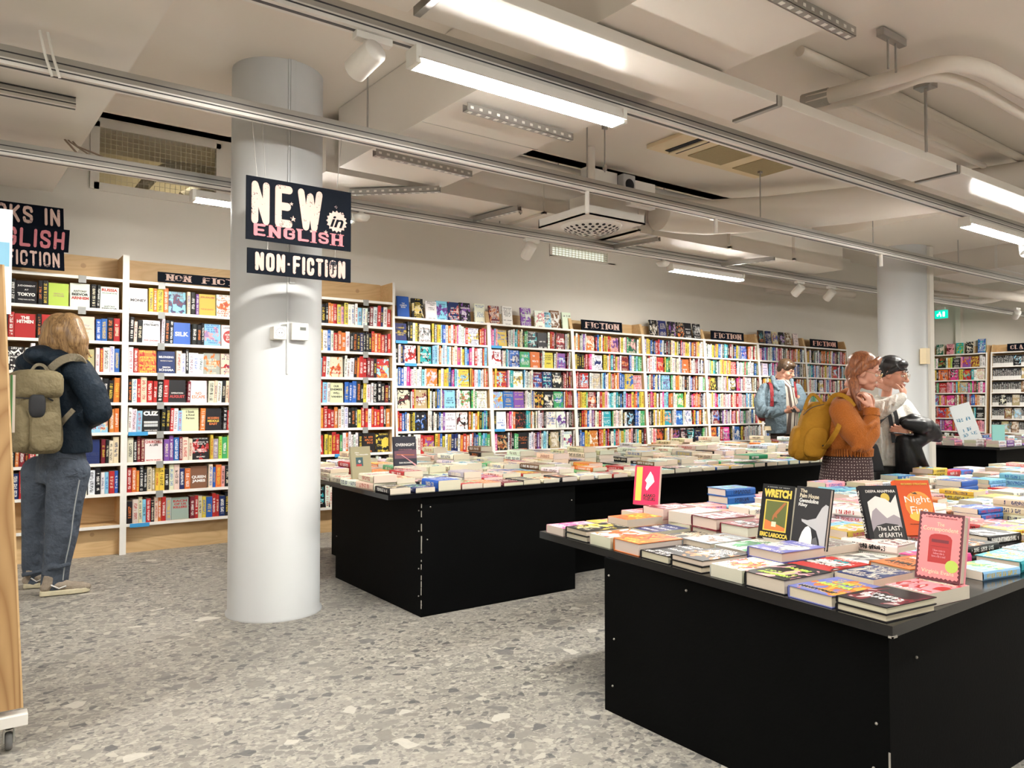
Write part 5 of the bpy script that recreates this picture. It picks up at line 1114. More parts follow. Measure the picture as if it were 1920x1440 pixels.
# upright ones on the long table
q = atz(741, 884, .775); M = M_face(q.x, q.y, .775, .165, .03, .16, R(-8)); w, h, t = .165, .245, .03
o = book_obj('hardback_book', M, w, h, t, 'S', hard=True, blank=True, bg=(.03, .03, .045))
poly(o, w, h, t, [(0, .36), (1, .36), (1, .62), (0, .58)], mat('dusk_mauve', (.13, .05, .08), .5), .0004)
poly(o, w, h, t, [(.28, .47), (.36, .46), (1.0, .1), (1.0, .16)], INK['P'], .0007); poly(o, w, h, t, [(.1, .47), (.9, .45), (.9, .465), (.1, .49)], INK['O'], .0006)
lettering_on(o, w, h, t, [('OVERNIGHT', .5, .76, .86, .085, INK['W'], .02), ('DAN RICHARDS', .5, .24, .6, .045, INK['W'], .02), ('JOURNEYS THROUGH THE DARK', .5, .62, .6, .02, INK['P'], 0)], .0008)
tag(o, 'dark upright book titled Overnight on the long black table', 'book', 'upright books on the long black table')
q = atz(662, 902, .765); M = M_face(q.x, q.y, .765, .14, .02, .16, R(6)); w, h, t = .14, .215, .02
o = book_obj('paperback_book', M, w, h, t, 'A', blank=True, bg=(.30, .27, .17))
rect(o, w, h, t, .22, .42, .58, .68, mat('dark_teal_picture', (.02, .07, .08), .5), .0005); rect(o, w, h, t, .24, .42, .5, .48, INK['R'], .0008); art_disc(o, w, h, t, .4, .56, .07, INK['S'], z=.0009)
lettering_on(o, w, h, t, [('Milan', .3, .82, .2, .03, INK['W'], 0), ('The Unbearable', .55, .76, .65, .035, INK['W'], 0)], .0006)
tag(o, 'olive upright paperback with a small dark square picture on the long black table', 'book', 'upright books on the long black table')
q = atz(1432, 858, .80); M = basis((q.x, q.y, .79), (0, 1, 0), (-1, 0, 0)); 
o = book_obj('hardback_book', Matrix.Translation((q.x + .05, q.y - .0, .79)) @ Matrix((Y3, -X3, Z3)).transposed().to_4x4(), .16, .24, .035, 'G', hard=True, blank=True, bg=(.02, .28, .12))
put(fit_text('LET THEM', .09, .018, .03, .0008), 'spine_lettering', INK['W'], basis((-.006, .17, .0175), (0, -1, 0), (0, 0, 1)), o)
tag(o, 'green hardback with white spine lettering lying on top near the mustard backpack', 'book', 'books laid out on the long black table')
# far table: leaning leaflet panel and a standing teal book
q = atd(1822, 790, 9.75); r = empty('leaflet_panel', (q.x, q.y, .78)); 
MB().box((-.13, -.006, 0), (.13, .006, .48)).build('sheet', mat('pale_blue_white_card', (.80, .86, .88), .5), r)
pb_ = BK(); pb_.face(Matrix.Identity(4), [(-.11, -.0075, .05), (.11, -.0075, .05), (.11, -.0075, .45), (-.11, -.0075, .45)], 0, (.80, .86, .88), (.12, .30, .45), (0, 0, 0), (3, 7, .8), [(0, 6), (7, 6), (7, 0), (0, 0)])
lo_ = bpy.data.objects.new('printed_words', pb_.mesh('printed_words', [M_PRINT])); link(lo_, r)
r.rotation_euler = (R(-6), R(-16), R(-38)); tag(r, 'tall pale leaflet panel with blue and pink words leaning on the far table', 'leaflet panel')
q = atd(1861, 830, 9.3); o = book_obj('paperback_book', M_dir((q.x, q.y, .755), -F0 + X3 * -.9, .03, .1), .13, .24, .035, 'T', blank=True, bg=(.35, .75, .72)); tag(o, 'turquoise book standing upright on the far table', 'book')
# BENNY THE BLUE WHALE on the low shelf beside the long table
q = aty(604, 948, 7.04); o = book_obj('paperback_book', M_face(q.x + .03, 7.05, .25, .14, .02, .06), .14, .21, .02, 'K', blank=True)
lettering_on(o, .14, .21, .02, LT(('BENNY THE', .82, .13, 'T', .85, .03), ('BLUE WHALE', .66, .13, 'T', .85, .03), ('ONE AUTHOR', .42, .08, 'W', .8, .02), ("DESCENT TO", .3, .08, 'P', .8, .02), ('MADNESS', .18, .08, 'O', .8, .02)))
tag(o, 'black cover with turquoise Benny title on the low shelf beside the long table', 'book')

# ---------------------------------------------------------------- rolling bookcase at the left edge
rb = empty('rolling_bookcase', (-.2, 3.3, 0)); off = Matrix.Translation((.2, -3.3, 0))
def rbb(mb, n, m, par=None, bevel=0): o = mb.build(n, m, par or rb, bevel=bevel); o.data.transform(off); return o
Mx = Matrix(((0, 0, 1, 0), (1, 0, 0, 0), (0, 1, 0, 0), (0, 0, 0, 1)))
# side panel in the XZ plane at Y 3.22..3.245, its edge sloping
My = Matrix(((1, 0, 0, 0), (0, 0, 1, 0), (0, 1, 0, 0), (0, 0, 0, 1)))
rbb(MB().prism([(-.75, .155), (.185, .155), (.105, 1.75), (-.4, 1.75)], 3.285, 3.31, M=My), 'side_panel', M_PLYD)
rbb(MB().prism([(.185, .155), (.191, .155), (.111, 1.75), (.105, 1.75)], 3.284, 3.311, M=My), 'edge_band', M_PLY)
rbb(MB().prism([(-.72, .155), (.17, .155), (.09, 1.75), (-.42, 1.75)], 4.2, 4.225, M=My), 'side_panel', M_PLYD)
for z, dx in ((.18, 0), (.5, -.016), (.85, -.034), (1.2, -.052), (1.5, -.067)): rbb(MB().box((-.1, 3.31, z), (.165 + dx, 4.2, z + .02)), 'shelf', M_PLY)
rbb(MB().box((-.12, 3.31, .18), (-.1, 4.2, 1.74)), 'back_panel', M_PLY)
rbb(MB().box((-.8, 3.27, .095), (.205, 3.33, .135)), 'base_frame', M_WHITEM, bevel=.002); rbb(MB().box((-.8, 4.17, .095), (.205, 4.23, .135)), 'base_frame', M_WHITEM)
for cx, cy in ((.15, 3.34), (-.7, 3.34), (.15, 4.18), (-.7, 4.18)):
    c = rbb(MB().lathe((cx, cy, 0), [(.028, .095), (.028, .088), (.016, .086), (.014, .07), (0, .07)], 16).box((cx - .018, cy - .03, .03), (cx - .013, cy + .012, .08)).box((cx + .013, cy - .03, .03), (cx + .018, cy + .012, .08)), 'caster', M_STEEL)
    rbb(MB().lathe((cx, cy - .012, .032), [(0, -.011), (.028, -.011), (.032, -.006), (.032, .006), (.028, .011), (0, .011)], 24, M=Matrix.Rotation(R(90), 3, 'Y')), 'wheel', mat('grey_rubber', (.16, .16, .16), .6), c)
tag(rb, 'pine plywood rolling bookcase on casters at the picture edge', 'bookcase')
o = book_obj('paperback_book', Matrix.Translation((.14, 3.40, .205)) @ Matrix((-X3, Z3, Y3)).transposed().to_4x4(), .16, .275, .035, 'Y', blank=False, art=PAL['R'], bg=(.82, .72, .06)); tag(o, 'yellow children book on the lowest shelf of the rolling bookcase', 'book')
q = atd(15, 455, 3.2); o = MB().box((-.10, 0, -.30), (.015, .004, .14)).build('paper_notice', mat('blue_white_paper', (.70, .84, .93), .5)); o.location = q; MB().box((-.09, -.0015, -.10), (.005, -.0005, .0)).build('blue_print', INK['L'], o); tag(o, 'pale blue paper sheet hanging on the side of the rolling bookcase', 'notice')
q = atd(24, 757, 3.35); 
o = book_obj('paperback_book', M_dir(q + Vector((-.03, 0, -.125)), -F0 - RT * .55, .012, .0), .06, .25, .012, 'S', blank=True, bg=(.35, .42, .40)); rect(o, .06, .25, .012, .72, 0, 1, 1, mat('mint_green_strip', (.15, .62, .30), .5), .0006); rect(o, .06, .25, .012, 0, .45, .72, 1, INK['I'], .0005)
tag(o, 'booklet with a mint green edge sticking out of the rolling bookcase', 'booklet')
# ---------------------------------------------------------------- people
def skinned(mb, name, m, voxel, it=3, parent=None, keep=False):
    """grow one continuous surface round the collected shapes"""
    tmp = mb.build('tmp', m); md = tmp.modifiers.new('r', 'REMESH'); md.mode = 'VOXEL'; md.voxel_size = voxel
    if it: s_ = tmp.modifiers.new('s', 'SMOOTH'); s_.iterations = it; s_.factor = .5
    bpy.context.view_layer.update()
    me = bpy.data.meshes.new_from_object(tmp.evaluated_get(bpy.context.evaluated_depsgraph_get()))
    old = tmp.data; bpy.data.objects.remove(tmp); bpy.data.meshes.remove(old)
    me.name = name; me.materials.clear(); me.materials.append(m); me.polygons.foreach_set('use_smooth', [True] * len(me.polygons))
    o = bpy.data.objects.new(name, me); return link(o, parent)
def limb(mb, pts, seg=14, k=None):
    """pts: (px, py, depth, radius in px)"""
    if mb.__dict__.get('slim'): pts = [(a, b, d, r * .72) for a, b, d, r in pts]
    P = [atd(a, b, d) for a, b, d, r in pts]; rr = [r * d / FPX for a, b, d, r in pts]
    n = 6; Q = []; S_ = []
    for i in range(len(P) - 1):
        for k in range(n): t = k / n; Q.append(P[i].lerp(P[i + 1], t)); S_.append(rr[i] * (1 - t) + rr[i + 1] * t)
    Q.append(P[-1]); S_.append(rr[-1])
    mb.tube(Q, S_, seg)
    for p, r in zip(P, rr): mb.ball(p, r, seg=14, rings=9)
def trunk(mb, rings, f, seg=28, pw=2.4):
    """rings: (px, py, depth, half width px across the shoulders, half depth px front to back); f: facing"""
    f = Vector(f).normalized(); lat = f.cross(UP).normalized(); R_ = []
    if mb.__dict__.get('slim'): rings = [(a, b, d, rw * .78, rd * .78) for a, b, d, rw, rd in rings]
    for (a, b, d, rw, rd) in rings:
        c = atd(a, b, d); k = d / FPX
        R_.append([c + lat * (rw * k * math.copysign(abs(math.cos(t)) ** (2 / pw), math.cos(t))) + f * (rd * k * math.copysign(abs(math.sin(t)) ** (2 / pw), math.sin(t))) for t in (2 * math.pi * q / seg for q in range(seg))])
    vs = [v for r in R_ for v in r]; n = len(R_)
    fs = [(i * seg + k, i * seg + (k + 1) % seg, (i + 1) * seg + (k + 1) % seg, (i + 1) * seg + k) for i in range(n - 1) for k in range(seg)]
    mb.add(vs, fs + [tuple(range(seg - 1, -1, -1)), tuple(range((n - 1) * seg, n * seg))], 0, True)
def frame(fwd, upv=UP):
    f = Vector(fwd).normalized(); x = f.cross(Vector(upv)).normalized(); z = x.cross(f); return Matrix((x, f, z)).transposed()
def head_shape(mb, c, F, s=1.0):
    c = Vector(c); T = lambda x, y, z: c + F @ Vector((x, y, z)) * s; B = lambda p, r: mb.ball(T(*p), Vector(r) * s, M=F)
    B((0, -.012, .03), (.073, .092, .082)); B((0, .022, -.025), (.060, .068, .083)); B((0, .045, -.078), (.040, .040, .034)); B((0, .074, -.093), (.018, .016, .016))
    for q in (-1, 1): B((q * .034, .055, -.035), (.026, .030, .030)); B((q * .077, -.004, -.012), (.011, .021, .032)); B((q * .05, .0, -.07), (.016, .035, .022))
    mb.tube([T(0, .086, .012), T(0, .100, -.015), T(0, .115, -.036)], [.008 * s, .010 * s, .0135 * s], 10); B((0, .112, -.038), (.013, .011, .009))
    for q in (-1, 1): B((q * .011, .103, -.041), (.0075, .009, .007))
    mb.tube([T(-.045, .074, .022), T(0, .088, .018), T(.045, .074, .022)], .009 * s, 8)
    B((0, .090, -.064), (.022, .010, .007)); B((0, .088, -.073), (.019, .010, .007))
    mb.tube([T(0, -.03, -.03), T(0, -.045, -.13)], [.055 * s, .052 * s], 16)
def face_parts(c, F, s, par, iris, brow, lip, glasses=None):
    c = Vector(c); T = lambda x, y, z: c + F @ Vector((x, y, z)) * s
    for q in (-1, 1):
        e = MB().ball(T(q * .031, .0775, -.002), .0115 * s, seg=12, rings=8).build('eye', mat('eye_white', (.70, .66, .62), .2), par)
        MB().ball(T(q * .031, .0845, -.004), .0055 * s, seg=10, rings=6).build('iris', iris, e)
        MB().tube([T(q * .046, .078, .004), T(q * .031, .091, .009), T(q * .017, .083, .004)], .003 * s, 6).build('eyelid', lip, par)
        MB().tube([T(q * .052, .074, .024), T(q * .034, .090, .032), T(q * .014, .093, .026)], [.002 * s, .0042 * s, .003 * s], 6).build('eyebrow', brow, par)
    MB().tube([T(-.024, .090, -.069), T(-.008, .101, -.064), T(0, .1015, -.0655), T(.008, .101, -.064), T(.024, .090, -.069)], [.002 * s, .0045 * s, .004 * s, .0045 * s, .002 * s], 8).tube([T(-.02, .091, -.071), T(0, .100, -.075), T(.02, .091, -.071)], [.002 * s, .0052 * s, .002 * s], 8).build('lips', lip, par)
    if glasses:
        g = MB()
        for q in (-1, 1):
            ring = [T(q * .033 + .024 * math.cos(a), .108 - abs(.024 * math.cos(a)) * .15, -.006 + .022 * math.sin(a)) for a in (2 * math.pi * k / 20 for k in range(21))]
            g.tube(ring, .0014 * s, 6, caps=False); g.tube([T(q * .057, .103, 0), T(q * .078, .06, .004), T(q * .079, .0, .002)], .0013 * s, 6)
        g.tube([T(-.010, .107, 0), T(0, .111, .003), T(.010, .107, 0)], .0013 * s, 6)
        g.build('glasses', glasses, par)
def hand_shape(mb, wrist, dirv, palm, thumb=1, curl=.5, s=1.0, spread=.04):
    """palm: direction the palm faces; thumb: +1 or -1 side"""
    d = Vector(dirv).normalized(); n = Vector(palm); n = (n - d * n.dot(d)).normalized(); w = d.cross(n) * thumb; W_ = Vector(wrist)
    mb.ball(W_ + d * .045 * s, Vector((.041, .047, .016)) * s, M=Matrix((w, d, n)).transposed())
    mb.tube([W_ - d * .03 * s, W_ + d * .02 * s], [.026 * s, .027 * s], 12, flat=.8)
    for i, (off, ln, c_) in enumerate(((.030, .92, 0), (.010, 1.0, .06), (-.010, .95, .12), (-.029, .76, .2))):
        p = W_ + d * (.084 - abs(off) * .25) * s + w * off * s; a = curl * .55 + c_; dd = (d + w * off * spread * 30).normalized(); pts = [W_ + d * .05 * s + w * off * .8 * s, p]
        for L_ in (.043, .027, .021):
            v = dd * math.cos(a) + n * math.sin(a); p = p + v * L_ * ln * s; pts.append(p); a += curl * (1.0 + c_)
        mb.tube(pts, [.0105 * s, .0095 * s, .0088 * s, .0082 * s, .0072 * s], 10); mb.ball(pts[-1], .0072 * s, seg=8, rings=6)
    b0 = W_ + d * .02 * s + w * .028 * s; v1 = (d * .75 + w * .6 + n * .35).normalized(); p1 = b0 + v1 * .042 * s; v2 = (d * .9 + w * .1 + n * (.25 + curl * .5)).normalized(); p2 = p1 + v2 * .032 * s; p3 = p2 + v2 * .022 * s
    mb.tube([b0, p1, p2, p3], [.015 * s, .012 * s, .0105 * s, .008 * s], 10); mb.ball(p3, .008 * s, seg=8, rings=6)
def m_hair(name, c1, c2):
    m, nt, b = nt_new(name); tc = N(nt, 'ShaderNodeTexCoord'); mp = N(nt, 'ShaderNodeMapping'); mp.inputs['Scale'].default_value = (60, 60, 6); L(nt, tc.outputs['Object'], mp.inputs[0])
    nz = N(nt, 'ShaderNodeTexNoise', i_Scale=1.6, i_Detail=4.0, i_Distortion=.7); L(nt, mp.outputs[0], nz.inputs['Vector'])
    L(nt, mixc(nt, mth(nt, 'MULTIPLY_ADD', nz.outputs['Fac'], 2.4, -.7), c1, c2), b.inputs['Base Color']); b.inputs['Roughness'].default_value = .38
    bp = N(nt, 'ShaderNodeBump', i_Strength=.45, i_Distance=.003); L(nt, nz.outputs['Fac'], bp.inputs['Height']); L(nt, bp.outputs[0], b.inputs['Normal']); return m
def m_cloth(name, c, rough=.85, bscale=14, bump=.5, var=.12, fine=None):
    m = mat(name, c, rough, var=var, scale=9, bump=bump, bscale=bscale, spec=.2); [setattr(n.inputs['Distance'], 'default_value', .05) for n in m.node_tree.nodes if n.type == 'BUMP']
    return m
def m_knit(name, c):
    m, nt, b = nt_new(name); tc = N(nt, 'ShaderNodeTexCoord'); w = N(nt, 'ShaderNodeTexNoise', i_Scale=140.0, i_Detail=3.0); L(nt, tc.outputs['Object'], w.inputs['Vector'])
    f = N(nt, 'ShaderNodeTexNoise', i_Scale=9.0, i_Detail=3.0); L(nt, tc.outputs['Object'], f.inputs['Vector'])
    L(nt, mixc(nt, mth(nt, 'MULTIPLY_ADD', w.outputs['Fac'], 1.2, -.1), tuple(x * .75 for x in c), tuple(x * 1.15 for x in c)), b.inputs['Base Color'])
    h = mth(nt, 'MULTIPLY_ADD', f.outputs['Fac'], 2.2, w.outputs['Fac']); bp = N(nt, 'ShaderNodeBump', i_Strength=.8, i_Distance=.012); L(nt, h, bp.inputs['Height']); L(nt, bp.outputs[0], b.inputs['Normal'])
    b.inputs['Roughness'].default_value = .95; b.inputs['Sheen Weight'].default_value = .12; return m
def m_pattern(name, c1, c2, kind, scale, thr, axis=None):
    m, nt, b = nt_new(name); tc = N(nt, 'ShaderNodeTexCoord')
    if kind == 'dots':
        sx = N(nt, 'ShaderNodeSeparateXYZ'); L(nt, tc.outputs['Object'], sx.inputs[0])
        an = mth(nt, 'MULTIPLY', mth(nt, 'ARCTAN2', mth(nt, 'SUBTRACT', sx.outputs[0], axis[0]), mth(nt, 'SUBTRACT', sx.outputs[1], axis[1])), .185)
        cb_ = N(nt, 'ShaderNodeCombineXYZ'); L(nt, an, cb_.inputs[0]); L(nt, sx.outputs[2], cb_.inputs[1])
        v = N(nt, 'ShaderNodeTexVoronoi', voronoi_dimensions='2D', i_Scale=scale, i_Randomness=.25); L(nt, cb_.outputs[0], v.inputs['Vector']); f = mth(nt, 'LESS_THAN', v.outputs['Distance'], thr)
    else:
        dt = N(nt, 'ShaderNodeVectorMath', operation='DOT_PRODUCT'); L(nt, tc.outputs['Object'], dt.inputs[0]); dt.inputs[1].default_value = tuple(axis)
        f = mth(nt, 'LESS_THAN', mth(nt, 'FRACT', mth(nt, 'MULTIPLY', dt.outputs['Value'], scale)), thr)
    L(nt, mixc(nt, f, c1, c2), b.inputs['Base Color']); b.inputs['Roughness'].default_value = .85
    nz = N(nt, 'ShaderNodeTexNoise', i_Scale=16.0); L(nt, tc.outputs['Object'], nz.inputs['Vector']); bp = N(nt, 'ShaderNodeBump', i_Strength=.5, i_Distance=.02); L(nt, nz.outputs['Fac'], bp.inputs['Height']); L(nt, bp.outputs[0], b.inputs['Normal'])
    return m
SKIN = mat('skin', (.62, .36, .26), .5, var=.06, scale=20); SKINR = mat('flushed_skin', (.60, .30, .21), .5, var=.05, scale=20)
LIP = mat('lip_colour', (.42, .15, .12), .4); IRIS = mat('iris_dark', (.05, .035, .02), .2); GOLD = mat('thin_gold_metal', (.55, .42, .22), .25, .9)
def rounded(name, m, c, axes, half, parent=None, bev=.35, taper=0.0, vox=None, extra=None, it=2):
    """soft box: axes = three unit vectors, half = three half sizes; the first two taper towards the top"""
    A = Matrix([Vector(a).normalized() for a in axes]).transposed(); bm = bmesh.new(); bmesh.ops.create_cube(bm, size=2)
    bmesh.ops.bevel(bm, geom=bm.edges[:] , offset=bev, segments=4, profile=.5, affect='EDGES')
    for v in bm.verts:
        k = 1 - taper * (v.co.z + 1) / 2; v.co = Vector(c) + A @ Vector((v.co.x * half[0] * k, v.co.y * half[1] * k, v.co.z * half[2]))
    me = bpy.data.meshes.new(name); bm.to_mesh(me); bm.free(); me.materials.append(m); me.polygons.foreach_set('use_smooth', [True] * len(me.polygons))
    o = bpy.data.objects.new(name, me); return link(o, parent)
def strap(pts, w, m, parent, name='strap', th=.004, nrm=None):
    """flat band through world points, lying across nrm"""
    P = smooth(pts, 2); n = len(P); vs = []
    for i, p in enumerate(P):
        t = (P[min(i + 1, n - 1)] - P[max(i - 1, 0)]).normalized(); k = Vector(nrm if nrm is not None else -F0); a = t.cross(k).normalized(); k = a.cross(t)
        vs += [p + a * w / 2 + k * th, p - a * w / 2 + k * th, p - a * w / 2 - k * th, p + a * w / 2 - k * th]
    fs = [(4 * i + q, 4 * i + (q + 1) % 4, 4 * i + 4 + (q + 1) % 4, 4 * i + 4 + q) for i in range(n - 1) for q in range(4)] + [(3, 2, 1, 0), tuple(4 * (n - 1) + q for q in range(4))]
    return MB().add(vs, fs, 0, False).build(name, m, parent)
def shoe(par, heel, toe, s, m_up, m_sole, label=None):
    heel, toe = Vector(heel), Vector(toe); d = (toe - heel); Ln = d.length; d.normalize(); lat = d.cross(UP).normalized(); T = lambda x, y, z: heel + d * x * Ln + lat * y + UP * z
    mb = MB()
    for x, y, z, r in ((.12, 0, .055, .036), (.2, 0, .075, .038), (.35, 0, .07, .040), (.5, 0, .058, .041), (.65, 0, .046, .042), (.8, 0, .040, .040), (.92, 0, .036, .030)): mb.ball(T(x, y, z), (r, r, r * .85))
    mb.tube([T(.16, 0, .06), T(.22, 0, .13)], [.038, .042], 14)
    o = skinned(mb, 'shoe', m_up, .007, 3, par)
    mb = MB(); outl = [(0, .6), (.05, .9), (.3, .85), (.6, 1.1), (.85, 1.0), (.97, .55), (1.0, 0)]
    pts = [T(x, -y * .040, 0) for x, y in outl] + [T(x, y * .040, 0) for x, y in reversed(outl[:-1])]
    mb.prism([(p.x, p.y) for p in pts], .004, .036); mb.build('sole', m_sole, o, bevel=.006)
    lc = MB()
    for k in range(4): x = .36 + .08 * k; z = .106 - .014 * k; lc.tube([T(x, -.022, z - .012), T(x, 0, z), T(x, .022, z - .012)], .0028, 6)
    lc.build('lace', mat('white_lace', (.78, .76, .72), .8), o)
    for q in (-1, 1): MB().tube([T(.22, q * .040, .075), T(.38, q * .044, .05), T(.52, q * .046, .062)], .0045, 6).build('side_stripe', mat('pale_stripe', (.72, .72, .72), .5), o)
    return o

# --- person with the olive backpack, back to the camera
DA = 5.1; fA = (F0 * .78 + RT * .62).normalized()
pb = MB(); pb.slim = 1; FA = frame(fA + UP * -.55); hc = atd(118, 628, 5.1)
head_shape(pb, hc, FA, 1.0)
limb(pb, [(108, 662, 5.1, 16), (112, 690, 5.1, 20)]); trunk(pb, [(125, 870, 5.1, 36, 26), (122, 800, 5.1, 38, 26), (112, 700, 5.1, 40, 24), (105, 672, 5.1, 22, 16)], fA)
for L_ in ([(148, 694, 5.0, 14), (188, 772, 4.98, 12), (158, 792, 5.22, 9)], [(52, 700, 5.22, 14), (40, 775, 5.3, 12), (92, 790, 5.45, 9)], [(128, 880, 5.04, 24), (117, 985, 5.03, 17), (103, 1092, 5.02, 12)], [(80, 880, 5.2, 24), (66, 985, 5.2, 17), (66, 1085, 5.2, 12)]): limb(pb, L_)
hand_shape(pb, atd(158, 792, 5.22), RT * -.4 + F0 * .7 + UP * .2, UP, 1, .6); hand_shape(pb, atd(92, 790, 5.45), RT * .6 + F0 * .5, UP, -1, .6)
pA = skinned(pb, 'person', SKIN, .008, 2)
face_parts(hc, FA, 1.0, pA, IRIS, IRIS, LIP)
hm = MB(); HA = m_hair('light_brown_hair', (.13, .065, .028), (.44, .27, .12))
hm.ball(atd(117, 622, 5.09), (.125, .125, .125)); hm.ball(atd(120, 640, 5.06), (.13, .12, .11))
limb(hm, [(112, 610, 5.03, 24), (97, 640, 5.03, 22), (84, 660, 5.05, 9)]); limb(hm, [(130, 610, 5.02, 24), (145, 640, 5.0, 20), (158, 672, 5.0, 6)]); limb(hm, [(120, 620, 5.0, 24), (132, 655, 5.0, 16), (150, 680, 5.0, 5)]); limb(hm, [(140, 620, 5.05, 18), (155, 650, 5.05, 10), (162, 668, 5.05, 4)])
for k in range(26):
    a = rnd.uniform(-1, 1); x0 = 118 + a * 26; limb(hm, [(x0, 600 + abs(a) * 12, 5.0, 3.5), (x0 + a * 12 + rnd.uniform(-4, 4), 635, 4.985, 3.5), (x0 + a * 16 + 8 + rnd.uniform(-6, 8), 662 + rnd.uniform(-8, 14), 5.0, 1.8)], 6)
skinned(hm, 'hair', HA, .0055, 2, pA)
JK = m_cloth('navy_jacket', (.012, .022, .036), .62, 9, .9); JN = m_cloth('grey_blue_denim', (.075, .092, .122), .8, 12, .9, .35)
jm = MB(); trunk(jm, [(132, 848, 5.1, 46, 33), (131, 836, 5.1, 48, 34), (126, 790, 5.1, 47, 34), (120, 745, 5.1, 50, 34), (112, 705, 5.1, 52, 32), (104, 680, 5.1, 44, 27), (100, 662, 5.1, 24, 20)], fA)
limb(jm, [(146, 694, 5.0, 26), (172, 735, 4.96, 26), (186, 772, 4.97, 23), (168, 790, 5.18, 15)]); limb(jm, [(52, 700, 5.2, 24), (38, 745, 5.28, 24), (36, 780, 5.3, 22), (80, 792, 5.43, 14)])
jm.ball(atd(88, 668, 5.02), (.19, .11, .075), M=Matrix.Rotation(R(-54), 3, 'Z').transposed()); jm.ball(atd(112, 672, 4.98), (.11, .09, .06)); jm.ball(atd(60, 680, 5.05), (.10, .09, .07))
skinned(jm, 'jacket', JK, .010, 3, pA)
tm = MB(); trunk(tm, [(118, 836, 5.1, 42, 32), (116, 862, 5.1, 50, 37), (112, 890, 5.1, 50, 36), (106, 905, 5.1, 44, 30)], fA)
limb(tm, [(130, 885, 5.04, 36), (121, 940, 5.03, 32), (116, 1000, 5.02, 28), (106, 1058, 5.02, 23.5), (102, 1092, 5.02, 23)]); limb(tm, [(74, 885, 5.2, 31), (66, 945, 5.2, 23), (62, 1000, 5.2, 19), (61, 1060, 5.2, 18), (64, 1088, 5.2, 17)])
for (a, b, c) in ((112, 1062, 5.01), (62, 1075, 5.18)): tm.tube([atd(a - 20, b + 3, c - .07), atd(a, b, c - .1), atd(a + 22, b - 5, c - .07)], .016, 8)
tr = skinned(tm, 'trousers', JN, .009, 3, pA)
strap([atd(149, 900, 4.93), atd(138, 960, 4.92), atd(133, 1010, 4.925), atd(121, 1060, 4.935), atd(118, 1088, 4.94)], .006, mat('light_seam', (.34, .36, .38), .8), tr, 'side_seam', .002)
strap([atd(94, 862, 4.975), atd(120, 858, 4.93), atd(144, 862, 4.93)], .004, mat('dark_seam', (.03, .04, .055), .8), tr, 'pocket_seam', .002); strap([atd(96, 890, 4.965), atd(120, 896, 4.92), atd(146, 888, 4.93)], .004, mat('dark_seam', (.03, .04, .055), .8), tr, 'pocket_seam', .002)
SU = m_cloth('taupe_suede', (.33, .275, .22), .8, 60, .3); SS = mat('worn_cream_sole', (.62, .56, .40), .6, var=.15, scale=40)
hl, te = atz(74, 1119, 0), atz(169, 1109, 0); shoe(pA, hl, te, 1, SU, SS); hl, te = atz(44, 1104, 0), atz(110, 1098, 0); shoe(pA, hl, te, 1, SU, SS)
tag(pA, 'person seen from behind, long light brown hair, navy jacket, grey jeans', 'person')
BG = m_cloth('olive_canvas', (.20, .165, .095), .75, 10, .9, .15); BS = m_cloth('taupe_webbing', (.27, .235, .17), .8, 60, .3); DK = mat('dark_fabric', (.015, .016, .02), .7)
latA = fA.cross(UP); bc = atd(66, 772, 4.83)
bp_ = rounded('backpack', BG, bc, (latA, fA, UP - fA * .08), (.185, .115, .265), bev=.5, taper=.12)
q = atd(60, 708, 4.80); rounded('lid', BG, atd(66, 722, 4.80), (latA, fA, UP), (.175, .13, .095), bp_, bev=.6)
rounded('front_pocket', BG, bc - fA * .10 - UP * .10, (latA, fA, UP), (.155, .045, .15), bp_, bev=.6)
rounded('side_pocket', BG, bc + latA * .165 - UP * .12, (latA, fA, UP), (.035, .085, .12), bp_, bev=.6)
rounded('umbrella', DK, bc + latA * .185 - fA * .055 + UP * .04, (latA, fA, UP), (.025, .045, .075), bp_, bev=.7)
strap([atd(30, 746, 4.66), atd(62, 747, 4.655), atd(66, 748, 4.66)], .006, DK, bp_, 'zip', .002)
strap([atd(88, 700, 4.76), atd(76, 722, 4.70), atd(60, 750, 4.66)], .022, BS, bp_, 'compression_strap'); strap([atd(92, 748, 4.72), atd(104, 752, 4.80)], .02, DK, bp_, 'buckle')
strap([atd(92, 695, 4.9), atd(112, 676, 4.88), atd(138, 668, 4.9), atd(156, 676, 4.96), atd(162, 700, 5.05)], .05, BS, bp_, 'shoulder_strap', .006); strap([atd(110, 800, 4.90), atd(122, 785, 4.85), atd(138, 768, 4.86)], .032, BS, bp_, 'shoulder_strap', .004)
strap([atd(60, 694, 4.84), atd(68, 683, 4.86), atd(82, 684, 4.86), (atd(90, 696, 4.86))], .018, BS, bp_, 'carry_handle')
strap([atd(104, 712, 4.82), atd(108, 770, 4.80), atd(110, 830, 4.84)], .012, BS, bp_, 'side_strap')
tag(bp_, 'large olive canvas backpack worn by the person in the navy jacket', 'backpack')

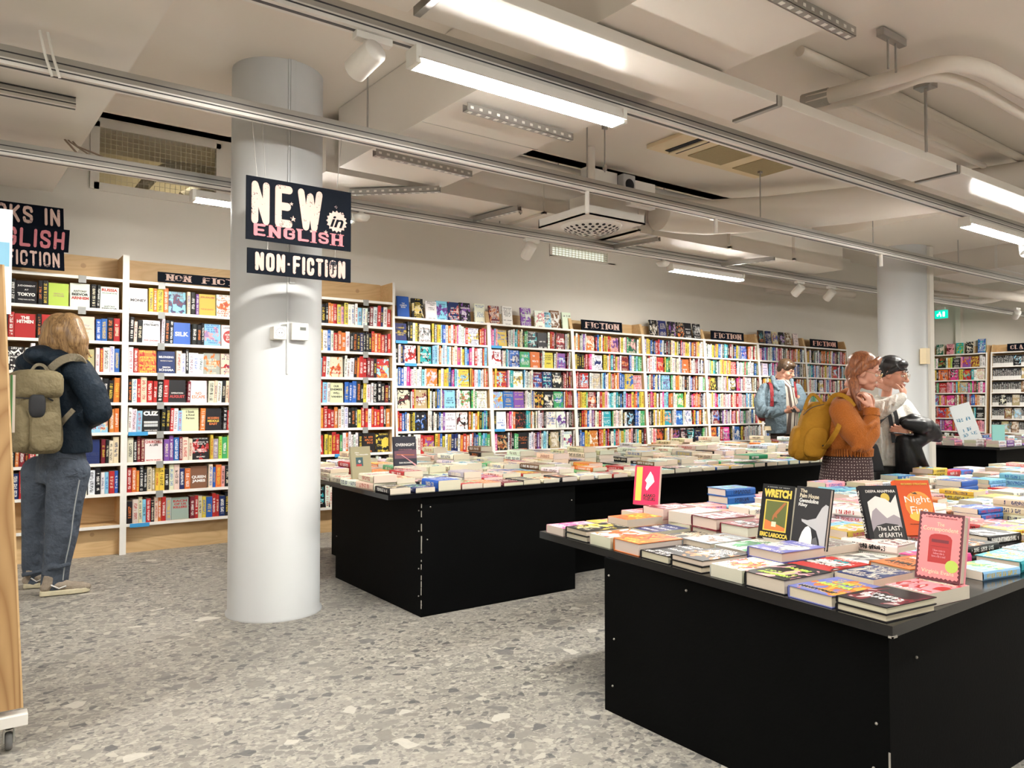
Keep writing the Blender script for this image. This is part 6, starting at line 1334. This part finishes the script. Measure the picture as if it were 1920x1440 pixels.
# --- woman in the orange jumper
DB = 5.7; fB = (RT * .97 - F0 * .24).normalized(); FB = frame(fB * .88 - UP * .30 - F0 * .26); hc = atd(1621, 697, 5.66)
pm = MB(); pm.slim = 1; head_shape(pm, hc, FB, 1.12); trunk(pm, [(1588, 850, 5.7, 40, 34), (1586, 800, 5.7, 36, 32), (1588, 770, 5.7, 40, 28), (1592, 748, 5.7, 24, 18)], fB)
limb(pm, [(1592, 752, 5.7, 14), (1606, 722, 5.7, 13)]); limb(pm, [(1578, 772, 5.57, 12), (1617, 824, 5.46, 10), (1632, 768, 5.50, 7.5)]); limb(pm, [(1592, 772, 5.88, 13), (1626, 826, 5.9, 11), (1634, 765, 5.72, 7.5)])
limb(pm, [(1588, 862, 5.65, 18), (1590, 950, 5.62, 14), (1588, 1062, 5.6, 9)]); limb(pm, [(1588, 862, 5.76, 18), (1584, 950, 5.8, 16), (1580, 1052, 5.8, 9)])
hand_shape(pm, atd(1632, 766, 5.50), UP * .95 - RT * .15 + F0 * .05, F0 * .7 - RT * .6, 1, .95, 1.05); hand_shape(pm, atd(1634, 762, 5.70), UP * .9 - RT * .35 - F0 * .1, -RT * .6 - F0 * .5, -1, 1.0, 1.0)
pB = skinned(pm, 'person', SKINR, .006, 2); face_parts(hc, FB, 1.12, pB, mat('iris_grey', (.15, .18, .2), .2), mat('brow_auburn', (.22, .09, .04), .7), LIP, GOLD)
HB = m_hair('auburn_hair', (.11, .028, .012), (.40, .15, .06)); hm = MB(); T = lambda x, y, z: hc + FB @ Vector((x, y, z))
hm.ball(T(0, -.030, .052), (.096, .110, .098), M=FB); hm.ball(T(0, -.075, -.01), (.085, .062, .09), M=FB)
for q in (-1, 1):
    hm.tube([T(q * .01, .07, .122), T(q * .066, .060, .090), T(q * .088, .015, .045), T(q * .088, -.03, -.03)], [.018, .024, .024, .018], 12); hm.tube([T(q * .04, -.01, .125), T(q * .088, -.02, .06), T(q * .09, -.05, -.02), T(q * .06, -.075, -.1)], [.02, .028, .028, .02], 12)
    hm.tube([T(q * .005, .068, .112), T(q * .045, .070, .092), T(q * .072, .055, .056)], [.012, .015, .010], 10)
for k in range(0):
    q = rnd.choice((-1, 1, 1)); a = rnd.uniform(-.07, .07); hm.tube([T(0, a + .01, .135 - a * a * 6), T(q * .07, a, .10), T(q * .098, a - .01, .03), T(q * .08, a - .035, -.06)], [.005, .006, .006, .003], 6)
limb(hm, [(1600, 716, 5.62, 10), (1602, 735, 5.58, 8), (1606, 752, 5.56, 6), (1611, 768, 5.54, 4)])
skinned(hm, 'hair', HB, .0048, 2, pB)
KN = m_knit('orange_wool', (.43, .125, .012)); jm = MB()
trunk(jm, [(1588, 852, 5.7, 42, 41), (1587, 838, 5.7, 42, 44), (1585, 815, 5.7, 43, 47), (1585, 790, 5.7, 43, 44), (1587, 768, 5.7, 42, 37), (1590, 750, 5.7, 30, 26), (1592, 741, 5.7, 18, 18)], fB)
limb(jm, [(1578, 770, 5.55, 23), (1598, 805, 5.46, 25), (1616, 828, 5.44, 21), (1632, 812, 5.45, 17), (1634, 788, 5.48, 15), (1634, 774, 5.50, 11)]); limb(jm, [(1592, 772, 5.88, 20), (1622, 826, 5.9, 18), (1632, 775, 5.73, 11)])
for a, b in ((1622, 812), (1630, 800), (1612, 838)): jm.tube([atd(a - 14, b + 6, 5.42), atd(a, b, 5.38), atd(a + 12, b - 8, 5.42)], .02, 8)
jp = skinned(jm, 'jumper', KN, .009, 3, pB)
rb_ = MB()
for k in range(64):
    t = 2 * math.pi * k / 64; lat = fB.cross(UP); c = atd(1588, 845, 5.7); kk = 5.7 / FPX
    p = lambda z, e: c + lat * (43.5 + e) * kk * math.copysign(abs(math.cos(t)) ** (2 / 2.4), math.cos(t)) + fB * (43.5 + e) * kk * math.copysign(abs(math.sin(t)) ** (2 / 2.4), math.sin(t)) + UP * z
    rb_.tube([p(.02, .3), p(-.035, -.5)], .0062, 6)
rb_.build('ribbed_hem', KN, jp)
c_ = MB(); c_.tube([atd(1572, 741, 5.70), atd(1580, 748, 5.6), atd(1596, 750, 5.58), atd(1610, 744, 5.66), atd(1608, 736, 5.78), atd(1588, 732, 5.8), atd(1572, 741, 5.7)], .022, 10); c_.build('ribbed_collar', KN, jp)
c_ = MB().tube([atd(1634, 780, 5.49), atd(1634, 766, 5.5)], [.058, .052], 18); c_.build('ribbed_cuff', KN, jp)
SKT = m_pattern('brown_dotted_cotton', (.055, .028, .030), (.55, .48, .44), 'dots', 46, .17, tuple(atd(1586, 900, 5.7))); sk = MB()
trunk(sk, [(1588, 848, 5.7, 38, 40), (1588, 870, 5.7, 42, 44), (1586, 900, 5.7, 45, 47), (1584, 940, 5.7, 47, 50), (1582, 1000, 5.7, 49, 53)], fB)
for k in range(14):
    t = 2 * math.pi * k / 14; lat = fB.cross(UP); kk = 5.7 / FPX; c0, c1 = atd(1588, 865, 5.7), atd(1582, 1000, 5.7)
    sk.tube([c0 + (lat * 40 * math.cos(t) + fB * 42 * math.sin(t)) * kk, c1 + (lat * 48 * math.cos(t) + fB * 52 * math.sin(t)) * kk], [.006, .02], 8)
skinned(sk, 'skirt', SKT, .010, 2, pB)
BL_ = m_cloth('black_leather', (.012, .012, .013), .4, 20, .3)
for (a, b, d) in ((1582, 1066, 5.58), (1576, 1056, 5.8)): p = atz(a, 757 + 1787.5 / d, 0); shoe(pB, p - fB * .06, p + fB * .20, 1, BL_, BL_)
tag(pB, 'woman with auburn hair in an orange jumper and dotted brown skirt, hands at her chin', 'person')
MU = m_cloth('mustard_canvas', (.36, .175, .014), .75, 8, .8, .12); latB = fB.cross(UP); bc = atd(1524, 808, 5.72)
bk = rounded('backpack', MU, bc, (latB, fB, UP + fB * .22), (.145, .125, .225), bev=.55, taper=.18)
rounded('front_pocket', MU, bc - fB * .12 - UP * .08, (latB, fB, UP + fB * .15), (.115, .045, .12), bk, bev=.7); rounded('side_pocket', MU, bc + latB * .135 - UP * .08, (latB, fB, UP + fB * .15), (.03, .08, .11), bk, bev=.7)
for dd in (-.03, .05): strap([atd(1508, 768, 5.62 + dd), atd(1516, 744, 5.64 + dd), atd(1524, 738, 5.66 + dd), atd(1534, 745, 5.66 + dd), atd(1548, 768, 5.66 + dd)], .022, MU, bk, 'carry_handle', .004)
strap([atd(1548, 768, 5.62), atd(1556, 748, 5.60), atd(1568, 738, 5.58), atd(1588, 744, 5.52), atd(1602, 762, 5.50)], .03, MU, bk, 'shoulder_strap', .005); strap([atd(1540, 846, 5.60), atd(1552, 835, 5.50), atd(1568, 810, 5.42), atd(1574, 796, 5.44)], .034, MU, bk, 'shoulder_strap', .005)
strap([atd(1538, 842, 5.57), atd(1546, 836, 5.55)], .03, DK, bk, 'buckle', .008)
strap([atd(1506, 778, 5.60), atd(1520, 764, 5.57), atd(1545, 758, 5.56)], .008, mat('dark_mustard_zip', (.10, .05, .01), .6), bk, 'zip', .003)
tag(bk, 'mustard yellow backpack with carry handles worn by the woman in the orange jumper', 'backpack')

# --- person with short black hair in a white shirt
DC = 6.25; fC = (RT * .80 - F0 * .60).normalized(); FC = frame(fC * .88 - UP * .24 - F0 * .12); hc = atd(1674, 700, 6.15)
pm = MB(); pm.slim = 1; head_shape(pm, hc, FC, 1.08); trunk(pm, [(1672, 870, 6.25, 36, 26), (1670, 810, 6.25, 36, 26), (1664, 768, 6.25, 40, 24), (1660, 748, 6.25, 24, 16)], fC); limb(pm, [(1660, 755, 6.25, 13), (1664, 725, 6.24, 12)])
limb(pm, [(1640, 765, 6.2, 12), (1648, 768, 5.98, 12), (1692, 744, 5.92, 8)]); limb(pm, [(1695, 768, 6.3, 12), (1718, 812, 6.2, 11), (1704, 806, 5.98, 8)])
limb(pm, [(1665, 868, 6.2, 22), (1668, 960, 6.2, 16), (1670, 1040, 6.2, 10)]); limb(pm, [(1690, 868, 6.3, 22), (1692, 960, 6.3, 16), (1694, 1036, 6.3, 10)])
hand_shape(pm, atd(1692, 744, 5.92), RT * .35 + UP * .6 + F0 * .3, -RT * .5 + F0 * .6, 1, 1.3, .95); hand_shape(pm, atd(1704, 804, 5.98), -RT * .9 + F0 * .0 - UP * .1, UP * .3 + F0 * .8, 1, .9, 1.0)
pC = skinned(pm, 'person', SKINR, .0065, 2); face_parts(hc, FC, 1.08, pC, IRIS, IRIS, LIP, GOLD)
HC = m_hair('glossy_black_hair', (.005, .005, .006), (.016, .015, .018)); hm = MB(); T = lambda x, y, z: hc + FC @ Vector((x, y, z))
hm.ball(T(0, -.022, .058), (.095, .107, .088), M=FC); hm.ball(T(0, -.06, .0), (.080, .062, .07), M=FC)
hm.tube([T(-.058, .062, .04), T(-.035, .082, .05), T(0, .088, .052), T(.035, .082, .05), T(.058, .062, .04)], .011, 10); hm.ball(T(0, .050, .088), (.070, .046, .036), M=FC)
for q in (-1, 1): hm.tube([T(q * .07, .05, .06), T(q * .084, .015, .02), T(q * .08, -.02, -.02)], [.022, .022, .014], 10)
skinned(hm, 'hair', HC, .0048, 2, pC)
WS = m_cloth('white_cotton', (.74, .72, .67), .75, 9, .9, .04); jm = MB()
trunk(jm, [(1668, 872, 6.25, 34, 28), (1668, 850, 6.25, 40, 30), (1668, 810, 6.25, 41, 30), (1666, 780, 6.25, 42, 28), (1663, 760, 6.25, 38, 24), (1660, 744, 6.25, 20, 17)], fC)
limb(jm, [(1640, 762, 6.22, 19), (1646, 769, 6.0, 19), (1665, 761, 5.94, 15), (1682, 751, 5.92, 13), (1690, 745, 5.92, 10)]); limb(jm, [(1692, 764, 6.3, 18), (1712, 792, 6.24, 18), (1722, 812, 6.18, 15)])
for a, b in ((1655, 767), (1668, 760), (1678, 754)): jm.tube([atd(a - 5, b + 12, 5.90), atd(a, b, 5.84), atd(a + 2, b - 14, 5.88)], .013, 8)
for a in (1650, 1662, 1676): jm.tube([atd(a, 800, 6.1), atd(a + 3, 830, 6.09), atd(a + 1, 862, 6.11)], .012, 8)
sh_ = skinned(jm, 'shirt', WS, .009, 3, pC)
MB().tube([atd(1644, 744, 6.2), atd(1652, 750, 6.1), atd(1664, 754, 6.08), atd(1674, 750, 6.14)], .018, 8).build('shirt_collar', WS, sh_)
tm = MB(); trunk(tm, [(1674, 850, 6.25, 32, 24), (1676, 880, 6.25, 36, 28), (1676, 900, 6.25, 34, 26)], fC); limb(tm, [(1664, 890, 6.2, 24), (1668, 960, 6.2, 20), (1670, 1035, 6.2, 17)]); limb(tm, [(1690, 890, 6.3, 24), (1692, 960, 6.3, 20), (1694, 1030, 6.3, 17)])
skinned(tm, 'trousers', mat('black_trousers', (.008, .008, .009), .8), .011, 2, pC)
for d, a in ((6.2, 1668), (6.32, 1692)): p = atz(a, 757 + 1787.5 / d, 0); shoe(pC, p - fC * .06, p + fC * .2, 1, BL_, BL_)
tag(pC, 'person with short black hair and white shirt, sleeve raised to the mouth', 'person')
ph = rounded('mobile_phone', mat('phone_dark', (.03, .03, .035), .2, .3), atd(1689, 813, 5.86), (RT * .96 + UP * -.1, F0, UP), (.085, .035, .006), bev=.3); MB().ball(atd(1706, 812, 5.83), .006).build('camera_lens', GOLD, ph); tag(ph, 'mobile phone held by the person in the white shirt', 'phone')
cm = MB(); limb(cm, [(1694, 790, 6.02, 9), (1712, 790, 5.98, 15), (1735, 802, 5.98, 19), (1752, 815, 6.0, 14)]); limb(cm, [(1700, 795, 5.95, 10), (1728, 800, 5.92, 14), (1756, 800, 5.98, 6), (1759, 822, 6.0, 8)]); limb(cm, [(1738, 812, 6.0, 17), (1722, 826, 6.0, 14), (1705, 830, 6.0, 12)])
limb(cm, [(1694, 826, 6.02, 14), (1700, 860, 6.02, 17), (1706, 897, 6.04, 20)]); limb(cm, [(1708, 828, 6.0, 14), (1722, 858, 6.0, 12), (1738, 876, 6.0, 5)]); limb(cm, [(1686, 830, 6.03, 8), (1688, 860, 6.04, 9), (1690, 896, 6.06, 10)])
ct = skinned(cm, 'leather_jacket', mat('glossy_black_jacket', (.007, .008, .010), .42, bump=1, bscale=9, spec=.3), .008, 2); tag(ct, 'black jacket draped over the forearm of the person in the white shirt', 'jacket')
cb = empty('crossbody_bag', atd(1640, 850, 6.0)); off = Matrix.Translation(-atd(1640, 850, 6.0))
for o in (rounded('bag_body', DK, atd(1637, 858, 6.02), (RT, F0, UP - RT * .25), (.05, .04, .115), bev=.3), strap([atd(1632, 830, 6.0), atd(1644, 795, 5.98), atd(1662, 778, 6.0), atd(1668, 776, 6.02), atd(1672, 800, 6.03), atd(1676, 830, 6.03)], .03, DK, None, 'strap', .003), strap([atd(1674, 762, 6.05), atd(1681, 780, 6.02), atd(1684, 812, 6.02)], .03, DK, None, 'strap', .003)): o.data.transform(off); o.parent = cb
tag(cb, 'small black crossbody bag with straps worn over the white shirt', 'bag')

# --- man in the denim jacket
DD = 10.4; fD = (RT * .72 - F0 * .69).normalized(); FD = frame(fD * .88 - UP * .34); hc = atd(1474, 694, DD)
pm = MB(); pm.slim = 1; head_shape(pm, hc, FD, 1.12); trunk(pm, [(1464, 815, DD, 23, 16), (1462, 770, DD, 24, 16), (1464, 728, DD, 25, 14), (1466, 716, DD, 14, 10)], fD); limb(pm, [(1466, 722, DD, 8), (1470, 705, DD, 7)])
limb(pm, [(1436, 728, DD - .05, 8), (1430, 772, DD - .15, 7), (1469, 771, DD - .42, 5)]); limb(pm, [(1494, 728, DD + .05, 8), (1503, 762, DD - .1, 7), (1493, 769, DD - .4, 5)])
limb(pm, [(1456, 815, DD, 12), (1458, 870, DD, 9), (1460, 925, DD, 6)]); limb(pm, [(1476, 815, DD, 12), (1478, 870, DD, 9), (1480, 922, DD, 6)])
hand_shape(pm, atd(1470, 771, DD - .42), RT * .9 + UP * .05 - F0 * .3, UP * .7 + F0 * .5, -1, .6, 1.15); hand_shape(pm, atd(1494, 770, DD - .42), -RT * .8 - F0 * .4, UP * .8, 1, .6, 1.1)
pD = skinned(pm, 'person', SKINR, .009, 2); face_parts(hc, FD, 1.12, pD, IRIS, IRIS, LIP, GOLD)
HD = m_hair('dark_brown_hair', (.025, .014, .008), (.11, .065, .035)); hm = MB(); T = lambda x, y, z: hc + FD @ Vector((x, y, z)) * 1.12
hm.ball(T(0, -.02, .052), Vector((.092, .105, .088)) * 1.12, M=FD); hm.ball(T(0, -.065, .0), Vector((.075, .05, .06)) * 1.12, M=FD); hm.ball(T(0, .035, .08), Vector((.07, .058, .044)) * 1.12, M=FD); hm.tube([T(.07, .03, .06), T(.082, .01, .01)], .02, 8); hm.tube([T(-.07, .03, .06), T(-.082, .01, .01)], .02, 8)
skinned(hm, 'hair', HD, .007, 2, pD)
DN = m_cloth('light_blue_denim', (.15, .205, .245), .85, 12, 1.0, .22); jm = MB()
trunk(jm, [(1461, 812, DD, 27, 20), (1460, 795, DD, 29, 21), (1459, 765, DD, 28, 21), (1461, 738, DD, 28, 19), (1463, 722, DD, 24, 15), (1465, 713, DD, 13, 11)], fD)
limb(jm, [(1435, 730, DD - .02, 12), (1427, 752, DD - .06, 14), (1428, 772, DD - .14, 12), (1448, 774, DD - .32, 11), (1466, 771, DD - .4, 7.5)]); limb(jm, [(1494, 730, DD + .05, 11), (1503, 748, DD, 11), (1503, 762, DD - .1, 10), (1496, 768, DD - .34, 7)])
for a, b in ((1432, 770), (1440, 775), (1450, 770), (1426, 762)): jm.tube([atd(a - 4, b + 8, DD - .38), atd(a, b, DD - .42), atd(a + 5, b - 8, DD - .38)], .02, 8)
jd = skinned(jm, 'denim_jacket', DN, .012, 2, pD)
ST = m_pattern('striped_shirt', (.62, .56, .48), (.10, .07, .06), 'stripes', 34, .42, tuple(fD.cross(UP)))
o = MB(); P4 = [atd(1459, 716, DD - .155), atd(1480, 716, DD - .19), atd(1489, 760, DD - .20), atd(1488, 811, DD - .19), atd(1470, 812, DD - .225), atd(1469, 765, DD - .22)]
sh = MB(); trunk(sh, [(1475, 814, DD - .06, 13, 21), (1475, 760, DD - .06, 13, 22), (1470, 726, DD - .04, 12, 19), (1466, 712, DD, 11, 12)], fD); skinned(sh, 'shirt', ST, .010, 2, pD)
MB().tube([atd(1448, 706, DD - .02), atd(1452, 722, DD - .12), atd(1461, 732, DD - .17)], [.03, .035, .02], 8).tube([atd(1484, 712, DD - .06), atd(1486, 726, DD - .15)], [.03, .02], 8).build('jacket_collar', DN, jd)
MB().box((-.07, -.01, -.035), (.07, .01, .035)).build('pocket_flap', DN, jd).matrix_world = Matrix.Translation(atd(1455, 748, DD - .19)) @ Matrix.Rotation(math.atan2(fD.y, fD.x) + R(90), 4, 'Z')
MB().box((-.05, -.01, -.028), (.05, .01, .028)).build('leather_patch', M_CREAM, jd).matrix_world = Matrix.Translation(atd(1439, 803, DD - .13)) @ Matrix.Rotation(math.atan2(fD.y, fD.x) + R(50), 4, 'Z')
tm = MB(); trunk(tm, [(1463, 800, DD, 20, 15), (1464, 825, DD, 24, 18), (1465, 840, DD, 24, 17)], fD); limb(tm, [(1456, 830, DD, 14), (1458, 870, DD, 12), (1460, 925, DD, 10)]); limb(tm, [(1476, 830, DD, 14), (1478, 870, DD, 12), (1480, 920, DD, 10)]); skinned(tm, 'trousers', m_cloth('dark_brown_trousers', (.035, .025, .02), .8), .013, 2, pD)
for a in (1458, 1478): p = atz(a, 757 + 1787.5 / DD, 0); shoe(pD, p - fD * .06, p + fD * .2, 1, BL_, BL_)
RD = m_cloth('burgundy_nylon', (.20, .015, .02), .6)
tag(pD, 'man with dark hair in a light denim jacket and striped shirt, looking at his hands', 'person')
rk = empty('backpack', atd(1436, 760, DD + .15)); off = Matrix.Translation(-atd(1436, 760, DD + .15))
for o in (rounded('bag_body', RD, atd(1438, 760, DD + .12), (fD.cross(UP), fD, UP), (.14, .10, .22), bev=.5), strap([atd(1436, 728, DD + .05), atd(1441, 716, DD - .06), atd(1446, 722, DD - .17), atd(1448, 745, DD - .235), atd(1447, 762, DD - .235)], .045, RD, None, 'shoulder_strap', .006), strap([atd(1488, 716, DD - .03), atd(1491, 728, DD - .13), atd(1492, 745, DD - .16)], .04, RD, None, 'shoulder_strap', .006)): o.data.transform(off); o.parent = rk
tag(rk, 'burgundy backpack worn by the man in the denim jacket', 'backpack')
pn = rounded('mobile_phone', mat('phone_dark', (.03, .03, .035), .2, .3), atd(1487, 768, DD - .5), (RT, F0 + UP * .6, UP), (.03, .06, .006), bev=.3); tag(pn, 'dark phone held by the man in the denim jacket', 'phone')
